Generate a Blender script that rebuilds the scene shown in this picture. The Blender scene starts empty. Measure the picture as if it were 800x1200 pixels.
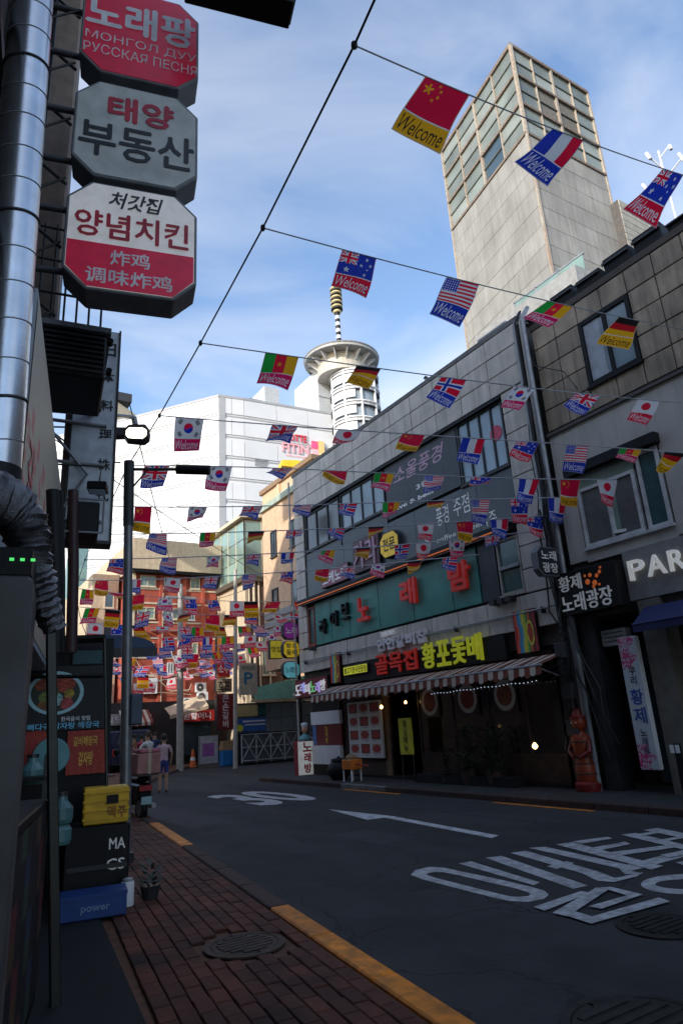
import bpy, math, random
import numpy as np
from mathutils import Vector, Matrix
random.seed(7)
SC = bpy.context.scene
COL = SC.collection

# ------------------------------------------------------------------ camera
PP = np.array([400., 600.]); VP3 = np.array([250., -1820.]); VP1 = np.array([-110., 880.])
FPX = math.sqrt(-np.dot(VP1 - PP, VP3 - PP)); CAMH = 1.6
_u = np.array([VP3[0] - PP[0], VP3[1] - PP[1], FPX]); _u /= np.linalg.norm(_u)
if _u[1] > 0: _u = -_u
_d = np.array([VP1[0] - PP[0], VP1[1] - PP[1], FPX]); _d /= np.linalg.norm(_d)
_d -= _u * np.dot(_d, _u); _d /= np.linalg.norm(_d)
_r = np.cross(_d, _u)
if _r[0] < 0: _r = -_r
RW = np.stack([_r, _d, _u])          # world = RW @ (x right, y down, z forward)
cam = bpy.data.cameras.new('camera'); camo = bpy.data.objects.new('camera', cam); COL.objects.link(camo)
cx, cy, cz = RW[:, 0], -RW[:, 1], -RW[:, 2]
camo.matrix_world = Matrix([[cx[i], cy[i], cz[i], (0, 0, CAMH)[i]] for i in range(3)] + [[0, 0, 0, 1]])
cam.sensor_fit = 'VERTICAL'; cam.sensor_height = 36; cam.lens = FPX / 1200 * 36
cam.clip_start = 0.05; cam.clip_end = 3000
SC.camera = camo

# ------------------------------------------------------------------ world, sun, exposure
SUN_AZ, SUN_EL = 248., 24.
SKY_STRENGTH = 0.15
w = bpy.data.worlds.new("World"); SC.world = w; w.use_nodes = True
nt = w.node_tree; nt.nodes.clear()
out = nt.nodes.new('ShaderNodeOutputWorld'); bg = nt.nodes.new('ShaderNodeBackground')
sky = nt.nodes.new('ShaderNodeTexSky'); sky.sky_type = 'NISHITA'; sky.sun_disc = False
sky.sun_elevation = math.radians(SUN_EL); sky.sun_rotation = math.radians(SUN_AZ)
sky.altitude = 50; sky.air_density = 1.0; sky.dust_density = 1.2; sky.ozone_density = 2.0
tc = nt.nodes.new('ShaderNodeTexCoord')
mp = nt.nodes.new('ShaderNodeMapping'); mp.inputs['Scale'].default_value = (1.0, 1.3, 2.6); mp.inputs['Rotation'].default_value = (0.25, -0.35, 0.5)
n1 = nt.nodes.new('ShaderNodeTexNoise'); n1.inputs['Scale'].default_value = 2.1; n1.inputs['Detail'].default_value = 7; n1.inputs['Roughness'].default_value = 0.52; n1.inputs['Distortion'].default_value = 0.5
rp = nt.nodes.new('ShaderNodeValToRGB'); rp.color_ramp.elements[0].position = 0.42; rp.color_ramp.elements[1].position = 0.74
rp.color_ramp.elements[0].color = (0, 0, 0, 1); rp.color_ramp.elements[1].color = (.72, .72, .72, 1)
sep = nt.nodes.new('ShaderNodeSeparateXYZ')
hz = nt.nodes.new('ShaderNodeMapRange'); hz.inputs['From Min'].default_value = 0.0; hz.inputs['From Max'].default_value = 0.85
hz.inputs['To Min'].default_value = 1.25; hz.inputs['To Max'].default_value = 0.55
ml = nt.nodes.new('ShaderNodeMath'); ml.operation = 'MULTIPLY'
mx = nt.nodes.new('ShaderNodeMixRGB'); mx.inputs['Color2'].default_value = (3.4, 3.45, 3.6, 1)
L = nt.links.new
L(tc.outputs['Generated'], mp.inputs['Vector']); L(mp.outputs['Vector'], n1.inputs['Vector']); L(n1.outputs['Fac'], rp.inputs['Fac'])
L(tc.outputs['Generated'], sep.inputs[0]); L(sep.outputs['Z'], hz.inputs['Value'])
L(rp.outputs['Color'], ml.inputs[0]); L(hz.outputs[0], ml.inputs[1]); L(ml.outputs[0], mx.inputs['Fac'])
hs = nt.nodes.new('ShaderNodeHueSaturation'); hs.inputs['Saturation'].default_value = 1.0
L(sky.outputs['Color'], hs.inputs['Color']); L(hs.outputs['Color'], mx.inputs['Color1']); L(mx.outputs['Color'], bg.inputs['Color'])
bg.inputs['Strength'].default_value = SKY_STRENGTH; L(bg.outputs[0], out.inputs[0])
sun = bpy.data.lights.new('sun', 'SUN'); sun.energy = 2.0; sun.angle = math.radians(0.6); sun.color = (1.0, .94, .86)
suno = bpy.data.objects.new('sun', sun); COL.objects.link(suno); suno.location = (-30, -20, 60)
_sa, _se = math.radians(SUN_AZ), math.radians(SUN_EL)
suno.rotation_euler = Vector((math.sin(_sa) * math.cos(_se), math.cos(_sa) * math.cos(_se), math.sin(_se))).to_track_quat('Z', 'Y').to_euler()
SC.view_settings.view_transform = 'Standard'; SC.view_settings.look = 'None'
SC.view_settings.exposure = 1.15; SC.view_settings.gamma = 1.0; SC.view_settings.use_curve_mapping = False
SC.cycles.max_bounces = 6; SC.cycles.diffuse_bounces = 4; SC.cycles.transparent_max_bounces = 12
SC.cycles.use_denoising = True

# ------------------------------------------------------------------ measuring helpers (photo pixel -> point on a real plane)
def ray(x, y):
    v = RW @ np.array([x - PP[0], y - PP[1], FPX]); return v / np.linalg.norm(v)
def onground(x, y, z=0.): v = ray(x, y); return v * ((z - CAMH) / v[2]) + [0, 0, CAMH]
def onX(x, y, X0): v = ray(x, y); return v * (X0 / v[0]) + [0, 0, CAMH]
def onY(x, y, Y0): v = ray(x, y); return v * (Y0 / v[1]) + [0, 0, CAMH]
def onD(x, y, D): v = ray(x, y); return v * (D / math.hypot(v[0], v[1])) + [0, 0, CAMH]

# ------------------------------------------------------------------ materials
MATS = {}
def M(name, col=(.5, .5, .5), rough=.6, metal=0., var=.18, scale=6., bump=.15, emit=0., ecol=None, streak=0., stain=None, spec=.5, trans=0.):
    if name in MATS: return MATS[name]
    m = bpy.data.materials.new(name); m.use_nodes = True; t = m.node_tree; b = t.nodes['Principled BSDF']
    b.inputs['Roughness'].default_value = rough; b.inputs['Metallic'].default_value = metal
    b.inputs['Specular IOR Level'].default_value = spec
    g = t.nodes.new('ShaderNodeNewGeometry'); n = t.nodes.new('ShaderNodeTexNoise'); n.inputs['Scale'].default_value = scale; n.inputs['Detail'].default_value = 6
    t.links.new(g.outputs['Position'], n.inputs['Vector'])
    r = t.nodes.new('ShaderNodeMapRange'); r.inputs['From Min'].default_value = .3; r.inputs['From Max'].default_value = .7
    r.inputs['To Min'].default_value = 1 - var; r.inputs['To Max'].default_value = 1 + var
    t.links.new(n.outputs['Fac'], r.inputs['Value'])
    mm = t.nodes.new('ShaderNodeVectorMath'); mm.operation = 'SCALE'; mm.inputs[0].default_value = col[:3]
    t.links.new(r.outputs[0], mm.inputs['Scale']); last = mm.outputs[0]
    oi = t.nodes.new('ShaderNodeObjectInfo'); r2 = t.nodes.new('ShaderNodeMapRange'); r2.inputs['To Min'].default_value = 1 - var * .5; r2.inputs['To Max'].default_value = 1 + var * .5
    t.links.new(oi.outputs['Random'], r2.inputs['Value']); m2 = t.nodes.new('ShaderNodeVectorMath'); m2.operation = 'SCALE'
    t.links.new(last, m2.inputs[0]); t.links.new(r2.outputs[0], m2.inputs['Scale']); last = m2.outputs[0]
    if streak:
        mp_ = t.nodes.new('ShaderNodeMapping'); mp_.inputs['Scale'].default_value = (5, 5, .45); t.links.new(g.outputs['Position'], mp_.inputs[0])
        n2 = t.nodes.new('ShaderNodeTexNoise'); n2.inputs['Scale'].default_value = 1.; n2.inputs['Detail'].default_value = 8; n2.inputs['Roughness'].default_value = .65
        t.links.new(mp_.outputs[0], n2.inputs['Vector'])
        r3 = t.nodes.new('ShaderNodeMapRange'); r3.inputs['From Min'].default_value = .46; r3.inputs['From Max'].default_value = .72; r3.inputs['To Max'].default_value = streak
        t.links.new(n2.outputs['Fac'], r3.inputs['Value'])
        x = t.nodes.new('ShaderNodeMixRGB'); x.inputs['Color2'].default_value = (*(stain or (.06, .045, .035)), 1)
        t.links.new(r3.outputs[0], x.inputs['Fac']); t.links.new(last, x.inputs['Color1']); last = x.outputs[0]
    t.links.new(last, b.inputs['Base Color'])
    if bump:
        n3 = t.nodes.new('ShaderNodeTexNoise'); n3.inputs['Scale'].default_value = scale * 9; n3.inputs['Detail'].default_value = 4; t.links.new(g.outputs['Position'], n3.inputs['Vector'])
        bp = t.nodes.new('ShaderNodeBump'); bp.inputs['Strength'].default_value = bump; bp.inputs['Distance'].default_value = .01
        t.links.new(n3.outputs['Fac'], bp.inputs['Height']); t.links.new(bp.outputs[0], b.inputs['Normal'])
    if emit:
        b.inputs['Emission Color'].default_value = (*(ecol or col), 1); b.inputs['Emission Strength'].default_value = emit
    if trans:
        b.inputs['Transmission Weight'].default_value = trans
    MATS[name] = m; return m
def MPRINT(name, rough=.6, trans=0., emit=0.):
    """flat print: colour comes from the printed pattern stored on the faces"""
    if name in MATS: return MATS[name]
    m = bpy.data.materials.new(name); m.use_nodes = True; t = m.node_tree; b = t.nodes['Principled BSDF']; b.inputs['Roughness'].default_value = rough
    a = t.nodes.new('ShaderNodeAttribute'); a.attribute_name = 'print'; t.links.new(a.outputs['Color'], b.inputs['Base Color'])
    if emit: t.links.new(a.outputs['Color'], b.inputs['Emission Color']); b.inputs['Emission Strength'].default_value = emit
    if trans:
        tr = t.nodes.new('ShaderNodeBsdfTranslucent'); t.links.new(a.outputs['Color'], tr.inputs['Color'])
        mx_ = t.nodes.new('ShaderNodeMixShader'); mx_.inputs[0].default_value = trans
        t.links.new(b.outputs[0], mx_.inputs[1]); t.links.new(tr.outputs[0], mx_.inputs[2]); t.links.new(mx_.outputs[0], t.nodes['Material Output'].inputs[0])
    MATS[name] = m; return m
def GLASS(name, col=(.05, .08, .1), rough=.06):
    if name in MATS: return MATS[name]
    return M(name, col, rough=rough, metal=0., var=.25, scale=.8, bump=.02, spec=1.0)

# ------------------------------------------------------------------ frames and mesh builder
class Fr:
    def __init__(s, o, ux, n, uz=(0, 0, 1)):
        s.o = np.array(o, float); s.ux = np.array(ux, float); s.n = np.array(n, float); s.uz = np.array(uz, float)
        s.ux /= np.linalg.norm(s.ux); s.n /= np.linalg.norm(s.n)
    def p(s, a, h, o=0.): return s.o + s.ux * a + s.uz * h + s.n * o
def frame_az(o, az, side=1):
    """frame whose text direction runs along azimuth az (degrees from +Y towards +X); it faces the reader"""
    z = math.radians(az); ux = (math.sin(z), math.cos(z), 0); n = (math.cos(z), -math.sin(z), 0)
    # reader sees ux pointing right: the outward normal is ux rotated clockwise (seen from above)
    return Fr(o, ux, n)
RF = frame_az((11.4, 0, 0), 180)              # street face of the right-hand row: a = -Y
def ra(y): return -y
KAZ = 8.7
LF = frame_az((-.6, 0, 0), KAZ)               # street face of the left-hand building

class MB:
    def __init__(s): s.v = []; s.f = []; s.m = []; s.mats = []
    def mi(s, m):
        if m is None: return 0
        if m not in s.mats: s.mats.append(m)
        return s.mats.index(m)
    def add(s, vs, fs, m=None):
        k = len(s.v); s.v.extend([tuple(map(float, q)) for q in vs]); i = s.mi(m)
        for f in fs: s.f.append(tuple(k + j for j in f)); s.m.append(i)
        return s
    def hexa(s, P, m=None):   # 8 points: bottom 4 ccw, top 4
        return s.add(P, [(3, 2, 1, 0), (4, 5, 6, 7), (0, 1, 5, 4), (1, 2, 6, 5), (2, 3, 7, 6), (3, 0, 4, 7)], m)
    def fb(s, F, a0, a1, h0, h1, o0, o1, m=None):
        if a0 > a1: a0, a1 = a1, a0
        return s.hexa([F.p(a0, h0, o1), F.p(a1, h0, o1), F.p(a1, h0, o0), F.p(a0, h0, o0), F.p(a0, h1, o1), F.p(a1, h1, o1), F.p(a1, h1, o0), F.p(a0, h1, o0)], m)
    def box(s, x0, x1, y0, y1, z0, z1, m=None):
        return s.hexa([(x0, y0, z0), (x1, y0, z0), (x1, y1, z0), (x0, y1, z0), (x0, y0, z1), (x1, y0, z1), (x1, y1, z1), (x0, y1, z1)], m)
    def prism(s, F, pts, o0, o1, m=None, mside=None):
        n = len(pts); A = [F.p(a, h, o1) for a, h in pts]; B = [F.p(a, h, o0) for a, h in pts]
        ar = sum(pts[i][0] * pts[(i + 1) % n][1] - pts[(i + 1) % n][0] * pts[i][1] for i in range(n))
        fw = tuple(range(n)) if ar > 0 else tuple(range(n - 1, -1, -1))
        s.add(A + B, [fw, tuple(n + j for j in reversed(fw))], m)
        k = len(s.v) - 2 * n; i2 = s.mi(mside or m)
        for i in range(n):
            j = (i + 1) % n; q = (k + j, k + i, k + n + i, k + n + j)
            s.f.append(q if ar > 0 else q[::-1]); s.m.append(i2)
        return s
    def tube(s, pts, r, n=8, m=None, cap=True):
        pts = [np.array(p, float) for p in pts]; rs = r if hasattr(r, '__len__') else [r] * len(pts)
        rings = []; prev = None
        for i, p in enumerate(pts):
            t = (pts[min(i + 1, len(pts) - 1)] - pts[max(i - 1, 0)]); t /= (np.linalg.norm(t) + 1e-9)
            if prev is None:
                u = np.cross(t, (0, 0, 1)); u = u if np.linalg.norm(u) > .05 else np.cross(t, (1, 0, 0))
            else: u = prev - t * np.dot(prev, t)
            u /= np.linalg.norm(u); prev = u; v = np.cross(t, u)
            rings.append([p + rs[i] * (math.cos(2 * math.pi * k / n) * u + math.sin(2 * math.pi * k / n) * v) for k in range(n)])
        vs = [q for rg in rings for q in rg]; fs = []
        for i in range(len(pts) - 1):
            for k in range(n):
                a, b = i * n + k, i * n + (k + 1) % n; fs.append((a, b, b + n, a + n))
        if cap: fs += [tuple(range(n))[::-1], tuple((len(pts) - 1) * n + k for k in range(n))]
        return s.add(vs, fs, m)
    def lathe(s, c, prof, n=20, m=None, F=None):
        """prof: (radius, height) from bottom to top, axis vertical through c (or along F.n when F is given)"""
        vs = []
        for r_, h_ in prof:
            for k in range(n):
                a = 2 * math.pi * k / n
                if F is None: vs.append((c[0] + r_ * math.cos(a), c[1] + r_ * math.sin(a), c[2] + h_))
                else: vs.append(np.array(c) + F.ux * r_ * math.cos(a) + F.uz * r_ * math.sin(a) + F.n * h_)
        fs = [(i * n + k, i * n + (k + 1) % n, (i + 1) * n + (k + 1) % n, (i + 1) * n + k) for i in range(len(prof) - 1) for k in range(n)]
        fs += [tuple(range(n))[::-1], tuple((len(prof) - 1) * n + k for k in range(n))]
        return s.add(vs, fs, m)
    def build(s, name, parent=None, mat=None, label=None, cat=None, group=None, kind=None, smooth=False, bevel=0., origin=None):
        V = np.array(s.v, float).reshape(-1, 3)
        if parent is not None: off = wloc(parent)
        elif origin is not None: off = np.array(origin, float)
        else: off = np.array([(V[:, 0].min() + V[:, 0].max()) / 2, (V[:, 1].min() + V[:, 1].max()) / 2, V[:, 2].min()])
        me = bpy.data.meshes.new(name); me.from_pydata((V - off).tolist(), [], s.f)
        for m in (s.mats or [mat]): me.materials.append(m)
        if len(s.mats) > 1: me.polygons.foreach_set('material_index', s.m)
        if smooth: me.polygons.foreach_set('use_smooth', [True] * len(me.polygons)); me.set_sharp_from_angle(angle=math.radians(38))
        o = link(name, me, parent)
        if parent is None: o.location = off
        if bevel:
            b = o.modifiers.new('edge', 'BEVEL'); b.width = bevel; b.segments = 1; b.limit_method = 'ANGLE'
        tag(o, label, cat, group, kind); return o
def wloc(o):
    l = np.array(o.location, float); p = o.parent
    while p is not None: l = l + np.array(p.location, float); p = p.parent
    return l
def link(name, data, parent=None):
    o = bpy.data.objects.new(name, data); COL.objects.link(o)
    if parent is not None: o.parent = parent
    return o
def tag(o, label=None, cat=None, group=None, kind=None):
    if label: o['label'] = label
    if cat: o['category'] = cat
    if group: o['group'] = group
    if kind: o['kind'] = kind
    return o
def thing(name, label, cat, base=(0, 0, 0), group=None, kind=None):
    o = link(name, None); o.location = base; o.empty_display_size = .2; return tag(o, label, cat, group, kind)
def copy_tree(o, loc=None, parent=None, rotz=None):
    c = o.copy(); COL.objects.link(c); c.parent = parent
    if loc is not None: c.location = loc
    if rotz is not None: c.rotation_euler = (0, 0, rotz)
    for ch in list(o.children): copy_tree(ch, None, c)
    return c
def place(name, mesh, parent, P, rot=None, scale=None):
    """a piece that shares its mesh: P in world coordinates (parents are never rotated here)"""
    o = link(name, mesh, parent); o.location = np.array(P, float) - (wloc(parent) if parent is not None else 0)
    if rot: o.rotation_euler = rot
    if scale: o.scale = scale
    return o

# ------------------------------------------------------------------ lettering
_TC = {}
def glyphs(s, bold=0., shear=0., res=2, space=1.):
    k = (s, bold, shear, res, space)
    if k in _TC: return _TC[k]
    c = bpy.data.curves.new('txt', 'FONT'); c.body = s; c.resolution_u = res; c.offset = bold; c.shear = shear; c.space_character = space
    o = bpy.data.objects.new('txt', c); COL.objects.link(o)
    me = bpy.data.meshes.new_from_object(o.evaluated_get(bpy.context.evaluated_depsgraph_get()))
    V = np.array([v.co[:2] for v in me.vertices]).reshape(-1, 2); Fc = [tuple(p.vertices) for p in me.polygons if p.normal.z > .5 and p.area > 1e-9] or [tuple(p.vertices) for p in me.polygons]
    bpy.data.objects.remove(o); bpy.data.curves.remove(c); bpy.data.meshes.remove(me)
    if len(V) == 0: V = np.zeros((1, 2)); Fc = []
    V = V - V.min(0); sz = V.max(0); sz[sz == 0] = 1
    _TC[k] = (V / sz, Fc, sz); return _TC[k]
def text_mb(mb, F, s, a0, a1, h0, h1, o=.004, depth=0., m=None, bold=.02, shear=0., keep=False, res=2):
    if bold > .021:      # heavy strokes: a few copies set side by side, each a hair above the other
        dx = (bold - .012) * min(abs(a1 - a0) / max(1, len(s)), abs(h1 - h0)) * 1.1
        for q, (sa, sh) in enumerate(((-1, 0), (1, 0), (0, -1), (0, 1), (0, 0))):
            text_mb(mb, F, s, a0 + dx + sa * dx, a1 - dx + sa * dx, h0 + dx + sh * dx, h1 - dx + sh * dx, o, depth + .00025 * q, m, .0, shear, keep, res)
        return mb
    V, Fc, sz = glyphs(s, bold, shear, res)
    if keep:
        sc = min((a1 - a0) / sz[0], (h1 - h0) / sz[1]); wq, hq = sz * sc; ca, ch = (a0 + a1) / 2, (h0 + h1) / 2
        a0, a1, h0, h1 = ca - wq / 2, ca + wq / 2, ch - hq / 2, ch + hq / 2
    P = [F.p(a0 + (a1 - a0) * u, h0 + (h1 - h0) * v, o + depth) for u, v in V]
    if depth:
        Q = [F.p(a0 + (a1 - a0) * u, h0 + (h1 - h0) * v, o) for u, v in V]; n = len(P); cnt = {}
        for f in Fc:
            for i in range(len(f)):
                e = (f[i], f[(i + 1) % len(f)]); cnt[e] = 1
        side = [(b, a, a + n, b + n) for (a, b) in cnt if (b, a) not in cnt]
        mb.add(P + Q, Fc + side, m)
    else: mb.add(P, Fc, m)
    return mb
def text(F, s, a0, a1, h0, h1, parent, mat, o=.004, depth=0., bold=.02, shear=0., keep=False, name='lettering', label=None, res=2):
    mb = MB(); text_mb(mb, F, s, a0, a1, h0, h1, o, depth, mat, bold, shear, keep, res); return mb.build(name, parent, mat, label)
def vtext(F, s, a0, a1, h0, h1, parent, mat, o=.004, depth=0., bold=.02, gap=.1):
    n = len(s); st = (h1 - h0) / n
    for i, ch in enumerate(s):
        mb = MB(); t = h1 - i * st; text_mb(mb, F, ch, a0, a1, t - st * (1 - gap), t, o, depth, mat, bold, keep=True); mb.build('letter', parent, mat)
def letters(F, s, a0, a1, h0, h1, parent, mat, o=.01, depth=.06, bold=.03, gap=.12, tilt=None, res=3):
    n = len(s); st = (a1 - a0) / n
    for i, ch in enumerate(s):
        dh = 0 if tilt is None else tilt * i
        mb = MB(); text_mb(mb, F, ch, a0 + i * st + st * gap / 2, a0 + (i + 1) * st - st * gap / 2, h0 + dh, h1 + dh, o, depth, mat, bold, keep=False, res=res); mb.build('letter', parent, mat)

def printgrid(name, parent, surf, nx, ny, colfn, mat, extra=None, thick=None, **kw):
    """surf(u,v)->xyz arrays, colfn(u,v)->rgb arrays at face centres; extra: list of (V(u,v list), faces, rgb, offsets) lettering laid on it"""
    u, v = np.meshgrid(np.linspace(0, 1, nx + 1), np.linspace(0, 1, ny + 1)); P = surf(u.ravel(), v.ravel())
    i, j = np.meshgrid(np.arange(nx), np.arange(ny)); k = (j * (nx + 1) + i).ravel()
    Fq = np.stack([k, k + nx + 1, k + nx + 2, k + 1], 1)
    uc, vc = (i.ravel() + .5) / nx, (j.ravel() + .5) / ny
    C = np.ones((nx * ny, 4)); C[:, :3] = colfn(uc, vc)
    verts = P.tolist(); faces = Fq.tolist(); cols = np.repeat(C, 4, 0).tolist()
    for (uv, fs, rgb, sides) in (extra or []):
        e = 1e-3; uu, vv = uv[:, 0], uv[:, 1]; p0 = surf(uu, vv); du = surf(uu + e, vv) - p0; dv = surf(uu, vv + e) - p0
        nn = np.cross(dv, du); nn /= np.linalg.norm(nn, axis=1)[:, None] + 1e-12
        for sd in sides:
            kk = len(verts); verts += (p0 + nn * sd).tolist()
            for f in fs:
                ff = tuple(kk + q for q in f); faces.append(ff if sd > 0 else ff[::-1]); cols += [(*rgb, 1)] * len(f)
    off = wloc(parent) if parent is not None else np.array(kw.pop('origin', (0, 0, 0)), float); kw.pop('origin', None)
    me = bpy.data.meshes.new(name); me.from_pydata((np.array(verts) - off).tolist(), [], faces)
    at = me.color_attributes.new('print', 'FLOAT_COLOR', 'CORNER'); at.data.foreach_set('color', np.array(cols, float).ravel())
    me.materials.append(mat); me.polygons.foreach_set('use_smooth', [True] * len(me.polygons))
    o = link(name, me, parent)
    if parent is None: o.location = off
    tag(o, kw.get('label'), kw.get('cat'), kw.get('group'), kw.get('kind')); return o
def panel_print(name, parent, F, a0, a1, h0, h1, o, nx, ny, colfn, mat, **kw):
    def surf(u, v): return np.array([F.p(a0 + (a1 - a0) * x, h1 - (h1 - h0) * y, o) for x, y in zip(np.ravel(u), np.ravel(v))])
    return printgrid(name, parent, surf, nx, ny, colfn, mat, **kw)

# ------------------------------------------------------------------ palette
m_asphalt = M('asphalt', (.024, .0245, .027), rough=.9, var=.3, scale=2.2, bump=.5)
m_white_paint = M('road_paint_white', (.56, .56, .57), rough=.6, var=.3, scale=14, bump=.5, streak=.75, stain=(.12, .12, .13))
m_yellow_paint = M('kerb_paint_yellow', (.72, .22, .008), rough=.6, var=.3, scale=9, bump=.4, streak=.55, stain=(.06, .035, .025))
m_kerb = M('kerb_granite_brown', (.05, .025, .018), rough=.8, var=.35, scale=9, bump=.5)
m_paver = M('paver_red', (.088, .024, .012), rough=.85, var=.65, scale=2.2, bump=.5)
m_paver_bed = M('paver_joint_sand', (.13, .055, .028), rough=.9, var=.3, scale=12)
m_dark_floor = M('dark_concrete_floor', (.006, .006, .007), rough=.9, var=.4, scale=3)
m_concrete = M('concrete_side', (.3, .29, .275), rough=.8, var=.2, scale=1.5, streak=.45)
m_tile_grey = M('facade_tile_grey', (.66, .615, .54), rough=.5, var=.16, scale=1.6, bump=.1, streak=.4, stain=(.16, .13, .1))
m_tile_brown = M('facade_tile_brown', (.37, .3, .22), rough=.6, var=.3, scale=1.6, bump=.2, streak=.75, stain=(.07, .05, .035))
m_joint = M('facade_joint_dark', (.1, .095, .09), rough=.9)
m_plaster = M('plaster_light', (.47, .455, .42), rough=.7, var=.1, scale=1.2, streak=.3, stain=(.15, .14, .12))
m_black = M('black_metal', (.009, .009, .010), rough=.5, var=.2, spec=.25)
m_dkgrey = M('dark_grey_metal', (.03, .031, .033), rough=.5, var=.25, scale=3)
m_grey = M('grey_metal', (.3, .31, .32), rough=.45, metal=.3, var=.2, scale=4)
m_white = M('white_plastic', (.72, .73, .74), rough=.45, var=.06)
m_alu = M('aluminium_duct', (.62, .64, .66), rough=.27, metal=1., var=.12, scale=5, bump=.06)
m_foil = M('aluminium_foil', (.2, .2, .21), rough=.35, metal=1., var=.2, scale=20, bump=.7)
m_teal = M('teal_panel', (.055, .3, .25), rough=.35, var=.2, scale=1.5, bump=.05)
m_sign_dark = M('dark_sign_panel', (.09, .1, .11), rough=.3, var=.2, scale=1.2, bump=.04)
m_red = M('red_sign_letter', (.62, .02, .02), rough=.4, emit=.03, ecol=(.9, .05, .02))
m_yel = M('yellow_sign_letter', (.75, .72, .02), rough=.4, emit=.05, ecol=(.85, .95, .05))
m_orange = M('orange_neon', (.8, .18, .03), rough=.4, emit=.15)
m_gl = GLASS('window_glass_dark'); m_glb = GLASS('window_glass_blue', (.26, .36, .42), .12)
m_glg = GLASS('window_glass_green', (.2, .3, .26), .2)
m_wood = M('dark_wood', (.05, .028, .018), rough=.6, var=.3)
m_print = MPRINT('printed_sheet', .55); m_cloth = MPRINT('printed_flag_cloth', .8, trans=.6); m_litprint = MPRINT('backlit_print', .4, emit=.25)
m_cable = M('cable_black', (.015, .015, .016), rough=.6)
m_string = M('flag_string', (.42, .44, .48), rough=.7)
m_lamp = M('lamp_glow', (1, .96, .85), emit=3.5, ecol=(1, .9, .66)); m_bulb = M('warm_bulb', (1, .6, .2), emit=4, ecol=(1, .55, .18))

# ------------------------------------------------------------------ ground, road, pavements
MB().add([(-400, -300, -.02), (500, -300, -.02), (500, 700, -.02), (-400, 700, -.02)], [(0, 1, 2, 3)]).build('ground', None, M('ground_grey', (.09, .09, .09), rough=.9, scale=.2), kind='structure')
def kx(y):      # street-side face of the left kerb
    if y < 13: return 2.22 + .142 * y
    return 2.22 + .142 * y + .012 * (y - 13) ** 2
mb = MB(); ys = list(np.linspace(-30, 60, 61)); L0 = [(kx(y), y, 0) for y in ys]; R0 = [((9.82 if y < 20 else 9.82 + .55 * (y - 20)), y, 0) for y in ys]
R0 = [(max(r[0], l[0] + 4) if r[1] < 20 else 22 + 0 * r[0], r[1], 0) for r, l in zip(R0, L0)]
mb.add(L0 + R0, [(i, 61 + i, 62 + i, i + 1) for i in range(60)]).build('road', None, m_asphalt, kind='structure')
road = [o for o in bpy.data.objects if o.name == 'road'][0]
def wear(mat, cracks=True):
    t = mat.node_tree; b = t.nodes['Principled BSDF']; src = b.inputs['Base Color'].links[0].from_socket; g = t.nodes.new('ShaderNodeNewGeometry')
    def noise(sc, sv, lo, hi, det=6):
        m_ = t.nodes.new('ShaderNodeMapping'); m_.inputs['Scale'].default_value = sv; t.links.new(g.outputs['Position'], m_.inputs[0]); n = t.nodes.new('ShaderNodeTexNoise'); n.inputs['Scale'].default_value = sc; n.inputs['Detail'].default_value = det
        t.links.new(m_.outputs[0], n.inputs['Vector']); r_ = t.nodes.new('ShaderNodeMapRange'); r_.inputs['From Min'].default_value = lo; r_.inputs['From Max'].default_value = hi; t.links.new(n.outputs['Fac'], r_.inputs['Value']); return r_.outputs[0]
    def mixc(fac, col, base):
        x = t.nodes.new('ShaderNodeMixRGB'); x.inputs['Color2'].default_value = (*col, 1); t.links.new(fac, x.inputs['Fac']); t.links.new(base, x.inputs['Color1']); return x.outputs[0]
    def sc_(v, k): m_ = t.nodes.new('ShaderNodeMath'); m_.operation = 'MULTIPLY'; m_.inputs[1].default_value = k; t.links.new(v, m_.inputs[0]); return m_.outputs[0]
    c = mixc(sc_(noise(1.0, (1.1, .16, 1), .42, .68), .55), (.052, .052, .055), src)        # tyre polish along the street
    c = mixc(sc_(noise(.9, (1, 1, 1), .56, .7), .7), (.01, .0105, .012), c)                  # oil and damp stains
    c = mixc(sc_(noise(90, (1, 1, 1), .6, .74, 2), .5), (.11, .11, .115), c)                 # pale aggregate
    if cracks:
        wv = t.nodes.new('ShaderNodeTexNoise'); wv.inputs['Scale'].default_value = 1.4; wv.inputs['Detail'].default_value = 5; t.links.new(g.outputs['Position'], wv.inputs['Vector'])
        av = t.nodes.new('ShaderNodeVectorMath'); av.operation = 'ADD'; t.links.new(g.outputs['Position'], av.inputs[0]); t.links.new(wv.outputs['Color'], av.inputs[1])
        vo = t.nodes.new('ShaderNodeTexVoronoi'); vo.feature = 'DISTANCE_TO_EDGE'; vo.inputs['Scale'].default_value = .55; t.links.new(av.outputs[0], vo.inputs['Vector'])
        r_ = t.nodes.new('ShaderNodeMapRange'); r_.inputs['From Min'].default_value = .004; r_.inputs['From Max'].default_value = .012; r_.inputs['To Min'].default_value = .75; r_.inputs['To Max'].default_value = 0; t.links.new(vo.outputs['Distance'], r_.inputs['Value'])
        c = mixc(r_.outputs[0], (.006, .006, .007), c)
    t.links.new(c, b.inputs['Base Color'])
wear(m_asphalt)
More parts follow.
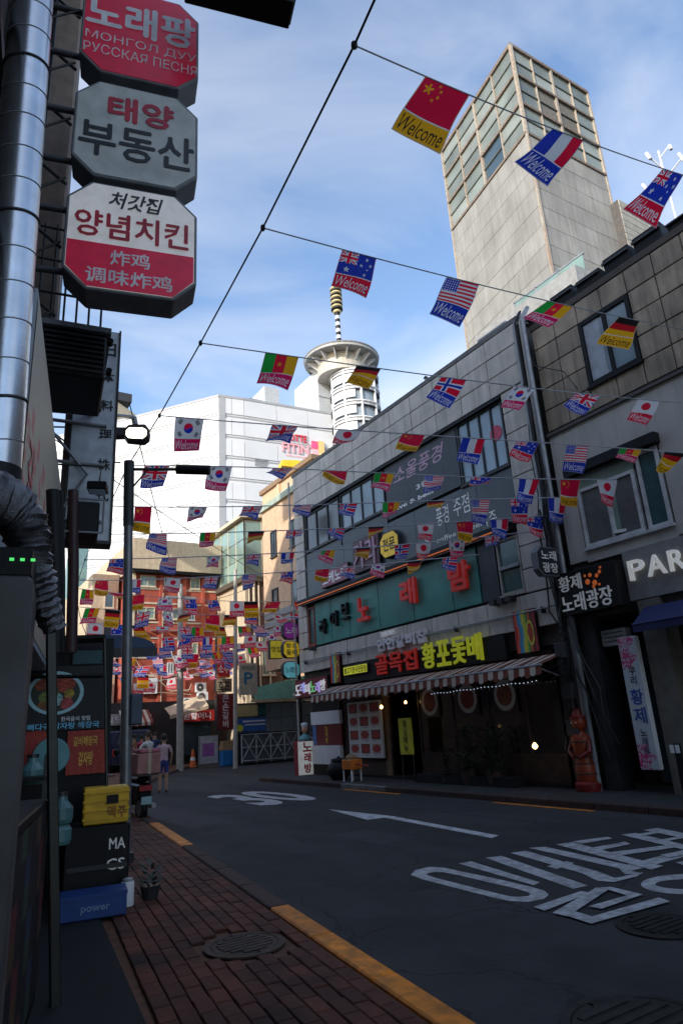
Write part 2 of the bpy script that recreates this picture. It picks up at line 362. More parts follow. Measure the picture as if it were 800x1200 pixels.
# painted markings, each traced where it lies on the road surface
Z1 = .005
def ground_poly(mb, px, z=None):
    z = Z1 + .0005 * (len(mb.f) % 40) if z is None else z
    mb.add([(*onground(x, y)[:2], z) for x, y in px], [tuple(range(len(px)))[::-1]]); 
    n = len(mb.v); f = mb.f[-1]; q = [mb.v[i] for i in f]
    ar = sum(q[i][0] * q[(i + 1) % len(q)][1] - q[(i + 1) % len(q)][0] * q[i][1] for i in range(len(q)))
    if ar < 0: mb.f[-1] = f[::-1]
def zz(l): return [(460 + a / 2.353, 950 + b / 2.353) for a, b in l]
def ring_poly(mb, outer, inner):
    n = len(outer); P = [(*onground(x, y)[:2], Z1) for x, y in outer + inner]
    mb.add(P, [(i, (i + 1) % n, n + (i + 1) % n, n + i) for i in range(n)])
strokes = [
 [(182, 147), (215, 141), (405, 199), (388, 207)],
 [(255, 131), (300, 126), (537, 208), (497, 217)],
 [(325, 118), (366, 112), (560, 168), (520, 174)],
 [(375, 104), (420, 101), (690, 160), (655, 168)],
 [(425, 155), (478, 141), (500, 146), (450, 163)],
 [(520, 174), (560, 168), (612, 188), (565, 196)], [(565, 196), (612, 188), (690, 172), (672, 184), (610, 199)], [(612, 150), (655, 168), (690, 176), (640, 178)],
 [(450, 95), (495, 89), (745, 155), (712, 165)],
 [(495, 87), (590, 74), (605, 79), (520, 93)], [(545, 105), (640, 88), (655, 94), (570, 112)], [(600, 117), (760, 97), (785, 103), (625, 126)],
 [(630, 69), (668, 64), (860, 110), (835, 118)], [(690, 56), (730, 50), (900, 84), (870, 92)], [(640, 72), (720, 60), (735, 64), (660, 77)], [(730, 84), (800, 72), (815, 76), (748, 88)],
 [(735, 125), (900, 98), (920, 103), (760, 133)], [(780, 146), (940, 118), (960, 124), (800, 154)],
 [(388, 270), (520, 226), (545, 231), (418, 281)],
 [(440, 287), (560, 217), (602, 217), (482, 297)], [(572, 216), (602, 215), (690, 236), (660, 243)], [(655, 236), (690, 236), (575, 276), (540, 269)],
 [(470, 292), (505, 284), (580, 307), (548, 318)], [(545, 318), (535, 302), (733, 245), (765, 256)],
]
mk = MB()
for s_ in strokes: ground_poly(mk, zz(s_))
O1 = zz([(50, 178), (62, 165), (100, 156), (140, 158), (200, 171), (300, 192), (380, 211), (418, 222), (430, 233), (415, 245), (370, 253), (320, 250), (270, 239), (80, 190)])
I1 = zz([(92, 177), (98, 173), (115, 170), (140, 171), (180, 179), (270, 200), (340, 216), (372, 226), (380, 232), (373, 237), (350, 239), (325, 238), (290, 230), (120, 187)])
Z1 = .0042; ring_poly(mk, O1, I1)
th = [2 * math.pi * i / 28 for i in range(28)]
ring_poly(mk, zz([(815 + 132 * math.cos(t), 204 + 28 * math.sin(t)) for t in th]), zz([(815 + 92 * math.cos(t), 204 + 14 * math.sin(t)) for t in th]))
Z1 = .005
for i in range(5):   # the word goes on towards the camera side, outside the frame
    mk.box(6.6 + .1 * i, 9.1, 4.9 - i * .75, 5.1 - i * .75, .002, Z1)
tagm = mk.build('lane_lettering', road, m_white_paint)
def ground_text(s, ax0, ax1, ay0, ay1, skew=0.):
    V, Fc, sz = glyphs(s, .03, 0, 4); m_ = MB(); m_.add([(ax0 + (ax1 - ax0) * u + skew * v, ay0 + (ay1 - ay0) * v, Z1) for u, v in V], Fc); return m_
ground_text('30', 6.75, 8.35, 14.2, 17.9, -.02).build('speed_limit_marking', road, m_white_paint)
am = MB(); ground_poly(am, [(385, 948.7), (463, 957), (430, 961)]); ground_poly(am, [(446, 957.6), (462, 957.2), (584, 979.5), (576, 982.5)])
am.build('arrow_marking', road, m_white_paint)
ye = MB()
ye.box(9.58, 9.7, 7.9, 10.2, .002, Z1); ye.box(9.58, 9.7, 13.2, 15.6, .002, Z1); ye.build('yellow_edge_line', road, m_yellow_paint)
pm = MB(); pm.box(3.0, 5.2, 29.5, 30, .002, Z1)
# asphalt repair patches and cracks
m_patch = M('asphalt_patch', (.022, .023, .027), rough=.8, var=.3, scale=3, bump=.5)
pt = MB()
for (x0, x1, y0, y1) in ((8.2, 9.5, 9.6, 12.9), (4.4, 5.3, 12.4, 16.8), (5.6, 6.3, 8.2, 9.6)):
    pt.add([(x0, y0, .003), (x1, y0 + .05, .003), (x1 - .04, y1, .003), (x0 + .03, y1 - .06, .003)], [(0, 1, 2, 3)])
pt.build('asphalt_patches', road, m_patch)
def manhole(P, r, label, mat, z):
    t_ = thing('manhole_cover', label, 'manhole cover', (P[0], P[1], z))
    m_ = MB(); m_.lathe((P[0], P[1], z), [(r, 0), (r, .012), (r - .05, .014), (r - .055, .006), (r - .06, .012)], 32); m_.build('cover', t_, mat)
    m_ = MB()
    for i in range(-4, 5):
        hw = math.sqrt(max(0, (r - .1) ** 2 - (i * r / 5) ** 2)); m_.box(P[0] - hw, P[0] + hw, P[1] + i * r / 5 - .02, P[1] + i * r / 5 + .02, z + .01, z + .02)
    m_.build('tread_ribs', t_, mat, kind='stuff')
m_iron = M('cast_iron', (.02, .018, .017), rough=.6, metal=.3, var=.5, scale=12, bump=.5)
manhole(onground(775, 1086), .33, 'black round iron manhole cover in the asphalt below the white lettering', m_iron, .002)
manhole(onground(755, 1205), .42, 'black round manhole cover cut by the bottom edge of the photo', m_iron, .002)

# left pavement: slab, joint bed, pavers, kerb stones
lp = MB(); ys = np.linspace(-30, 40, 71)
lp.add([(-.62 + .153 * y - 3, y, .078) for y in ys] + [(kx(y) - .2, y, .078) for y in ys], [(i, 71 + i, 72 + i, i + 1) for i in range(70)])
pave = lp.build('left_pavement', None, m_paver_bed, kind='structure')
def shop_edge(y): return 1.30 + .13 * (y - 4.4) if y < 9 else -.4 + .153 * y   # where the dark shop slab stops
pmesh = []
for q in range(3):
    m_ = MB(); a, b, c = .108, .052, .024; bv = .005
    m_.add([(-a, -b, 0), (a, -b, 0), (a, b, 0), (-a, b, 0), (-a, -b, c - bv), (a, -b, c - bv), (a, b, c - bv), (-a, b, c - bv), (-a + bv, -b + bv, c), (a - bv, -b + bv, c), (a - bv, b - bv, c), (-a + bv, b - bv, c)],
           [(0, 1, 5, 4), (1, 2, 6, 5), (2, 3, 7, 6), (3, 0, 4, 7), (4, 5, 9, 8), (5, 6, 10, 9), (6, 7, 11, 10), (7, 4, 8, 11), (8, 9, 10, 11)])
    me = bpy.data.meshes.new('paver'); me.from_pydata(m_.v, [], m_.f); me.materials.append(m_paver); pmesh.append(me)
rest = MB(); cells = []
u = np.array([math.sin(math.radians(8.2)), math.cos(math.radians(8.2))]); vv_ = np.array([u[1], -u[0]]); PA = np.array([2.0, -.2])
for i in range(-55, 85):
    for j in range(-8, 150):
        c = PA + vv_ * (i * .112) + u * (j * .225 + (.112 if i % 2 else 0))
        if c[1] < 1.8 or c[1] > 24: continue
        if c[0] > kx(c[1]) - .28 or c[0] < shop_edge(c[1]) + .08: continue
        if math.hypot(c[0] - 2.28, c[1] - 5.2) < .36: continue
        pr_ = RW.T @ (np.array([c[0], c[1], .1]) - [0, 0, CAMH]); px = PP + pr_[:2] / pr_[2] * FPX
        vis = pr_[2] > 0 and -30 < px[0] < 830 and px[1] < 1225
        cells.append((0 if vis else 1, np.hypot(*c), c))
cells.sort(key=lambda t: (t[0], t[1]))
for k, (nv, d, c) in enumerate(cells):
    tilt = (random.uniform(-.012, .012), random.uniform(-.012, .012), -math.radians(8.2) + math.pi / 2 + random.uniform(-.02, .02))
    if k < 290 and not nv:
        place('paver', pmesh[k % 3], pave, (c[0], c[1], .08 + random.uniform(-.003, .004)), tilt)
    else:
        z = .08 + random.uniform(-.003, .004); e1, e2 = u * .108, vv_ * .052
        q = [c - e1 - e2, c + e1 - e2, c + e1 + e2, c - e1 + e2]
        rest.add([(x[0], x[1], z + .022) for x in q] + [(x[0], x[1], z) for x in q], [(3, 2, 1, 0), (0, 1, 5, 4), (1, 2, 6, 5), (2, 3, 7, 6), (3, 0, 4, 7)])
rest.build('far_pavers', pave, m_paver, kind='stuff')
manhole((2.28, 5.2), .3, 'round brown manhole cover set in the red pavers of the pavement', M('iron_rusty', (.05, .032, .022), rough=.7, metal=.2, var=.5, scale=14, bump=.5), .088)
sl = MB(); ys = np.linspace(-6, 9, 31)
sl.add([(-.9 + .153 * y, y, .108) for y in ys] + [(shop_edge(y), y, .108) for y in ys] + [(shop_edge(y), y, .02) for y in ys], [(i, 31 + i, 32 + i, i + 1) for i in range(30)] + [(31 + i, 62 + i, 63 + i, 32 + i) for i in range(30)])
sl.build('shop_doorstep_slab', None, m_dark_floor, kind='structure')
kerb = tag(link('left_kerb', None), kind='structure'); y = -12.
while y < 34:
    y2 = y + .985; x0, x1 = kx(y), kx(y2)
    painted = (y2 < 6.6) or (9.3 < y < 12.9)
    m_ = MB(); P = [(x0 - .2, y, -.01), (x0, y, -.01), (x1, y2, -.01), (x1 - .2, y2, -.01), (x0 - .2, y, .105), (x0 - .015, y, .1), (x1 - .015, y2, .1), (x1 - .2, y2, .105)]
    m_.hexa(P); m_.build('kerb_stone', kerb, m_yellow_paint if painted else m_kerb, bevel=.012); y += 1.0
MB().box(-.2, .2, 0, 1, 0, .01)
# right pavement with its kerb
rp_ = MB(); rp_.box(9.95, 17, -30, 20.8, -.01, .1); rpav = rp_.build('right_pavement', None, M('pavement_dark', (.035, .034, .034), rough=.85, var=.3, scale=2), kind='structure')
kr = tag(link('right_kerb', None), kind='structure'); y = -10.
while y < 20.6:
    m_ = MB(); m_.box(9.78, 9.945, y, y + .985, -.01, .11); m_.build('kerb_stone', kr, m_kerb if not (13 < y < 16) else M('kerb_grey', (.17, .165, .16), rough=.8, var=.3), bevel=.012); y += 1.0

# ------------------------------------------------------------------ window helper
def window(parent, F, a0, a1, h0, h1, o, panes=2, rows=1, fm=None, gm=None, fw=.05, sill=True, open_pane=None, name='window', label=None):
    fm = fm or m_dkgrey; gm = gm or m_gl
    if a0 > a1: a0, a1 = a1, a0
    w_ = MB(); d = .07
    w_.fb(F, a0, a0 + fw, h0, h1, o - .02, o + d); w_.fb(F, a1 - fw, a1, h0, h1, o - .02, o + d)
    w_.fb(F, a0 + fw, a1 - fw, h0, h0 + fw, o - .02, o + d - .003); w_.fb(F, a0 + fw, a1 - fw, h1 - fw, h1, o - .02, o + d - .003)
    st = (a1 - a0) / panes; sr = (h1 - h0) / rows
    for i in range(1, panes): w_.fb(F, a0 + i * st - fw * .45, a0 + i * st + fw * .45, h0 + fw, h1 - fw, o - .02, o + d - .01)
    for j in range(1, rows): w_.fb(F, a0 + fw, a1 - fw, h0 + j * sr - fw * .35, h0 + j * sr + fw * .35, o - .02, o + d - .014)
    wo = w_.build(name, parent, fm, label)
    for i in range(panes):
        for j in range(rows):
            g_ = MB(); g_.fb(F, a0 + i * st + fw * .5, a0 + (i + 1) * st - fw * .5, h0 + j * sr + fw * .4, h0 + (j + 1) * sr - fw * .4, o + .005, o + .02); g_.build('pane', wo, gm)
    if sill:
        s_ = MB(); s_.fb(F, a0 - .04, a1 + .04, h0 - .06, h0 - .004, o, o + .11); s_.build('sill', wo, fm)
    return wo
def tile_mesh(wd, ht, th_, mat, name='cladding_tile'):
    m_ = MB(); b = .008
    x, z = wd / 2, ht / 2
    m_.add([(-x, 0, -z), (x, 0, -z), (x, 0, z), (-x, 0, z), (-x, -th_ + b, -z), (x, -th_ + b, -z), (x, -th_ + b, z), (-x, -th_ + b, z), (-x + b, -th_, -z + b), (x - b, -th_, -z + b), (x - b, -th_, z - b), (-x + b, -th_, z - b)],
           [(1, 0, 4, 5), (2, 1, 5, 6), (3, 2, 6, 7), (0, 3, 7, 4), (5, 4, 8, 9), (6, 5, 9, 10), (7, 6, 10, 11), (4, 7, 11, 8), (9, 8, 11, 10)])
    m_.f = [f[::-1] for f in m_.f]
    me = bpy.data.meshes.new(name); me.from_pydata(m_.v, [], m_.f); me.materials.append(mat); return me
def tiles(parent, F, a0, a1, h0, h1, wd, ht, mat, th_=.045, gap=.022, o=0., skip=None, name='cladding_tile'):
    if a0 > a1: a0, a1 = a1, a0
    na = max(1, round((a1 - a0) / wd)); nh = max(1, round((h1 - h0) / ht)); sa, sh = (a1 - a0) / na, (h1 - h0) / nh
    me = tile_mesh(sa - gap, sh - gap, th_, mat, name); rz = math.atan2(F.ux[1], F.ux[0])
    for i in range(na):
        for j in range(nh):
            ca, ch = a0 + (i + .5) * sa, h0 + (j + .5) * sh
            if skip and skip(ca, ch, sa / 2, sh / 2): continue
            place(name, me, parent, F.p(ca, ch, o + random.uniform(-.003, .003)), (random.uniform(-.004, .004), random.uniform(-.003, .003), rz + random.uniform(-.003, .003)))

# ================================================================== GREY TILED BUILDING (right, middle)
gb = thing('tiled_building', 'three-storey grey tiled building with teal shopfront band, striped awning and dark restaurant below', 'building', (14, 15, 0))
b = MB(); b.box(11.46, 19, 9.3, 20.75, 2.95, 10.62); b.box(11.9, 19, 20.0, 20.75, .1, 2.95); b.box(15.2, 19, 9.3, 20, .1, 2.95); b.box(11.5, 15.2, 9.3, 9.75, .1, 2.95); b.build('wall', gb, m_joint)
b = MB(); b.box(11.3, 19.05, 9.2, 20.85, 10.62, 10.74); b.build('roof_coping', gb, M('coping_grey', (.16, .16, .155), rough=.7, streak=.3))
YL, YR = 20.75, 9.32
tiles(gb, RF, ra(YL), ra(YR), 9.02, 10.6, 1.02, .53, m_tile_grey, o=.06)
tiles(gb, RF, ra(10.05), ra(YR), 5.75, 9.0, .72, .54, m_tile_grey, o=.06)
tiles(gb, RF, ra(YL), ra(20.1), 4.15, 9.0, .64, .54, m_tile_grey, o=.06)
tiles(gb, RF, ra(YL), ra(YR), 3.34, 4.1, 1.02, .375, m_tile_grey, o=.06)
tiles(gb, RF, ra(10.15), ra(YR), 4.12, 5.72, .8, .53, m_tile_grey, o=.06)
# third storey: window band, banner, dark sign panels below
b = MB(); b.fb(RF, ra(20.1), ra(10.07), 8.93, 9.01, .0, .1); b.fb(RF, ra(20.1), ra(10.07), 8.9, 8.94, .0, .15); b.build('lintel', gb, m_black)
window(gb, RF, ra(11.75), ra(10.1), 7.22, 8.9, .0, panes=4, fm=m_dkgrey, gm=m_glb, label='blue-grey glazed window strip beside the pink lettered banner')
window(gb, RF, ra(17.6), ra(15.1), 7.62, 8.88, .0, panes=4, fm=m_dkgrey, gm=m_glb)
window(gb, RF, ra(20.0), ra(17.7), 7.5, 8.86, .0, panes=3, fm=m_dkgrey, gm=m_gl)
for i in range(8):
    y0 = 20.05 - i * 1.25
    b = MB(); b.fb(RF, ra(y0), ra(y0 - 1.235), 5.82, 7.17 if i < 6 else 7.17, .0, .05); b.build('sign_panel', gb, m_sign_dark)
b = MB(); b.fb(RF, ra(20.05), ra(17.7), 7.18, 7.48, .0, .045); b.fb(RF, ra(17.6), ra(15.1), 7.18, 7.58, .0, .04); b.build('spandrel_panel', gb, m_sign_dark)
# red round sticker and small papers on window glass
b = MB(); b.lathe(RF.p(ra(10.42), 8.15, .03), [(.2, 0), (.2, .006)], 20, F=RF); b.build('window_sticker', gb, M('pink_sticker', (.7, .08, .16), rough=.5))
# neon ledge between third and second storey
b = MB(); b.fb(RF, ra(20.4), ra(10.2), 5.62, 5.8, 0, .3); b.build('ledge', gb, m_black)
b = MB(); b.tube([RF.p(ra(20.4), 5.66, .33), RF.p(ra(10.2), 5.66, .33)], .018, 6); b.build('neon_tube', gb, m_orange)
b = MB(); b.tube([RF.p(ra(20.4), 5.6, .3), RF.p(ra(10.2), 5.6, .3)], .012, 6); b.build('neon_tube', gb, m_grey)
# second storey teal band
y = 19.55; k = 0
for wdt in (1.05, 1.1, 1.62, 1.62, 1.62, 1.0):
    b = MB(); b.fb(RF, ra(y), ra(y - wdt + .02), 4.16, 5.58, 0, .09); b.build('facade_panel', gb, m_teal, bevel=.008); y -= wdt; k += 1
b = MB(); b.fb(RF, ra(11.48), ra(10.92), 4.16, 5.6, 0, .1); b.build('dark_panel', gb, M('slate_panel', (.03, .034, .045), rough=.4))
wq = window(gb, RF, ra(10.88), ra(10.17), 4.2, 5.5, .02, panes=1, rows=1, fm=M('window_frame_beige', (.4, .38, .32), rough=.5), gm=M('teal_glass', (.03, .12, .11), rough=.15, spec=.9))
b = MB(); b.fb(RF, ra(10.83), ra(10.22), 4.78, 4.86, .04, .13); b.build('transom', wq, m_grey)
window(gb, RF, ra(20.05), ra(19.6), 4.2, 5.5, .02, panes=1, fm=M('window_frame_red', (.3, .06, .04), rough=.5), gm=M('teal_glass', (.03, .12, .11)))
b = MB(); b.tube([RF.p(ra(20.3), 3.7, .2), RF.p(ra(9.5), 3.7, .2)], .022, 8); b.tube([RF.p(ra(20.3), 3.64, .17), RF.p(ra(9.6), 3.66, .17)], .012, 6); b.build('conduit_rail', gb, m_grey)
b = MB()
for yy in (20.2, 17.5, 14.5, 12.5, 9.7): b.fb(RF, ra(yy), ra(yy - .04), 3.6, 3.74, .05, .22)
b.build('conduit_brackets', gb, m_dkgrey, kind='stuff')
# flood lights on the band under the window
for yy in (19.7, 11.1, 10.85, 10.6):
    b = MB(); b.fb(RF, ra(yy), ra(yy - .16), 4.0, 4.12, .1, .32); b.tube([RF.p(ra(yy - .08), 4.1, .05), RF.p(ra(yy - .08), 4.05, .2)], .015, 6); b.build('flood_light', gb, m_dkgrey)
# letters on the teal band (red) and dark ones at its far end
for ch, ya, yb, h0 in (('노', 16.75, 16.15, 4.5), ('래', 14.55, 13.85, 4.58), ('밤', 12.5, 11.72, 4.58)):
    b = MB(); text_mb(b, RF, ch, ra(ya), ra(yb), h0, h0 + .72, .16, .09, m_red, .045); b.build('letter', gb, m_red)
for ch, ya in (('라', 19.15), ('이', 18.45), ('브', 17.75)):
    b = MB(); text_mb(b, RF, ch, ra(ya), ra(ya - .42), 4.45 + (19.15 - ya) * .2, 4.95 + (19.15 - ya) * .2, .1, .1, m_black, .03); b.build('letter', gb, M('dark_green_letter', (.008, .03, .028), rough=.4))
# third storey signs on the dark panels
m_pinkt = M('pink_letter', (.6, .38, .5), rough=.5); m_whitet = M('white_letter', (.75, .78, .8), rough=.5, emit=.05)
ban = thing('wall_banner', 'dark banner with pink brush lettering beside the third-storey windows of the grey building', 'banner', (11.3, 13.4, 7.3))
b = MB(); b.fb(RF, ra(15.02), ra(11.8), 7.26, 8.9, .02, .06); b.build('cloth', ban, M('banner_dark', (.07, .08, .09), rough=.5))
text(RF, '소울풍경', ra(14.6), ra(12.3), 8.2, 8.7, ban, m_pinkt, o=.065, bold=.012, shear=.25)
text(RF, '3층', ra(13.6), ra(13.0), 7.72, 7.9, ban, m_whitet, o=.065)
text(RF, 'live & beer', ra(14.6), ra(12.8), 7.42, 7.55, ban, m_whitet, o=.065)
for s_, ya, yb, h0, h1 in (('소', 13.5, 13.2, 6.35, 6.65), ('울', 13.5, 13.2, 6.0, 6.3), ('풍경', 12.9, 12.4, 6.45, 6.95), ('주점', 12.2, 11.6, 6.5, 7.0), ('coffee & beer', 13.0, 11.2, 6.02, 6.15), ('맥주', 11.3, 10.75, 5.95, 6.3), ('bar 3F', 16.9, 15.9, 6.2, 6.5), ('HOF', 19.0, 18.2, 6.2, 6.5)):
    text(RF, s_, ra(ya), ra(yb), h0, h1, gb, m_whitet, o=.055, bold=.0)
def boxsign(name, label, F, a0, a1, h0, h1, o0, o1, body, cut=0., cat='sign', rim=None, group=None):
    if a0 > a1: a0, a1 = a1, a0
    base = F.p((a0 + a1) / 2, h0, (o0 + o1) / 2); t_ = thing(name, label, cat, base, group)
    c = cut; pts = [(a0 + c, h0), (a1 - c, h0), (a1, h0 + c), (a1, h1 - c), (a1 - c, h1), (a0 + c, h1), (a0, h1 - c), (a0, h0 + c)] if c else [(a0, h0), (a1, h0), (a1, h1), (a0, h1)]
    m_ = MB(); m_.prism(F, pts, o0, o1); m_.build('box', t_, rim or m_dkgrey, bevel=.01)
    if body is not None:
        e = .025; k_ = (lambda v, m0, m1: (v - (m0 + m1) / 2) * (1 - 2 * e / (m1 - m0)) + (m0 + m1) / 2)
        m_ = MB(); m_.prism(F, [(k_(x, a0, a1), k_(z_, h0, h1)) for x, z_ in pts], o1 - .01, o1 + .006); m_.build('face', t_, body)
    return t_
s = boxsign('light_box_sign', 'pink lettered sign box with red outlines left of the yellow hexagon', 'x' and RF, ra(16.9), ra(15.45), 6.0, 7.05, .06, .16, M('maroon_panel', (.1, .02, .035), rough=.4))
text(RF, '가라', ra(16.8), ra(15.55), 6.1, 6.95, s, m_pinkt, o=.17, depth=.04, bold=.015)
s = boxsign('light_box_sign', 'yellow hexagonal sign with dark lettering on the dark sign panels', RF, ra(15.35), ra(14.45), 6.1, 6.85, .06, .2, M('yellow_sign_face', (.75, .5, .02), rough=.4, emit=.1), cut=.2)
text(RF, '전문', ra(15.2), ra(14.6), 6.3, 6.68, s, m_black, o=.21)
s = boxsign('light_box_sign', 'low pink sign strip with white musical lettering above the teal band', RF, ra(18.9), ra(17.2), 5.95, 6.5, .06, .16, M('rose_panel', (.4, .09, .14), rough=.4))
text(RF, '오케노래', ra(18.8), ra(17.3), 6.02, 6.42, s, m_whitet, o=.17)
# ground floor signs
s = boxsign('shop_fascia_sign', 'long black fascia sign with red and yellow Korean letters above the striped awning', RF, ra(17.7), ra(10.85), 2.76, 3.3, .1, .24, None, rim=m_black)
letters(RF, '골목집', ra(15.95), ra(13.95), 2.86, 3.4, s, m_red, o=.25, depth=.05, bold=.02)
letters(RF, '황포돛배', ra(13.8), ra(11.5), 2.82, 3.46, s, m_yel, o=.25, depth=.05, bold=.018)
s = boxsign('shop_fascia_sign', 'small yellow sign strip with black lettering left of the red letters', RF, ra(17.62), ra(16.3), 2.98, 3.26, .25, .3, M('yellow_strip', (.7, .72, .04), rough=.4, emit=.15))
text(RF, '불고기정식전문점', ra(17.55), ra(16.36), 3.03, 3.21, s, m_black, o=.31)
s = thing('cursive_sign', 'white outlined red script letters on the wall above the fascia sign', 'sign', RF.p(ra(14.8), 3.5, .2))
letters(RF, '연인갈비집', ra(15.9), ra(13.6), 3.5, 3.86, s, M('white_letter_edge', (.85, .82, .82), rough=.4), o=.15, depth=.08, bold=.06)

text(RF, '원조', ra(15.7), ra(15.0), 3.9, 4.05, s, m_whitet, o=.15, depth=.05)
def rainbow(u, v):
    x = u + .05 * np.sin(v * 9) ; st = np.array([(.5, .03, .03), (.75, .12, .03), (.05, .25, .5), (.1, .4, .5), (.7, .65, .05), (.5, .55, .05), (.05, .3, .08), (.75, .1, .03), (.05, .03, .03), (.35, .03, .03)])
    c = st[np.clip((x * 10).astype(int), 0, 9)]
    leaf = ((u - .72) / .16) ** 2 + ((v - .55) / .3) ** 2 < 1; c = np.where(leaf[:, None], np.array([.45, .05, .03]), c); rim = leaf & (((u - .72) / .11) ** 2 + ((v - .55) / .24) ** 2 > 1)
    return np.where(rim[:, None], np.array([.75, .65, .05]), c)
for (ya, yb, lab) in ((10.55, 9.9, 'wavy rainbow striped board near the drainpipes at the right end of the fascia'), (18.55, 17.95, 'wavy rainbow striped board between the maroon sign and the yellow strip')):
    s = boxsign('striped_board', lab, RF, ra(ya), ra(yb), 2.83, 3.76, .1, .2, None, rim=m_black, cat='board')
    panel_print('face', s, RF, ra(ya) + .01, ra(yb) - .01, 2.84, 3.75, .205, 30, 34, rainbow, m_print)
s = boxsign('shop_fascia_sign', 'maroon karaoke fascia sign with white, green and purple Korean letters at the alley corner', RF, ra(20.78), ra(18.6), 2.5, 3.12, .1, .3, M('maroon_face', (.2, .02, .03), rough=.4), rim=m_black)
for i, (ch, c) in enumerate(zip('도레미노래방', ((.8, .8, .85), (.5, .5, .9), (.85, .85, .9), (.2, .7, .25), (.55, .45, .85), (.8, .8, .8)))):
    a_ = ra(20.7) + i * .34; b = MB(); text_mb(b, RF, ch, a_, a_ + .3, 2.6 + (.05 if i % 2 else 0), 2.95 + (.05 if i % 2 else 0), .31, .03, None, .03); b.build('letter', s, M('letter_tint_%d' % i, c, rough=.4, emit=.15))
# awning
aw = thing('striped_awning', 'long brown and cream striped awning with scalloped valance over the restaurant front', 'awning', (10.9, 14, 2.3))
m_awc = M('awning_cream', (.55, .46, .38), rough=.85, var=.2, scale=4); m_awb = M('awning_brown', (.2, .05, .03), rough=.85, var=.2, scale=4)
A0, A1 = 18.6, 9.3; nst = 62; top = MB(); val = MB()
for i in range(nst):
    ya, yb = A0 - (A0 - A1) * i / nst, A0 - (A0 - A1) * (i + 1) / nst; mm = m_awb if i % 2 else m_awc
    sag = .015 * math.sin(i * 1.7)
    top.add([(11.28, ya, 2.74), (11.28, yb, 2.74), (10.5, yb, 2.5 + sag), (10.5, ya, 2.5 + sag)], [(0, 1, 2, 3)], mm)
    h = 2.27 + .03 * math.sin(i * 2.1) + (0 if ya > 11 else .0); ym = (ya + yb) / 2
    val.add([(10.49, ya, 2.5 + sag), (10.49, yb, 2.5 + sag), (10.47, yb, h + .03), (10.465, ym, h), (10.47, ya, h + .03)], [(0, 1, 2, 3, 4)], mm)
top.build('canopy', aw); val.build('valance', aw, kind='stuff')
b = MB(); b.tube([(10.5, A0, 2.49), (10.5, A1, 2.49)], .025, 8); b.build('front_bar', aw, m_grey)
for yy in (18.4, 15.6, 12.8, 9.5):
    b = MB(); b.tube([(10.52, yy, 2.48), (11.3, yy, 2.25)], .018, 6); b.build('arm', aw, m_grey)
# restaurant interior and front
ri = thing('restaurant_front', 'dark restaurant shopfront with glass doors and food pictures under the striped awning', 'shopfront', (12, 14, .1))
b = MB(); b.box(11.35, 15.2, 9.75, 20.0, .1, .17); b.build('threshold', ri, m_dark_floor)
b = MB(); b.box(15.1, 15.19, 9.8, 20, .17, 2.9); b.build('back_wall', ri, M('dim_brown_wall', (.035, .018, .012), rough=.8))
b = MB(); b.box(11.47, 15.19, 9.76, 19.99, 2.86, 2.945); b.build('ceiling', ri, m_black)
# glazed front: posts, low panel, panes
yy = 15.9; xs = [15.9, 14.55, 13.2, 11.95, 10.75, 9.8]
for a_, b_ in zip(xs[:-1], xs[1:]):
    q = MB(); q.box(11.42, 11.5, a_ - .07, a_, .17, 2.86); q.build('door_post', ri, m_wood, bevel=.01)
    if a_ != 15.9:
        q = MB(); q.box(11.43, 11.49, b_, a_ - .07, .17, .75); q.build('low_panel', ri, m_wood, bevel=.01)
        q = MB(); q.box(11.45, 11.47, b_, a_ - .07, .75, 2.6); q.build('pane', ri, M('shop_glass', (.03, .035, .035), rough=.05, var=.1, bump=0, spec=1., trans=.55))
    q = MB(); q.box(11.425, 11.485, b_, a_ - .07, 2.6, 2.86); q.build('transom_panel', ri, m_wood)
b = MB(); b.box(11.42, 11.5, 15.9, 16.15, .1, 2.9); b.build('timber_post', ri, M('light_timber', (.22, .14, .07), rough=.6))
b = MB(); b.box(11.44, 11.5, 17.95, 20.0, .1, 2.5); b.box(11.44, 11.5, 16.15, 17.95, .1, 2.5); b.build('side_panel', ri, m_wood)
def dish(rcol, bg_):
    def f(u, v):
        r = np.hypot(u - .5, v - .5) * 2; rng = np.random.RandomState(int(rcol[0] * 1000) % 97); n = np.sin(u * 37 + 3 * np.sin(v * 29)) * np.sin(v * 41 + 2 * np.sin(u * 23))
        c = np.where((r < .62)[:, None], np.array(rcol) * (1 + .45 * n[:, None]), np.array([.6, .58, .54])); c = np.where((r > .88)[:, None], np.array(bg_), c); return c
    return f
for (yy, cc) in ((12.55, (.3, .05, .03)), (11.3, (.28, .09, .05)), (14.0, (.25, .04, .03))):
    s = thing('dish_poster', 'round food picture on the restaurant glass, %s' % ('middle of three' if yy == 12.55 else 'nearest the drainpipes' if yy == 11.3 else 'farthest from the drainpipes'), 'poster', (11.4, yy, 1.7))
    panel_print('sheet', s, RF, ra(yy + .38), ra(yy - .38), 1.62, 2.4, .0, 60, 60, dish(cc, (.05, .03, .025)), m_print)
b = MB()
lt = thing('light_string', 'string of tiny white bulbs under the awning across the restaurant glass', 'string lights', (11.2, 12.5, 2.2))
pts = [(11.1, 13.5 - i * .12, 2.2 + .01 * math.sin(i * .9) + .0012 * i) for i in range(30)]
b.tube(pts, .006, 5); b.build('wire', lt, m_cable)
b = MB()
for p in pts[::1]: b.lathe((p[0] - .01, p[1], p[2] - .03), [(.0015, 0), (.011, .008), (.011, .016), (.0015, .025)], 6)
b.build('bulbs', lt, M('tiny_bulb', (.9, .92, 1), emit=.4, ecol=(.65, .75, 1)), kind='stuff')
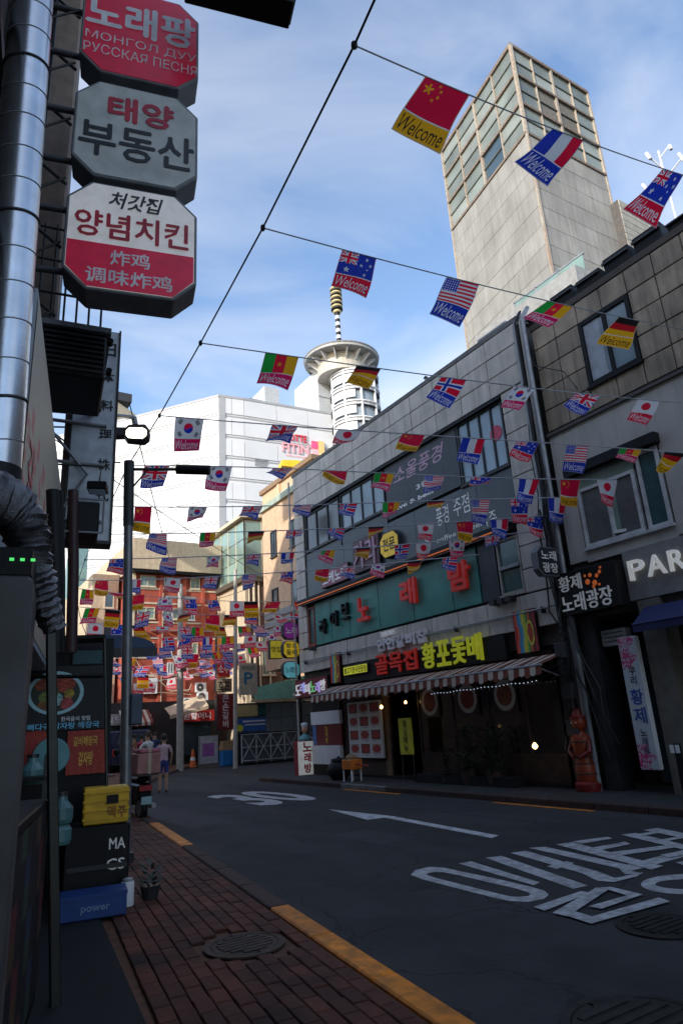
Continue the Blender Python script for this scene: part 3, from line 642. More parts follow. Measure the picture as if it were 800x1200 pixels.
for P, sz_, lab in (((11.0, 15.6, 1.98), .05, 'glowing warm bulb hanging left of the yellow notice under the awning'), ((11.2, 14.75, 2.05), .04, 'small warm bulb hanging right of the larger one under the awning'), ((10.7, 9.95, .95), .06, 'warm glowing lamp beside the orange carved figure'), ((13.2, 13.4, 1.3), .04, 'dim warm lamp inside the dark restaurant')):
    s = thing('hanging_bulb', lab, 'lamp', P); b = MB(); b.lathe(P, [(.01, -sz_), (sz_ * .8, -sz_ * .5), (sz_, 0), (sz_ * .5, sz_ * .8), (.012, sz_ * 1.1)], 12); b.build('bulb', s, m_bulb, smooth=True)
    b = MB(); b.tube([(P[0], P[1], P[2] + sz_), (P[0], P[1], 2.45 if P[2] > 1.2 else P[2] + .25)], .006, 5); b.build('cord', s, m_cable)
# menu board
def menu(u, v):
    r, c = (v * 4).astype(int), (u * 3).astype(int); fu, fv = u * 3 - c, v * 4 - r; inb = (fu > .1) & (fu < .9) & (fv > .08) & (fv < .72)
    e = ((fu - .5) / .36) ** 2 + ((fv - .4) / .28) ** 2; n = np.sin(u * 90) * np.sin(v * 120)
    col = np.where((e < 1)[:, None], np.array([.42, .05, .04]) * (1 + .5 * n[:, None]), np.where(((r + c) % 2 == 0)[:, None], np.array([.12, .05, .04]), np.array([.45, .4, .36])))
    col = np.where(inb[:, None], col, np.array([.72, .72, .7])); txt = (fv > .8) & (fv < .9) & (fu > .2) & (fu < .8) & (np.sin(u * 260) > 0)
    return np.where(txt[:, None], np.array([.15, .1, .1]), col)
s = boxsign('menu_board', 'white board with four rows of red dish photographs beside the restaurant entrance', RF, ra(17.85), ra(16.1), .62, 2.2, .02, .09, None, rim=m_white, cat='menu board')
panel_print('face', s, RF, ra(17.82), ra(16.13), .65, 2.17, .095, 60, 64, menu, m_print)
def stand_board(name, label, y0, y1, h0, h1, bgc, fg, string, X=10.95, legs=True):
    F = Fr((X, 0, 0), (0, -1, 0), (-1, 0, 0)); t_ = thing(name, label, 'sign', (X, (y0 + y1) / 2, .1))
    b = MB(); b.fb(F, ra(y1), ra(y0), h0, h1, -.02, .02); b.build('board', t_, bgc, bevel=.006)
    vtext(F, string, ra(y1) + .04, ra(y0) - .04, h0 + .05, h1 - .05, t_, fg, o=.024)
    if legs:
        for yy in (y0 + .04, y1 - .04): b = MB(); b.tube([(X, yy, .1), (X, yy, h0)], .012, 6); b.build('leg', t_, m_dkgrey)
    return t_
stand_board('notice_board', 'yellow vertical notice with black lettering standing at the restaurant door', 14.25, 14.8, .75, 1.65, M('notice_yellow', (.55, .5, .03), rough=.5), m_black, '점심메뉴')
# stools, crates and plants in the dark front
def planter(P, label, s=1.):
    t_ = thing('potted_plant', label, 'plant', P); b = MB(); b.lathe(P, [(.14 * s, 0), (.2 * s, .3 * s), (.22 * s, .31 * s), (.19 * s, .31 * s), (.17 * s, .27 * s)], 14); b.build('pot', t_, M('pot_dark', (.05, .03, .025), rough=.7))
    b = MB(); rg = random.Random(int(P[1] * 10))
    for i in range(260):
        a, rr, h = rg.uniform(0, 6.28), rg.uniform(0, .34) * s, rg.uniform(.3, 1.15) * s; c = np.array([P[0] + rr * math.cos(a), P[1] + rr * math.sin(a), P[2] + h]); d = np.array([math.cos(a), math.sin(a), rg.uniform(-.4, .8)]) * .08 * s; e = np.array([-math.sin(a), math.cos(a), 0]) * .025 * s
        b.add([c - d, c + e, c + d, c - e], [(0, 1, 2, 3)])
    b.build('leaves', t_, M('leaf_dark', (.035, .06, .03), rough=.6, var=.4)); b = MB()
    for i in range(4): b.tube([(P[0], P[1], P[2] + .2 * s), (P[0] + rg.uniform(-.15, .15) * s, P[1] + rg.uniform(-.15, .15) * s, P[2] + .9 * s)], .012 * s, 5)
    b.build('stem', t_, m_wood)
planter((11.05, 12.35, .1), 'dark leafy shrub in a pot in front of the middle of the restaurant glass', 1.15)
planter((11.05, 11.55, .1), 'dark leafy shrub in a pot nearer the drainpipes in front of the glass', 1.05)
planter((11.0, 13.1, .1), 'small potted plant left of the two larger shrubs by the glass', .7)
b = MB(); b.box(10.9, 11.35, 10.9, 14.2, .1, .3); b.build('front_step', None, m_dark_floor, 'dark low step along the foot of the restaurant glass', 'step')
# orange carved figure
def figure(P, label):
    t_ = thing('carved_figure', label, 'statue', P); mo = M('orange_lacquer', (.26, .04, .012), rough=.45, var=.3, scale=7); mr = M('red_lacquer', (.16, .014, .01), rough=.45, var=.3)
    b = MB(); b.lathe(P, [(.23, 0), (.25, .06), (.25, .14), (.2, .18)], 18); b.build('plinth', t_, mr, smooth=True)
    b = MB(); b.lathe(P, [(.17, .18), (.2, .3), (.19, .45), (.15, .6), (.17, .75), (.2, .88), (.19, .98), (.1, 1.06), (.08, 1.1)], 18); b.build('body', t_, mo, smooth=True)
    b = MB(); b.lathe((P[0], P[1], P[2] + 1.09), [(.06, 0), (.12, .05), (.155, .14), (.15, .23), (.1, .31), (.04, .34)], 18); b.build('head', t_, mo, smooth=True)
    b = MB(); b.lathe((P[0], P[1], P[2] + 1.33), [(.17, 0), (.17, .03), (.1, .06), (.08, .16), (.02, .19)], 16); b.build('hat', t_, mr, smooth=True)
    for hh, rr in ((.32, .205), (.5, .178), (.62, .155), (.9, .205)):
        b = MB(); b.lathe((P[0], P[1], P[2] + hh), [(rr - .02, -.02), (rr + .008, -.012), (rr + .008, .012), (rr - .02, .02)], 18); b.build('carved_band', t_, m_wood, smooth=True)
    for sg in (-1, 1):
        b = MB(); b.tube([(P[0] - .02, P[1] + sg * .19, P[2] + .92), (P[0] - .1, P[1] + sg * .24, P[2] + .72), (P[0] - .2, P[1] + sg * .08, P[2] + .62)], [.05, .045, .035], 8); b.build('arm', t_, mr, smooth=True)
        b = MB(); b.lathe((P[0] - .14, P[1] + sg * .05, P[2] + 1.25), [(.003, -.018), (.018, 0), (.003, .018)], 8); b.build('eye', t_, m_white)
figure(tuple(onground(690, 927, .1)), 'orange-red carved wooden figure standing on the pavement below the drainpipes')
# orange stool with things, and dark jar to its left
t_ = thing('delivery_trolley', 'small orange box on a white-legged stand at the kerb below the menu board', 'trolley', (10.45, 16.4, .1))
b = MB(); b.box(10.25, 10.62, 16.15, 16.65, .4, .66); b.build('orange_box', t_, M('orange_box', (.6, .16, .02), rough=.5), bevel=.02)
b = MB(); b.lathe((10.42, 16.4, .66), [(.16, 0), (.17, .06), (.1, .12), (.02, .14)], 14); b.build('bundle', t_, M('tan_cloth', (.3, .2, .11), rough=.9), smooth=True)
for x_ in (10.28, 10.58):
    for y_ in (16.2, 16.6): b = MB(); b.tube([(x_, y_, .1), (x_, y_, .4)], .022, 6); b.build('leg', t_, m_white)
b = MB(); b.tube([(10.4, 16.15, .55), (10.5, 15.7, .5)], .02, 6); b.build('handle', t_, M('red_handle', (.4, .03, .02)))
t_ = thing('water_jar', 'squat black jar on the pavement left of the orange box', 'jar', (10.5, 17.2, .1)); b = MB(); b.lathe((10.5, 17.2, .1), [(.2, 0), (.32, .15), (.34, .3), (.26, .45), (.2, .5), (.22, .53)], 20); b.build('body', t_, m_black, smooth=True); b = MB(); b.lathe((10.5, 17.2, .62), [(.24, 0), (.22, .04), (.05, .07), (.03, .11)], 16); b.build('lid', t_, m_black, smooth=True)
# karaoke entrance at the far corner
ke = thing('karaoke_entrance', 'narrow white-panelled karaoke entrance with a dark red poster at the alley corner', 'entrance', (11.3, 19.2, .1))
b = MB(); b.fb(RF, ra(20.1), ra(18.3), 1.62, 2.02, .0, .12); b.build('upper_panel', ke, m_white)
b = MB(); b.fb(RF, ra(20.1), ra(18.35), .42, .98, .0, .12); b.build('lower_panel', ke, m_white)
b = MB(); b.fb(RF, ra(20.1), ra(18.3), .98, 1.62, .0, .07); b.build('poster', ke, M('poster_maroon', (.18, .015, .02), rough=.4))
vtext(RF, '노래방', ra(19.45), ra(18.95), 1.02, 1.6, ke, M('poster_gold', (.75, .5, .05), rough=.5), o=.075)
b = MB(); b.fb(RF, ra(20.1), ra(18.35), .1, .42, .0, .1); b.fb(RF, ra(20.1), ra(18.35), 2.02, 2.5, .0, .05); b.build('dark_panel', ke, m_black)
b = MB(); b.fb(RF, ra(20.08), ra(19.85), 1.0, 1.6, .071, .08); b.build('photo_strip', ke, M('photo_blue', (.1, .2, .45)))
# roof units
rg = random.Random(12)
for i, y0 in enumerate((19.6, 17.4, 15.0, 13.1)):
    t_ = thing('roof_vent', 'metal vent pipe on the grey tiled roof edge, %s from the alley' % ['first', 'second', 'third', 'fourth'][i], 'vent', (11.7, y0, 10.74), 'vent pipes on the grey roof edge')
    h = .25 + .12 * (i % 2); b = MB(); b.tube([(11.7, y0, 10.7), (11.7, y0, 10.74 + h)], .04, 8); b.build('pipe', t_, m_grey); b = MB(); b.lathe((11.7, y0, 10.74 + h), [(.08, 0), (.02, .07)], 8); b.build('cap', t_, m_dkgrey)
t_ = thing('roof_unit', 'small grey rooftop box above the right end of the grey tiled building', 'roof unit', (12.6, 11, 10.74))
b = MB(); b.box(12.2, 13.2, 10.3, 11.4, 10.74, 11.55); b.build('housing', t_, m_grey, bevel=.02)
for i in range(5): b = MB(); b.box(12.17, 12.2, 10.4, 11.3, 10.85 + i * .13, 10.93 + i * .13); b.build('louvre', t_, m_dkgrey)
# drainpipes and cables between the two right buildings
dp = thing('drainpipe_bundle', 'bundle of drainpipes and black cables running down between the two buildings on the right', 'pipes', (11.3, 9.15, 0))
for (xx, yy, r_, mm, z0) in ((11.28, 9.28, .055, m_grey, .15), (11.3, 9.12, .04, m_plaster, .1), (11.26, 9.0, .05, m_grey, .1), (11.22, 9.2, .03, m_black, .1), (11.33, 9.38, .025, m_plaster, 3.0)):
    b = MB(); b.tube([(xx, yy, z0), (xx, yy, 10.5), (xx + .25, yy, 10.9)], r_, 10); b.build('pipe', dp, mm, smooth=True)
rg = random.Random(5)
for i in range(9):
    y0 = 9.0 + rg.uniform(0, .35); pts = [(11.2 - rg.uniform(0, .12), y0 + rg.uniform(-.1, .1) + (.9 * max(0, (3.6 - z)) / 3.6 * (-1 if i % 2 else .3)), z) for z in np.linspace(.6 + i * .12, 4.8 + i * .5, 9)]
    b = MB(); b.tube(pts, .012 + .006 * (i % 3), 6); b.build('cable', dp, m_cable)
for z in (1.1, 1.8, 2.6): b = MB(); b.box(11.05, 11.2, 9.12, 9.4, z, z + .32); b.build('meter_box', dp, m_dkgrey, bevel=.01)
for k in range(3): b = MB(); b.tube([(10.95, 9.1, 2.3 + k * .12), (10.8, 9.6, 2.15 + k * .1), (11.1, 10.2, 2.25)], .012, 6); b.build('loop_cable', dp, m_cable)

# ================================================================== RIGHT-HAND BUILDING (brown tiles above, bakery sign)
pb = thing('brown_tiled_building', 'nearest right building with stained brown tiles above plain grey wall and dark shops below', 'building', (15, 4, 0))
b = MB(); b.box(11.5, 20, -8, 8.95, 3.35, 10.15); b.box(12.6, 20, -8, 8.95, .1, 3.35); b.build('wall', pb, m_joint)
b = MB(); b.box(11.4, 20.1, -8, 8.97, 10.15, 10.3); b.build('roof_coping', pb, M('coping_brown', (.08, .07, .06), rough=.8, streak=.3))
W1 = (6.448, 7.689, 8.07, 9.61)
tiles(pb, RF, ra(8.93), ra(-1), 7.54, 10.14, .62, .52, m_tile_brown, o=-.06, skip=lambda a, h, da, dh: W1[0] < -a < W1[1] and W1[2] < h < W1[3])
b = MB(); a0, a1 = ra(8.93), ra(-8)
# plain plastered storey built as wall pieces round the window
for (ya, yb, z0, z1) in ((8.93, 8.5, 4.5, 7.42), (8.5, 6.5, 6.3, 7.42), (8.5, 6.5, 4.45, 4.72), (6.5, -8, 4.5, 7.42)): b.fb(RF, ra(ya), ra(yb), z0, z1, -.1, -.02)
b.build('plaster_wall', pb, m_plaster)
b = MB(); b.fb(RF, ra(8.95), ra(-8), 7.42, 7.49, -.1, .04); b.build('string_course', pb, m_joint)
wa = window(pb, RF, ra(W1[1]), ra(W1[0]), W1[2], W1[3], -.06, panes=2, fm=m_black, gm=m_glb, fw=.09, label='upper black framed two-pane window among the brown tiles')
b = MB(); b.fb(RF, ra(W1[1]) + .1, ra(W1[0]) - .75, W1[2] + .1, W1[3] - .1, -.035, -.03); b.build('blind', wa, M('pale_blind', (.42, .46, .52), rough=.5))
b = MB(); b.fb(RF, ra(8.6), ra(6.45), 6.3, 6.5, -.02, .16); b.build('window_hood', pb, m_black)
wb = window(pb, RF, ra(8.45), ra(7.1), 4.74, 6.0, -.06, panes=2, fm=M('window_frame_white', (.55, .57, .58), rough=.4), gm=M('glass_grey_dim', (.1, .11, .115), rough=.15, spec=.8), fw=.07, label='lower white framed window with one sash open')
b = MB(); b.fb(RF, ra(8.45), ra(7.1), 6.02, 6.28, -.09, -.03); b.build('transom_glass', pb, m_glg)
window(pb, RF, ra(7.02), ra(6.55), 4.74, 6.28, -.06, panes=1, fm=M('window_frame_white'), gm=M('glass_teal_dim', (.03, .09, .1), rough=.12), fw=.06)
Fo = frame_az(RF.p(ra(7.75), 0, .02), 150)
window(pb, Fo, 0, .66, 4.85, 5.95, 0, panes=1, fm=M('window_frame_white'), gm=m_glg, fw=.06, sill=False, name='open_sash', label='white sash swung open towards the street')
b = MB(); b.fb(RF, ra(7.68), ra(-8), 3.5, 4.46, -.1, .02); b.build('sign_band', pb, M('band_grey', (.24, .24, .235), rough=.6, streak=.15))
s = thing('raised_lettering', 'white raised capital letters on the grey band over the blue awning', 'sign', RF.p(ra(6.6), 3.85, .05))
for ch, ya, yb in (('P', 7.56, 7.22), ('A', 7.18, 6.8), ('R', 6.73, 6.42), ('I', 6.33, 6.27), ('S', 6.18, 5.88)):
    b = MB(); text_mb(b, RF, ch, ra(ya), ra(yb), 3.86, 4.24, .05, .05, None, .012, res=4); b.build('letter', s, M('letter_white_lit', (.75, .76, .74), rough=.4, emit=.12))
s = boxsign('shop_fascia_sign', 'black sign box with grey Korean letters and orange figures left of the white capitals', RF, ra(9.12), ra(7.7), 3.42, 4.3, .0, .28, None, rim=m_black)
m_sil = M('silver_letter', (.5, .52, .53), rough=.4, emit=.06)
text(RF, '황제', ra(9.06), ra(8.5), 3.9, 4.22, s, m_sil, o=.285, depth=.02, bold=.025)
text(RF, '노래광장', ra(9.06), ra(7.85), 3.47, 3.84, s, m_sil, o=.285, depth=.02, bold=.025)
b = MB()
for (yy, z, r_) in ((8.36, 4.0, .06), (8.28, 4.12, .045), (8.2, 3.95, .06), (8.13, 4.08, .045), (8.05, 4.14, .04), (8.02, 4.22, .03), (8.4, 4.13, .03), (8.24, 3.88, .035), (8.1, 3.9, .03)):
    b.lathe(RF.p(ra(yy), z, .285), [(r_, 0), (r_ * .8, .01)], 7, F=RF)
b.build('orange_figures', s, M('orange_print', (.75, .16, .03), rough=.5, emit=.1))
# projecting octagonal sign
F9 = frame_az((0, 9.0, 0), 90)
s = boxsign('octagonal_sign', 'small dark octagonal sign with white outlined letters projecting from the drainpipes', F9, 10.5, 11.2, 4.24, 4.86, -.16, .0, M('oct_dark_face', (.03, .035, .045), rough=.35), cut=.13, rim=M('oct_rim', (.16, .17, .19), rough=.4))
text(F9, '노래', 10.62, 11.08, 4.57, 4.78, s, m_sil, o=.012, bold=.02); text(F9, '광장', 10.62, 11.08, 4.31, 4.52, s, m_sil, o=.012, bold=.02)
b = MB(); b.tube([F9.p(11.2, 4.7, -.08), F9.p(11.4, 4.7, -.08)], .02, 6); b.tube([F9.p(11.2, 4.4, -.08), F9.p(11.4, 4.4, -.08)], .02, 6); b.build('bracket', s, m_black)
# ground floor: dark openings, column, awning, vertical sign
b = MB(); b.fb(RF, ra(7.55), ra(7.1), .1, 3.48, -.4, .02); b.build('column', pb, M('column_stone', (.14, .13, .11), rough=.7, streak=.2))
b = MB(); b.fb(RF, ra(8.95), ra(8.62), .1, 3.4, -.4, .0); b.build('column', pb, m_dkgrey)
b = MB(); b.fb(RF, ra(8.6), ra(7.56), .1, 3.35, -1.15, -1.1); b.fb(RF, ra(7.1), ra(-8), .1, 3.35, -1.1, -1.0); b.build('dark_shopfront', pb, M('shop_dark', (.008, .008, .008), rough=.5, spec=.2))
window(pb, RF, ra(6.9), ra(5.2), .5, 3.0, -1.0, panes=2, fm=m_black, gm=M('shop_glass_amber', (.06, .05, .03), rough=.1)); window(pb, RF, ra(8.5), ra(7.65), .15, 2.7, -1.1, panes=1, fm=m_dkgrey, gm=m_gl, sill=False)
s = thing('blue_awning', 'dark blue folded awning over the shop below the white capitals', 'awning', RF.p(ra(6.5), 2.9, .3))
b = MB(); b.add([RF.p(ra(7.42), 3.34, .02), RF.p(ra(3), 3.34, .02), RF.p(ra(3), 3.0, .5), RF.p(ra(7.42), 3.0, .5)], [(0, 1, 2, 3)]); b.build('canopy', s, M('awning_blue', (.01, .018, .09), rough=.7))
b = MB(); b.fb(RF, ra(7.42), ra(3), 2.86, 3.0, .49, .505); b.build('valance', s, M('awning_blue')); b = MB(); b.tube([RF.p(ra(7.42), 3.0, .5), RF.p(ra(3), 3.0, .5)], .02, 6); b.build('front_bar', s, M('bar_blue', (.03, .04, .15)))
s = boxsign('shop_plate', 'blank pale plate fixed over the dark doorway left of the tall floral sign', RF, ra(8.56), ra(8.0), 2.74, 3.06, -.3, -.1, None, rim=M('plate_grey', (.35, .35, .34), rough=.5))
for z in (2.82, 2.9, 2.98): b = MB(); b.fb(RF, ra(8.5), ra(8.06), z, z + .02, -.1, -.096); b.build('engraved_line', s, m_dkgrey)
def floral(u, v):
    base = np.array([.52, .56, .6]) + 0 * u[:, None]; n = np.sin(u * 25 + 3 * np.sin(v * 60)) * np.sin(v * 80 + 4 * np.sin(u * 9)); fl = ((v < .25) | (v > .82)) & (n > -.15) & (u < .75 + .2 * np.sin(v * 50))
    return np.where(fl[:, None], np.array([.5, .05, .17]) * (1 + .4 * n[:, None]), base)
FV = frame_az(RF.p(ra(8.02), 0, .05), 180)
s = boxsign('vertical_sign', 'tall white vertical sign with pink flowers and blue Korean letters beside the stone column', FV, 0, .38, .5, 2.84, 0, .12, None, rim=m_white)
panel_print('face', s, FV, .01, .37, .51, 2.83, .125, 40, 240, floral, m_print)
vtext(FV, '우리', .12, .28, 1.95, 2.3, s, M('ink_dark', (.05, .05, .08)), o=.13); vtext(FV, '황제', .07, .33, 1.25, 1.9, s, M('ink_blue', (.03, .08, .35)), o=.13, bold=.035); vtext(FV, '노래광', .13, .27, .75, 1.2, s, M('ink_dark'), o=.13)
t_ = thing('bollard_lamp', 'dark post with two white tags beside the stone column at the right edge', 'post', (11.1, 7.15, .1)); b = MB(); b.tube([(11.1, 7.15, .1), (11.1, 7.15, .95)], .06, 10); b.build('post', t_, m_black)
for q in (0, .1): b = MB(); b.box(11.02, 11.035, 7.1 + q - .03, 7.14 + q, .8, .93); b.build('tag', t_, m_white)
# dark planters on the roof edge
rg = random.Random(3)
for i in range(11):
    y0 = 8.7 - i * .72; hgt = rg.uniform(.18, .5); t_ = thing('roof_crate', 'dark weathered box on the roof edge of the brown tiled building, %s from the drainpipes' % ['first', 'second', 'third', 'fourth', 'fifth', 'sixth', 'seventh', 'eighth', 'ninth', 'tenth', 'eleventh'][i], 'crate', (11.6, y0, 10.3), 'dark boxes along the roof edge')
    b = MB(); b.hexa([(11.42, y0 - .3, 10.3), (11.9, y0 - .3, 10.3), (11.9, y0 + .28, 10.3), (11.42, y0 + .28, 10.3), (11.4, y0 - .33, 10.3 + hgt), (11.92, y0 - .3, 10.3 + hgt * .9), (11.9, y0 + .3, 10.3 + hgt * 1.1), (11.4, y0 + .3, 10.3 + hgt)]); b.build('box', t_, m_black, bevel=.02)
    b = MB(); b.box(11.36, 11.4, y0 - .32, y0 + .3, 10.3 + hgt * .6, 10.3 + hgt * .75); b.build('rim', t_, m_dkgrey)
# aerial
t_ = thing('roof_aerial', 'white rooftop aerial with several panel antennas behind the Australian flag', 'antenna', (13, 5.9, 10.3))
b = MB(); b.tube([(13, 5.9, 10.3), (13, 5.9, 13.6)], .025, 8); b.build('mast', t_, m_white)
for k, (dy, dz, dx) in enumerate(((.45, 12.9, 0), (-.4, 13.1, .1), (.1, 13.4, -.3), (.7, 12.6, .2), (-.15, 13.7, .2))):
    b = MB(); b.tube([(13, 5.9, dz - .3), (13 + dx, 5.9 + dy, dz)], .018, 6); b.build('arm', t_, m_white); b = MB(); b.hexa([(13 + dx - .04, 5.9 + dy - .07, dz - .12), (13 + dx + .04, 5.9 + dy - .07, dz - .12), (13 + dx + .04, 5.9 + dy + .0, dz - .12), (13 + dx - .04, 5.9 + dy + .0, dz - .12)] + [(13 + dx - .04 + .05 * k, 5.9 + dy - .07 + .1, dz + .2), (13 + dx + .04 + .05 * k, 5.9 + dy - .07 + .1, dz + .2), (13 + dx + .04 + .05 * k, 5.9 + dy + .1, dz + .2), (13 + dx - .04 + .05 * k, 5.9 + dy + .1, dz + .2)]); b.build('antenna_panel', t_, m_white, bevel=.01)

# ================================================================== TOWER behind
TX = 22.
pT = onX(597, 52.5, TX); TZ = pT[2]; pTl = onground(517, 178, TZ); pR = onground(687.5, 108.7, TZ); TY0 = pT[1]
W1_, W2_ = np.linalg.norm((pTl - pT)[:2]), np.linalg.norm((pR - pT)[:2]); AZ1 = math.degrees(math.atan2(*(pT - pTl)[:2])); AZ2 = math.degrees(math.atan2(*(pR - pT)[:2]))
zb = (onD(619, 170.6, math.hypot(*pT[:2]))[2] + onD(528, 255, math.hypot(*pTl[:2]))[2]) / 2
tw = thing('lift_tower', 'tall pale concrete tower with a greenish glazed crown and rusty white frame', 'tower', (TX, TY0, 0))
m_towc = M('tower_concrete', (.27, .267, .25), rough=.8, var=.16, scale=.7, streak=.6, stain=(.15, .14, .12)); m_frame = M('tower_frame', (.36, .32, .26), rough=.6, var=.2, streak=.55, stain=(.25, .1, .05))
FT1 = frame_az((pTl[0], pTl[1], 0), AZ1); FT2 = frame_az((pT[0], pT[1], 0), AZ2)
def quadbox(mb, e, z0_, z1_):
    e1, e2 = FT1.ux, FT2.ux; A_ = np.array([pT[0], pT[1], 0]) - e1 * -e + e2 * -e; pts = [A_, A_ + e2 * (W2_ + 2 * e), A_ + e2 * (W2_ + 2 * e) - e1 * (W1_ + 2 * e), A_ - e1 * (W1_ + 2 * e)]
    return mb.hexa([tuple(q[:2]) + (z0_,) for q in pts] + [tuple(q[:2]) + (z1_,) for q in pts])
b = quadbox(MB(), -.12, 0, TZ - .1); b.build('core', tw, M('tower_joint', (.2, .195, .18), rough=.9))
tiles(tw, FT1, 0, W1_, 10, zb - .03, W1_ / 3, 1.1, m_towc, th_=.06, o=-.08, gap=.012, name='concrete_panel')
tiles(tw, FT2, 0, W2_, 10, zb - .03, W2_ / 3, 1.1, m_towc, th_=.06, o=-.08, gap=.012, name='concrete_panel')
hb = (TZ - zb) / 3
m_tg1 = M('tower_glass_green', (.17, .195, .175), rough=.25, var=.3, scale=.5, bump=.02); m_tg2 = M('tower_glass_pale', (.235, .26, .235), rough=.3, var=.3, scale=.5, bump=.02)
for F, c0, c1, nb in ((FT1, 0, W1_, 2), (FT2, 0, W2_, 2)):
    st = (c1 - c0) / nb
    for j in range(3):
        for i in range(nb):
            for q in range(2):
                for k in range(2):
                    a_, h_ = c0 + i * st + k * st / 2, zb + j * hb + q * hb / 2
                    dark = (F is FT1 and j == 0 and i == 1 and k == 0 and True) or (F is FT2 and j == 1 and (i, k) in ((0, 1), (1, 0)))
                    b = MB(); b.fb(F, a_ + .05, a_ + st / 2 - .05, h_ + .05, h_ + hb / 2 - .05, -.09, -.06 if not dark else -.075)
                    b.build('pane', tw, m_gl if dark and F is FT1 else (M('tower_louvre', (.14, .13, .11), rough=.7) if dark else (m_tg1 if (i + j + q + k) % 3 else m_tg2)))
    fr_ = MB()
    for j in range(4): fr_.fb(F, c0 - .03, c1 + .03, zb + j * hb - .09, zb + j * hb + .05, -.08, .05)
    fr_.build('frame_rail', tw, M('frame_brown', (.17, .13, .1), rough=.7, var=.3)); fr_ = MB()
    for j in range(3): fr_.fb(F, c0, c1, zb + (j + .5) * hb - .035, zb + (j + .5) * hb + .035, -.08, -.01)
    fr_.build('glazing_bar', tw, M('frame_dark', (.1, .11, .09), rough=.6))
    for i in range(nb + 1):
        b = MB(); b.fb(F, c0 + i * st - .07, c0 + i * st + .07, zb, TZ, -.08, .035); b.build('frame_post', tw, m_frame)
        if i < nb: b = MB(); b.fb(F, c0 + (i + .5) * st - .035, c0 + (i + .5) * st + .035, zb, TZ, -.08, .02); b.build('mullion', tw, m_frame)
for (c_, F) in ((0, FT1), (W1_, FT1), (W2_, FT2)): b = MB(); b.fb(F, c_ - .06, c_ + .06, 8, zb, -.08, .03); b.build('corner_strip', tw, m_frame)
b = quadbox(MB(), .03, TZ, TZ + .15); b.build('roof', tw, M('frame_brown'))
sb = thing('sided_building', 'pale building with horizontal siding behind the right side of the tower', 'building', (30, 14, 0))
sz_ = onD(750, 255, 36)[2]; pS = onD(713, 225, 36)
zs = onY(713, 228, 15.0)[2]; b = MB(); b.box(27.6, 42, 15.0, 22, 0, zs); b.build('wall', sb, m_joint); F = frame_az((0, 15.0, 0), 90)
for i in range(30): b = MB(); b.fb(F, 27.6, 42, zs - (i + 1) * .41, zs - (i + 1) * .41 + .38, 0, .05); b.build('siding_board', sb, M('siding_cream', (.32, .31, .27), rough=.7, streak=.3))

rl = thing('glass_railing', 'thin framed greenish glass screen on the roof below the tower', 'railing', (16, 12, 10.6))
b = MB(); b.box(14.5, 18.9, 9.5, 13.6, 10.6, 13.6); b.build('stair_house', rl, M('stairhouse_grey', (.36, .36, .34), rough=.7, streak=.3))
for i in range(3):
    P0 = onD(621, 303, 20) if i == 0 else None
    b = MB(); b.box(15.9, 15.93, 10.1 + i * .95, 11.0 + i * .95, 13.6, 14.9); b.build('pane', rl, m_glg)
    b = MB(); b.box(15.88, 15.95, 11.0 + i * .95, 11.05 + i * .95, 13.6, 14.95); b.build('post', rl, m_grey)
b = MB(); b.box(15.88, 15.95, 10.05, 12.95, 14.9, 14.96); b.build('rail', rl, m_grey)

# ================================================================== LEFT SIDE
lb = thing('shop_building', 'dark tall building at the left edge carrying the duct and the stacked octagonal signs', 'building', (-4, 2, 0))
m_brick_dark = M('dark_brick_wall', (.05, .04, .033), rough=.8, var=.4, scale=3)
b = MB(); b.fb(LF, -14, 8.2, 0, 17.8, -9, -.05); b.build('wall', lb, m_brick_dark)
for i in range(9):   # storey ledges and dim windows up the face
    b = MB(); b.fb(LF, -13.9, 8.1, 2.9 + i * 1.55, 3.02 + i * 1.55, -.05, .03); b.build('ledge', lb, m_dkgrey)
for j in range(3):
    for a_ in (1.2, 4.4): window(lb, LF, a_, a_ + 1.6, 6.6 + j * 3.1, 8.2 + j * 3.1, -.05, panes=2, fm=m_dkgrey, gm=m_gl)
m_pil = M('pilaster_beige', (.23, .17, .13), rough=.7, var=.2, streak=.3)
for (a_, w_) in ((6.9, .55), (7.75, .4)):
    b = MB(); b.fb(LF, a_, a_ + w_, 5.8, 17.9, -.05, .42); b.build('pilaster', lb, m_pil, bevel=.03)
b = MB(); b.fb(LF, 7.45, 7.75, 5.8, 17.8, -.05, .3); b.build('recess', lb, M('recess_red_brown', (.09, .03, .02), rough=.7))
# unseen buildings added to the left row, beyond and behind, to shade the street
for i, (x0, x1, y0, y1, h, c) in enumerate(((-14, -1.2, 9.2, 21, 17.8, (.28, .26, .23)), (-16, -2.2, 24, 44, 9.5, (.3, .2, .16)), (-14, -1.6, 46, 62, 10, (.3, .3, .3)), (-17, -4, -34, -15, 16, (.3, .27, .24)))):
    t_ = thing('added_shade_building', 'shade building added to the left row %s, outside the view' % ['just past the dark shop building', 'second past the dark shop building', 'third past the dark shop building', 'behind the camera'][i], 'building', (x0, y0, 0))
    b = MB(); b.box(x0, x1, y0, y1, 0, h); b.build('wall', t_, M('shade_building_wall_%d' % i, c, rough=.8, streak=.3)); F = frame_az((x1, 0, 0), 0)
    for q in range(6):
        b = MB()
        for k in range(4): b.fb(F, y0 + 1 + k * (y1 - y0) / 4, y0 + 3 + k * (y1 - y0) / 4, 2 + q * 3.3, 3.6 + q * 3.3, -.03, .03)
        b.build('window_row', t_, m_gl, kind='stuff')
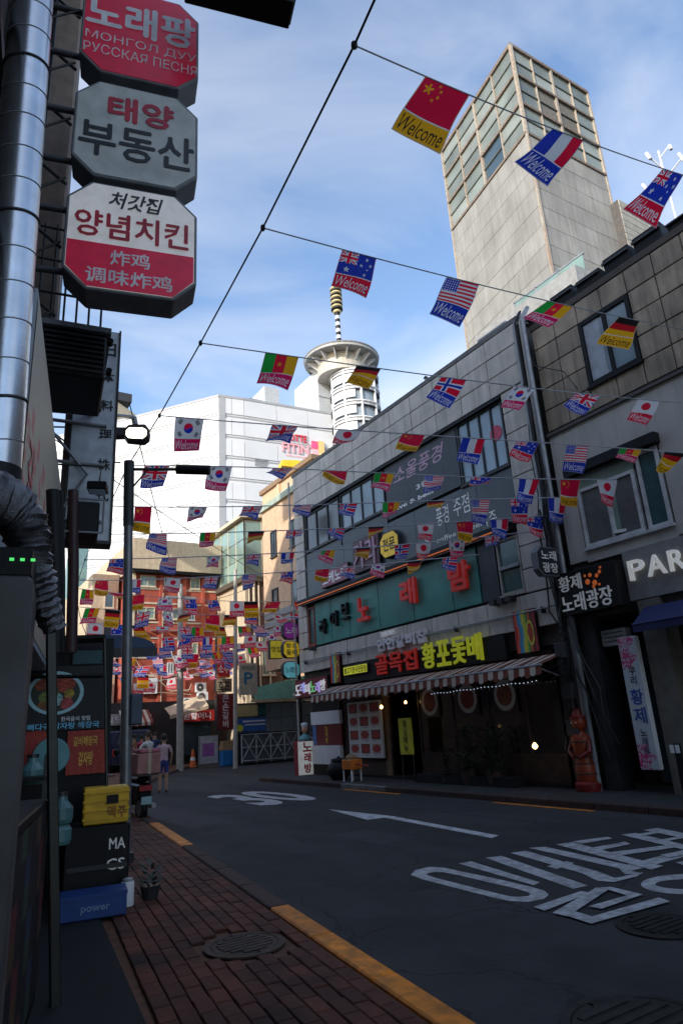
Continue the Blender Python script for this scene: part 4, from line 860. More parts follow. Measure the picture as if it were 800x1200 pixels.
# spiral duct
du = thing('spiral_duct', 'shiny spiral aluminium duct rising up the left edge', 'duct', (.15, 3.6, 3))
P0, P1 = onD(38, 0, 3.6), onD(4, 420, 3.6); dx = (P0 - P1) / (P0[2] - P1[2])
def dpnt(z): return P1 + dx * (z - P1[2])
DR = .128
b = MB(); b.tube([dpnt(2.75), dpnt(9.5)], DR, 32); b.build('pipe', du, m_alu, smooth=True)
z = 2.85; k = 0
while z < 9.4:
    c = dpnt(z); n_ = 28; sl_ = .035; vs = []
    seam = (k % 5 == 2); m_ = MB(); pts = [c + [DR * 1.005 * math.cos(2 * math.pi * q / n_), DR * 1.005 * math.sin(2 * math.pi * q / n_), sl_ * math.sin(2 * math.pi * q / n_ + 1)] for q in range(n_ + 1)]
    m_.tube(pts, .010 if seam else .0042, 5, cap=False); m_.build('clamp_ring' if seam else 'seam', du, m_dkgrey if seam else m_grey); z += .235 + .01 * math.sin(k * 2.3); k += 1
b = MB(); b.tube([dpnt(2.7), dpnt(2.95)], DR * 1.04, 24); b.build('collar', du, m_black, smooth=True)
# flexible foil duct below
fd = thing('foil_duct', 'crumpled silver flexible duct bending down from the left wall to the shop roof', 'duct', (.3, 3, 2.2))
pts = [onD(-30, 575, 2.9), onD(5, 590, 2.95), onD(24, 605, 3.0), onD(34, 632, 3.0), onD(40, 665, 3.0), onD(50, 700, 3.05), onD(66, 742, 3.1)]
P = []; R_ = []
for i in range(len(pts) - 1):
    for q in range(9):
        t = q / 9; P.append(pts[i] * (1 - t) + pts[i + 1] * t); kk = i * 9 + q; R_.append((.125 - .013 * kk / 9) * (1 + .09 * math.sin(kk * 3.1) + .04 * math.sin(kk * 1.3)))
b = MB(); b.tube(P, R_, 18); fo = b.build('hose', fd, m_foil, smooth=True)
rg = random.Random(2)
for v in fo.data.vertices: v.co += Vector((rg.uniform(-.008, .008), rg.uniform(-.008, .008), rg.uniform(-.006, .006)))
# long fascia sign with pale end, running along the wall
P0 = onD(45, 338, 4.1); FS = frame_az((P0[0], P0[1], 0), 12.0)
s = thing('cream_fascia_sign', 'long cream sign box with faded pink lettering running along the left wall', 'sign', (P0[0], P0[1], 2.3))
b = MB(); b.fb(FS, 0, 5.2, 2.35, P0[2], -.17, 0); b.build('box', s, M('sign_pale_blue', (.36, .4, .45), rough=.4))
def faded(u, v):
    n = np.sin(u * 60 + np.sin(v * 20)) * np.sin(v * 30); c = np.array([.45, .4, .31]) + 0 * u[:, None]; ink = (n > .35) & (v > .35) & (v < .95); return np.where(ink[:, None], np.array([.5, .12, .13]), c)
panel_print('face', s, FS, .02, 5.15, 2.4, P0[2] - .04, .006, 60, 24, faded, m_print)
vtext(frame_az((P0[0], P0[1], 0), 12.0), '갈비', .15, .75, 2.6, 3.5, s, M('faded_red', (.5, .06, .08), rough=.5), o=.012)
# octagonal sign stack
O = onD(155, 290, 5.25); FO = frame_az((O[0] , O[1], 0), 104)
def octo(label, x0, x1, h0, h1, body):
    return boxsign('octagonal_sign', label, FO, x0, x1, h0, h1, -.3, 0, body, cut=.2, rim=M('oct_box_grey', (.2, .21, .22), rough=.5), group='stacked octagonal signs')
HW = .575
z1, z0 = onD(152, 220, 5.25)[2], onD(150, 345, 5.25)[2]
H_ = z1 - z0
s = octo('lowest octagonal sign of the stack, white above and red below, red and white lettering', -HW, HW, z0, z1, M('sign_white_face', (.84, .81, .78), rough=.35, emit=.08))  # slight glow added to the white face to lift its brightness
cut = .2; zr = z0 + H_ * .42
m_redface = M('sign_red_face', (.6, .008, .05), rough=.35, emit=.06)  # red face also emits a little, added to brighten it
b = MB(); e = .03; b.prism(FO, [(-HW + e + cut - .02, z0 + e), (HW - e - cut + .02, z0 + e), (HW - e, z0 + cut + .02), (HW - e, zr), (-HW + e, zr), (-HW + e, z0 + cut + .02)], .005, .010); b.build('lower_field', s, m_redface)
m_ink = M('ink_black', (.015, .017, .02), rough=.4); m_redt = M('ink_red', (.5, .015, .04), rough=.4); m_wt = M('ink_white', (.85, .83, .83), rough=.4)
text(FO, '처갓집', -.22, .26, z0 + H_ * .77, z0 + H_ * .93, s, m_ink, o=.012, bold=.02, shear=.25)
text(FO, '양념치킨', -.5, .5, z0 + H_ * .47, z0 + H_ * .72, s, m_redt, o=.012, bold=.035)
text(FO, '炸鸡', -.18, .16, z0 + H_ * .235, z0 + H_ * .375, s, m_wt, o=.013, bold=.015)
text(FO, '调味炸鸡', -.38, .36, z0 + H_ * .06, z0 + H_ * .2, s, m_wt, o=.013, bold=.015)
z2, z3 = onD(162, 215, 5.25)[2], onD(164, 105, 5.25)[2]; z2 = max(z2, z1 + .05)
s = octo('middle octagonal sign of the stack, grey-white with red and dark letters', -HW, HW, z2, z3, M('sign_greywhite_face', (.62, .63, .58), rough=.35))
H_ = z3 - z2
text(FO, '태양', -.28, .34, z2 + H_ * .6, z2 + H_ * .87, s, m_redt, o=.012, bold=.045)
text(FO, '부동산', -.52, .54, z2 + H_ * .2, z2 + H_ * .56, s, m_ink, o=.012, bold=.03)
z4 = max(onD(172, 96, 5.25)[2], z3 + .06); z5 = z4 + H_ * 1.04
s = octo('topmost octagonal sign of the stack, dark red with white Korean and Cyrillic lettering', -HW, HW, z4, z5, m_redface)
text(FO, '노래팡', -.54, .54, z4 + H_ * .48, z4 + H_ * .86, s, m_wt, o=.012, bold=.045)
text(FO, 'МОНГОЛ ДУУ', -.53, .55, z4 + H_ * .33, z4 + H_ * .44, s, m_wt, o=.012, bold=.0)
text(FO, 'РУССКАЯ ПЕСНЯ', -.54, .56, z4 + H_ * .19, z4 + H_ * .3, s, m_wt, o=.012, bold=.0)
# steel frame holding the signs
sf = thing('sign_bracket_frame', 'dark steel frame of tubes holding the octagonal signs to the left wall', 'bracket', (.3, 5.3, 4.5))
for zz_ in (z0 + .25, z1 - .25, z2 + .25, z3 - .3, z4 + .3, z5 - .3, z5 + .6):
    A_ = FO.p(-HW, zz_, -.15); B_ = FO.p(-HW - .85, zz_ + .01, -.15); b = MB(); b.tube([A_, B_], .032, 10); b.build('tube', sf, M('bracket_steel', (.09, .09, .1), rough=.5, metal=.4), smooth=True)
for da in (.28, .5): b = MB(); b.tube([FO.p(-HW - da, 3.4, -.18), FO.p(-HW - da, 10, -.18)], .028, 8); b.build('upright', sf, m_black)
for k in range(8):
    za = 3.7 + k * .72; b = MB(); b.tube([FO.p(-HW - .04, za, -.2), FO.p(-HW - .75, za + .6, -.2)], .016, 6); b.tube([FO.p(-HW - .04, za, -.12), FO.p(-HW - .75, za - .55, -.12)], .012, 6); b.build('brace', sf, m_dkgrey)
# black projecting sign above
Fk = frame_az(onD(338, 35, 5.0), 105); s = thing('black_sign_box', 'underside corner of a black projecting sign box at the top edge of the photo', 'sign', onD(338, 35, 5.0))
b = MB(); b.fb(Fk, -1.05, 0, 0, .5, 0, .28); b.build('box', s, m_black, bevel=.01); b = MB(); b.fb(Fk, -1.08, .03, .12, .2, -.03, .31); b.build('rim', s, m_dkgrey)
# dark balcony-like sign cage with air conditioner
bc = thing('wall_cage', 'dark steel cage and grille hung on the left wall beneath the octagonal signs', 'cage', (.7, 6.4, 4.8))
FB = frame_az((onD(50, 375, 6.4)[0], onD(50, 375, 6.4)[1], 0), 99)
ztop, zbot = onD(80, 385, 6.4)[2], onD(80, 440, 6.4)[2]
b = MB(); b.fb(FB, -.1, .62, zbot, ztop, -.9, 0); b.build('box', bc, m_black, bevel=.02)
for i in range(9): b = MB(); b.fb(FB, -.08, .6, zbot + .06 + i * (ztop - zbot) / 9.5, zbot + .085 + i * (ztop - zbot) / 9.5, 0, .02); b.build('louvre', bc, m_dkgrey)
b = MB(); b.fb(FB, -.12, .66, ztop, ztop + .06, -.92, .03); b.build('rim', bc, m_grey)
for i in range(6): b = MB(); b.tube([FB.p(-.05 + i * .12, ztop, -.02), FB.p(-.05 + i * .12, ztop + 1.25, -.02)], .012, 6); b.build('bar', bc, m_dkgrey)
for q in (.4, .8, 1.2): b = MB(); b.tube([FB.p(-.1, ztop + q, -.02), FB.p(.6, ztop + q, -.02)], .014, 6); b.build('cross_bar', bc, m_dkgrey)
for zz_ in (zbot + .15, zbot + .5): b = MB(); b.lathe(FB.p(.66, zz_, -.1), [(.03, -.03), (.03, .05)], 10, F=FB); b.build('hinge', bc, m_black)
# tall pale sign
T0, T1, T2 = onD(96, 390, 8.5), onD(139, 390, 8.35), onD(128, 636, 8.35); FTa = frame_az((T2[0], T2[1], 0), 100)
s = thing('tall_sign_box', 'tall narrow pale blue sign box with vertical dark characters seen against the white department store', 'sign', (T2[0] - .3, T2[1], T2[2]))
b = MB(); b.fb(FTa, -.52, .0, T2[2], T1[2], -.25, 0); b.build('box', s, M('sign_pale_face', (.58, .63, .68), rough=.4)); b = MB()
for a_ in (-.54, .0): b.fb(FTa, a_, a_ + .025, T2[2] - .02, T1[2] + .02, -.26, .02)
b.fb(FTa, -.515, -.001, T2[2] - .02, T2[2] + .02, -.262, .018); b.build('rim', s, m_dkgrey)
vtext(FTa, '日本料理株式', -.19, -.03, T2[2] + .38, T1[2] - .1, s, m_ink, o=.006)
for i, hh in enumerate((4.15, 4.9, 5.45)):
    b = MB(); b.tube([FTa.p(-.1, hh, .02), FTa.p(-1.0, hh + .02, .02)], .025, 8); b.build('bracket', s, m_grey)
b = MB(); b.fb(FTa, -.6, -.5, T2[2] - .9, T1[2] - .1, -.3, .0); b.build('post', s, M('dark_red_post', (.04, .012, .012), rough=.5))
b = MB(); b.tube([FTa.p(-.55, 4.3, .05), FTa.p(-.3, 4.75, .06), FTa.p(-.75, 5.3, .06)], .02, 6); b.build('brace', s, m_grey)
for (px, py, lab) in ((116, 572, 'small black flood lamp on the lower half of the tall pale sign'), (108, 475, 'flat black flood lamp on a bar above the tall pale sign')):
    C_ = onD(px, py, 8.0); t_ = thing('flood_lamp', lab, 'lamp', C_); FF = frame_az(C_, 110)
    b = MB(); b.fb(FF, -.12, .1, -.05, .05, -.1, .12); b.build('housing', t_, m_black, bevel=.01); b = MB(); b.tube([FF.p(0, .05, 0), FF.p(.02, .28, 0), FF.p(-.55, .3, 0)], .012, 6); b.build('arm', t_, m_dkgrey); b = MB(); b.fb(FF, -.1, .08, -.056, -.05, -.08, .1); b.build('lens', t_, m_glb)
# second cage under the sign
t_ = thing('wall_unit', 'dark boxed air-conditioner on a steel bracket beside the tall pale sign', 'air conditioner', onD(90, 600, 7.6)); FU = frame_az(onD(75, 622, 7.6), 100)
b = MB(); b.fb(FU, .02, .36, 0, .36, -.6, 0); b.build('housing', t_, m_black, bevel=.015); b = MB()
for q in (-.01, .38): b.tube([FU.p(.0, q, .02), FU.p(.4, q, .02)], .012, 6)
b.tube([FU.p(.4, 0, .02), FU.p(.4, .38, .02)], .012, 6); b.build('bracket', t_, m_grey)
# dark verticals and cables hanging down at left wall
for (pxa, pxb, D_, r_, lab) in ((62, 66, 5.2, .05, 'thick dark drainpipe on the left wall below the cream sign'), (86, 84, 7.6, .06, 'dark red-brown post under the tall pale sign'), (72, 74, 6.4, .02, 'thin cable hanging between the two dark posts on the left')):
    t_ = thing('wall_pipe', lab, 'pipe', onD(pxb, 770, D_)); A_, B_ = onD(pxa, 575, D_), onD(pxb, 765, D_); b = MB(); b.tube([A_, (A_ + B_) / 2 + [.01, 0, 0], B_], r_, 10); b.build('pipe', t_, m_black if r_ != .06 else M('dark_red_post'), smooth=True)
# street lamp and tall pole
sp = thing('lamp_pole', 'slim steel pole on the left pavement with a short arm carrying a dark lamp tube', 'pole', (*onD(145, 1030, 9.96)[:2], .1))
PT, PB = onD(151.5, 541, 9.7), onD(145.5, 1030, 9.7); PB[2] = .1
mid = PB + (PT - PB) * .45
b = MB(); b.tube([PB, PB + (PT - PB) * .02], .11, 14); b.build('base', sp, m_dkgrey); b = MB(); b.tube([PB, mid, PB + (PT - PB) * .82], [.075, .068, .062], 14); b.build('shaft', sp, M('pole_steel', (.2, .205, .21), rough=.4, metal=.5), smooth=True)
b = MB(); b.tube([PB + (PT - PB) * .815, PT], [.075, .075], 14); b.build('top_sleeve', sp, m_dkgrey, smooth=True)
Aq, Bq, Cq = onD(152, 550, 9.7), onD(207, 550, 9.6), onD(246, 551, 9.5)
b = MB(); b.tube([Aq, Bq], .025, 8); b.tube([onD(152, 575, 9.7), onD(172, 552, 9.65)], .014, 6); b.build('arm', sp, m_dkgrey); b = MB(); b.tube([Bq, Cq], .075, 12); b.build('lamp_tube', sp, m_black, smooth=True)
b = MB(); b.box(PB[0] - .02, PB[0] + .14, PB[1] - .1, PB[1] + .06, 1.75, 2.15); b.build('junction_box', sp, M('box_blue_grey', (.05, .07, .11), rough=.5), bevel=.015)
sl_ = thing('street_lamp', 'lit street lamp head on a horizontal arm in front of the white department store', 'street lamp', onD(160, 508, 9.0)); A_, B_ = onD(40, 470, 8.2), onD(161, 488, 9.0)
b = MB(); b.tube([onD(30, 478, 7.5), onD(157, 489, 9.0)], .03, 8); b.tube([onD(157, 489, 9), onD(159, 498, 9)], .04, 8); b.build('arm', sl_, m_grey)
b = MB(); b.tube([onD(55, 500, 8.6), onD(135, 502, 8.9)], .012, 6); b.build('cable', sl_, m_grey)
FLp = frame_az(onD(160, 508, 9.0), 112)
b = MB(); b.prism(FLp, [(-.13, -.1), (.1, -.12), (.17, -.06), (.18, .05), (.12, .13), (-.1, .12), (-.16, .06), (-.17, -.05)], -.16, .05); b.fb(FLp, -.36, -.14, -.04, .09, -.14, .02); b.build('housing', sl_, m_dkgrey, bevel=.012)
b = MB(); b.prism(FLp, [(-.1, -.09), (.09, -.1), (.14, -.05), (.14, .03), (.09, .06), (-.09, .06), (-.13, .02), (-.13, -.05)], .04, .062); b.build('lens', sl_, m_lamp)

# ---- restaurant front enclosure with posters, fridge and crates
en = thing('glass_enclosure', 'steel framed glass enclosure of the left restaurant with dim posters inside', 'enclosure', (1.3, 6.5, .1))
q1, q2 = onground(65, 1180, .1), onground(127, 1055, .1); q1t = onD(60, 742, math.hypot(*q1[:2])); q2t = onD(123, 748, math.hypot(*q2[:2]))
m_post = M('enclosure_steel', (.03, .033, .03), rough=.4, metal=.5)
for (P_, Pt_, r_) in ((q1, q1t, .03), (q2, q2t, .014)):
    b = MB(); b.hexa([(P_[0] - r_, P_[1] - r_, .1), (P_[0] + r_, P_[1] - r_, .1), (P_[0] + r_, P_[1] + r_, .1), (P_[0] - r_, P_[1] + r_, .1)] + [(Pt_[0] - r_, Pt_[1] - r_, Pt_[2]), (Pt_[0] + r_, Pt_[1] - r_, Pt_[2]), (Pt_[0] + r_, Pt_[1] + r_, Pt_[2]), (Pt_[0] - r_, Pt_[1] + r_, Pt_[2])]); b.build('post', en, m_post, bevel=.006)
b = MB(); b.tube([q2t, (.6, 8.2, 2.66)], .045, 4); b.tube([q2t - [0, 0, .4], (.6, 8.2, 2.3)], .02, 4); b.build('top_rail', en, m_post)
FE = Fr((0, 0, 0), (q2 - q1) * [1, 1, 0], (1, 0, 0)); ux = FE.ux; FE = Fr((q1[0], q1[1], 0), ux, (ux[1], -ux[0], 0)); LEN = np.linalg.norm((q2 - q1)[:2])
b = MB(); b.tube([(q2[0], q2[1], .16), (.75, 8.2, .16)], .018, 4); b.build('bottom_rail', en, m_post)

FP = frame_az((.15, 8.25, 0), 100)
b = MB(); b.fb(FP, 0, 1.78, .1, 2.7, -.06, -.02); b.build('end_wall', en, m_black)
def foodposter(u, v):
    x, y = (u - .42) * 1.35, (v - .42); r = np.hypot(x * .78, y) / .34
    c = np.array([.008, .008, .01]) + 0 * u[:, None]; n = np.sin(u * 40 + 3 * np.sin(v * 31)) * np.sin(v * 47)
    c = np.where((r < 1)[:, None], np.array([.4, .66, .7]), c); c = np.where((r < .86)[:, None], np.array([.03, .04, .03]), c)
    for (cx_, cy_, rr, col) in ((.18, -.2, .28, (.4, .06, .03)), (-.3, -.16, .16, (.3, .06, .03)), (.28, .02, .13, (.4, .26, .03)), (-.22, .08, .15, (.14, .2, .04)), (.02, .12, .17, (.3, .5, .48)), (.24, .2, .16, (.42, .06, .06)), (-.25, .24, .13, (.2, .08, .02)), (-.02, -.02, .12, (.1, .12, .03))):
        c = np.where(((np.hypot(x - cx_ * .75, y - cy_ * .85) < rr * .6) & (r < .86))[:, None], np.array(col) * (1 + .5 * n[:, None]), c)
    return c
def p3(x, y): 
    # point on the end wall plane seen at photo pixel
    v = ray(x, y); o_ = np.array([0, 0, CAMH]) - FP.p(0, 0, 0); t = -np.dot(o_ , FP.n) / np.dot(v, FP.n); Pq = v * t + [0, 0, CAMH] - FP.p(0, 0, 0); return float(np.dot(Pq, FP.ux)), float(Pq[2])
def wallrect(x0, y0, x1, y1): a_, h1_ = p3(x0, y0); b_, h0_ = p3(x1, y1); return a_, b_, h0_, h1_
a_, b_, h0_, h1_ = wallrect(24, 782, 122, 853); t_ = boxsign('food_poster', 'black poster of a round plate with red meat and greens inside the left enclosure', FP, a_, b_, h0_, h1_, -.015, .01, None, rim=m_black, cat='poster')
panel_print('sheet', t_, FP, a_, b_, h0_, h1_, .012, 150, 115, foodposter, m_print)
text(FP, '한국음식 맛집', a_ + .5 * (b_ - a_), b_ - .15, h0_ + .09, h0_ + .14, t_, m_white, o=.016); text(FP, '뼈다귀 감자탕 해장국', a_ + .12, b_ - .05, h0_ + .01, h0_ + .08, t_, M('caption_blue', (.2, .6, .85), rough=.5), o=.016)
def redposter(seed):
    def f(u, v):
        n = np.sin(u * 33 + seed + 2 * np.sin(v * 21)) * np.sin(v * 27 + seed); return np.where((n > .25)[:, None], np.array([.42, .05, .03]), np.array([.36, .03, .02]))
    return f
a_, b_, h0_, h1_ = wallrect(80, 857, 124, 905); t_ = boxsign('menu_poster', 'dark red poster with yellow menu lettering below the food poster', FP, a_, min(b_, 1.76), h0_, h1_, -.015, .01, None, rim=m_black, cat='poster'); panel_print('sheet', t_, FP, a_, min(b_, 1.76), h0_, h1_, .012, 24, 20, redposter(1), m_print)
text(FP, '갈비해장국', a_ + .06, b_ - .1, h1_ - .16, h1_ - .06, t_, M('menu_gold', (.8, .5, .08)), o=.016); text(FP, '감자탕', a_ + .12, b_ - .14, h1_ - .36, h1_ - .22, t_, M('menu_gold'), o=.016)
a_, b_, h0_, h1_ = wallrect(24, 857, 56, 905); t_ = boxsign('menu_poster', 'dim brown food poster left of the steel post below the plate poster', FP, a_, b_, h0_, h1_, -.015, .01, None, rim=m_black, cat='poster'); panel_print('sheet', t_, FP, a_, b_, h0_, h1_, .012, 24, 20, redposter(4), m_print)
a_, b_, h0_, h1_ = wallrect(28, 752, 60, 780); t_ = boxsign('small_poster', 'small pinkish sticker poster at the top left inside the enclosure', FP, a_, b_, h0_, h1_, -.015, .01, M('poster_pink', (.3, .14, .12), rough=.5), rim=m_black, cat='poster')
a_, b_, h0_, h1_ = wallrect(84, 760, 122, 780); t_ = boxsign('small_poster', 'dark green and purple poster strip at the top right inside the enclosure', FP, a_, min(b_, 1.76), h0_, h1_, -.015, .01, M('poster_green', (.02, .08, .09), rough=.5), rim=m_black, cat='poster')
# teal round lamp-like menu disc and tinted plastic jugs on a shelf
t_ = thing('teal_disc', 'large teal round menu disc hanging behind the steel post', 'sign', onD(70, 885, 7.6)); c_ = onD(60, 886, 7.6); Fd = frame_az(c_, 100); b = MB(); b.lathe(Fd.p(0, 0, 0), [(.165, -.03), (.175, 0), (.165, .02)], 30, F=Fd); b.build('disc', t_, M('teal_plastic', (.1, .26, .27), rough=.4))
for i, (px, py) in enumerate(((72, 950), (70, 975), (38, 905))):
    c_ = onD(px, py, 6.8); t_ = thing('plastic_jug', ['upper pale teal jug on the shelf behind the glass', 'lower pale teal jug on the shelf behind the glass', 'small pale teal jug left of the steel post'][i], 'jug', c_)
    b = MB(); b.lathe((c_[0], c_[1], c_[2] - .1), [(.09, 0), (.1, .03), (.1, .12), (.05, .18), (.045, .22)], 14); b.build('body', t_, M('jug_teal', (.09, .2, .2), rough=.3)); b = MB(); b.lathe((c_[0], c_[1], c_[2] + .12), [(.05, 0), (.05, .03)], 10); b.build('cap', t_, m_dkgrey)
t_ = thing('shelf_rack', 'dark shelf rack standing behind the glass of the left enclosure', 'rack', (1.05, 6.6, .11))
for z in (.35, .75, .98, 1.3): b = MB(); b.fb(FP, -.1, 1.2, z, z + .03, 1.1, 1.7); b.build('shelf', t_, m_black)
for a_ in (-.08, 1.16):
    for o_ in (1.12, 1.66): b = MB(); b.fb(FP, a_, a_ + .03, .11, 1.5, o_, o_ + .03); b.build('upright', t_, m_dkgrey)
fc = thing('drinks_fridge', 'black drinks cabinet with white lettering beside the pole on the left pavement', 'fridge', (1.7, 7.3, .1)); FC = frame_az((1.62, 7.25, 0), 100)
b = MB(); b.fb(FC, -.25, .34, .12, .8, -.5, 0); b.build('cabinet', fc, m_black, bevel=.012); b = MB(); b.fb(FC, -.22, .32, .42, .46, 0, .02); b.build('handle', fc, m_dkgrey)
text(FC, 'MA', .15, .3, .58, .68, fc, m_sil, o=.005, bold=.03); text(FC, 'CS', .13, .3, .4, .5, fc, m_sil, o=.005, bold=.03)
yc = thing('yellow_crate', 'yellow plastic crate with dark print standing on the black drinks cabinet', 'crate', (1.75, 7.1, .8)); b = MB(); b.fb(FC, -.1, .32, .81, 1.14, -.35, .0); b.build('body', yc, M('crate_yellow', (.7, .4, .015), rough=.5), bevel=.012)
for z in (.85, .93, 1.01, 1.09): b = MB(); b.fb(FC, -.105, .325, z, z + .02, 0, .012); b.build('rib', yc, M('crate_yellow'))
b = MB(); b.fb(FC, .11, .22, .99, 1.07, .012, .016); b.build('print', yc, m_black); text(FC, '맥주', .12, .3, .86, .97, yc, M('crate_print', (.25, .1, .01)), o=.013)
bs = thing('blue_crate', 'blue plastic crate with faint white lettering at the foot of the drinks cabinet', 'crate', (1.55, 6.9, .1)); FC2 = frame_az((1.46, 6.76, 0), 100); b = MB(); b.fb(FC2, -.2, .36, .112, .3, -.3, 0); b.build('body', bs, M('crate_blue', (.01, .05, .2), rough=.5), bevel=.01); text(FC2, 'power', -.02, .22, .16, .22, bs, M('faint_white', (.15, .22, .35)), o=.005)
b = MB(); b.fb(FC2, -.205, .365, .28, .31, -.305, .008); b.build('rim', bs, M('crate_blue'))
cn = onground(149, 1062, .1); t_ = thing('paint_can', 'small white can standing on the pavement at the foot of the pole', 'can', cn); b = MB(); b.lathe(cn, [(.055, 0), (.06, .01), (.06, .2), (.055, .21)], 16); b.build('body', t_, m_white, smooth=True); b = MB(); b.lathe(cn + [0, 0, .21], [(.05, 0), (.05, .02), (.02, .03)], 14); b.build('lid', t_, m_grey)
t_ = thing('pavement_plant', 'small grey-green plant pot beside the white can at the pole', 'plant', cn + [.25, .1, 0]); b = MB(); c_ = cn + [.25, .12, 0]; b.lathe(c_, [(.07, 0), (.1, .12), (.09, .12)], 12); b.build('pot', t_, m_dkgrey); b = MB(); rg = random.Random(4)
for i in range(60):
    a = rg.uniform(0, 6.28); h = rg.uniform(.1, .32); c = c_ + [math.cos(a) * .09, math.sin(a) * .09, h]; d = np.array([math.cos(a), math.sin(a), .5]) * .05; e = np.array([-math.sin(a), math.cos(a), 0]) * .02; b.add([c - d, c + e, c + d, c - e], [(0, 1, 2, 3)])
b.build('leaves', t_, M('leaf_grey', (.05, .075, .055), rough=.6, var=.4))
# near left metal wall under the foil duct
ml_ = thing('metal_cabinet', 'blurred dark steel cabinet filling the left edge below the foil duct', 'cabinet', (.0, 2.5, 0)); _m = onD(21, 900, 2.6); _zt, _zs = onD(15, 672, 2.6)[2], onD(15, 640, 2.6)[2]; FM = frame_az((_m[0], _m[1], 0), 100)
b = MB(); b.fb(FM, -.75, .0, .11, _zt, -.4, .0); b.build('body', ml_, M('steel_dull', (.09, .088, .085), rough=.6, metal=.2, var=.4, scale=2), bevel=.02); b = MB(); b.fb(FM, -.75, -.01, _zt, _zs, -.4, -.01); b.build('control_strip', ml_, m_black)
b = MB()
for i in range(3): b.fb(FM, -.085 + i * .035, -.07 + i * .035, _zt + .05, _zt + .06, -.01, -.004)
b.build('indicator_leds', ml_, M('led_green', (.1, .9, .15), emit=.35, ecol=(.1, .9, .2)), kind='stuff')
dg = thing('shop_counter', 'dark low shop counter with colourful stickers at the bottom left corner', 'counter', (.4, 4, 0)); FG_ = frame_az((.35, 3.1, 0), 14)
b = MB(); b.fb(FG_, 0, 2.0, .11, 1.25, -.5, 0); b.build('body', dg, m_black, bevel=.01)
def stickers(u, v):
    k = (np.floor(u * 9) * 7 + np.floor(v * 7) * 13).astype(int) % 11; pal = np.array([(.01, .01, .012)] * 7 + [(.1, .02, .02), (.02, .035, .07), (.07, .04, .02), (.03, .05, .03)]); return pal[k]
panel_print('stickers', dg, FG_, .02, 1.98, .2, 1.2, .006, 36, 28, stickers, m_print)

# ================================================================== FAR STREET END
m_brickred = M('red_brick', (.38, .08, .045), rough=.8, var=.25, scale=3, streak=.2); m_creamband = M('cream_band', (.6, .52, .38), rough=.7, var=.12)
m_beige = M('beige_render', (.58, .47, .32), rough=.75, var=.12, streak=.35, stain=(.22, .17, .12)); m_tan = M('tan_brick', (.62, .42, .27), rough=.8, var=.14, streak=.2)
FR = frame_az((0, 38, 0), 90)
rb = thing('red_brick_building', 'red brick building with cream bands and an overhanging beige top behind the flags', 'building', (12.4, 38, 0))
b = MB(); b.box(9.9, 15.1, 38, 50, 0, 10.7); b.build('wall', rb, m_brickred)
b = MB(); b.box(9.75, 15.15, 37.3, 50, 10.75, 12.55); b.build('parapet', rb, m_beige); b = MB(); b.box(9.8, 15.12, 37.35, 38, 10.6, 10.745); b.build('soffit', rb, m_black)
for h in (9.7, 8.85, 7.75, 6.85, 5.75, 4.75, 3.0): b = MB(); b.fb(FR, 9.9, 15.1, h, h + .1, 0, .05); b.build('string_course', rb, m_creamband)
for a_ in (9.95, 11.55, 12.95, 14.1): b = MB(); b.fb(FR, a_, a_ + .18, 0, 10.6, 0, .14); b.build('brick_pier', rb, m_brickred if a_ != 9.95 else m_creamband)
for (a_, w_, h) in ((10.4, .9, 9.86), (13.4, .6, 9.86), (10.3, 1, 8.0), (12.1, .6, 8.0), (13.3, .6, 6.0), (10.4, .9, 6.0)): window(rb, FR, a_, a_ + w_, h, h + .66, .01, panes=2, fm=m_creamband, gm=m_glg, fw=.05)
for px in (190, 256): 
    a_ = onY(px, 750, 37.9)[0]; b = MB(); b.tube([(a_, 37.9, 1.5), (a_, 37.9, 9.5)], .05, 8); b.build('drainpipe', rb, m_creamband, smooth=True)
for q in range(3): b = MB(); b.tube([(10.1 + q, 37.85, 6 - q), (11.3 + q, 37.8, 3.9), (13.5, 37.85, 3.7 + q * .3)], .02, 5); b.build('cable', rb, m_creamband)
for (a_, w_, h) in ((11.75, 1.0, 8.0), (11.75, 1.0, 6.0), (13.3, .65, 8.0), (11.8, .9, 9.86), (10.4, .9, 3.5), (12.1, .6, 4.9)):
    if (a_, h) != (10.4, 3.5): window(rb, FR, a_, a_ + w_ * .6, h - .02, h + .62, .02, panes=2, fm=m_white, gm=m_glg, fw=.045)
for k in range(5): b = MB(); b.fb(FR, 10.05 + k * 1.0, 10.05 + k * 1.0 + .7, 7.3, 7.34, .05, .3); b.build('ledge_shelf', rb, m_grey)
def ac_unit(P, F, w_=.8, h_=.55):
    t_ = thing('air_conditioner', 'white outdoor air-conditioner unit', 'air conditioner', P); o_ = P - F.p(0, 0, 0); a_ = float(np.dot(o_, F.ux)); oo = float(np.dot(o_, F.n)); h = float(P[2])
    b = MB(); b.fb(F, a_ - w_ / 2, a_ + w_ / 2, h, h + h_, oo - .3, oo); b.build('casing', t_, m_white, bevel=.01); c = F.p(a_ - w_ * .12, h + h_ / 2, oo)
    b = MB(); b.lathe(c, [(h_ * .42, 0), (h_ * .42, .012)], 18, F=F); b.build('fan_recess', t_, m_dkgrey)
    b = MB()
    for rr in (.14, .28, .4): b.tube([c + F.ux * h_ * rr * math.cos(2 * math.pi * q / 16) + F.uz * h_ * rr * math.sin(2 * math.pi * q / 16) + F.n * .02 for q in range(17)], .008, 4, cap=False)
    b.build('fan_grille', t_, m_grey); b = MB(); b.lathe(c + F.n * .02, [(h_ * .1, 0), (h_ * .1, .01)], 10, F=F); b.build('hub', t_, m_white); return t_
a0_ = ac_unit(onY(174, 813, 37.75), FR, 1.0, .85); a0_['label'] = 'largest white air-conditioner on the red brick wall, leftmost of the group'; a0_['group'] = 'air-conditioners on the red brick wall'
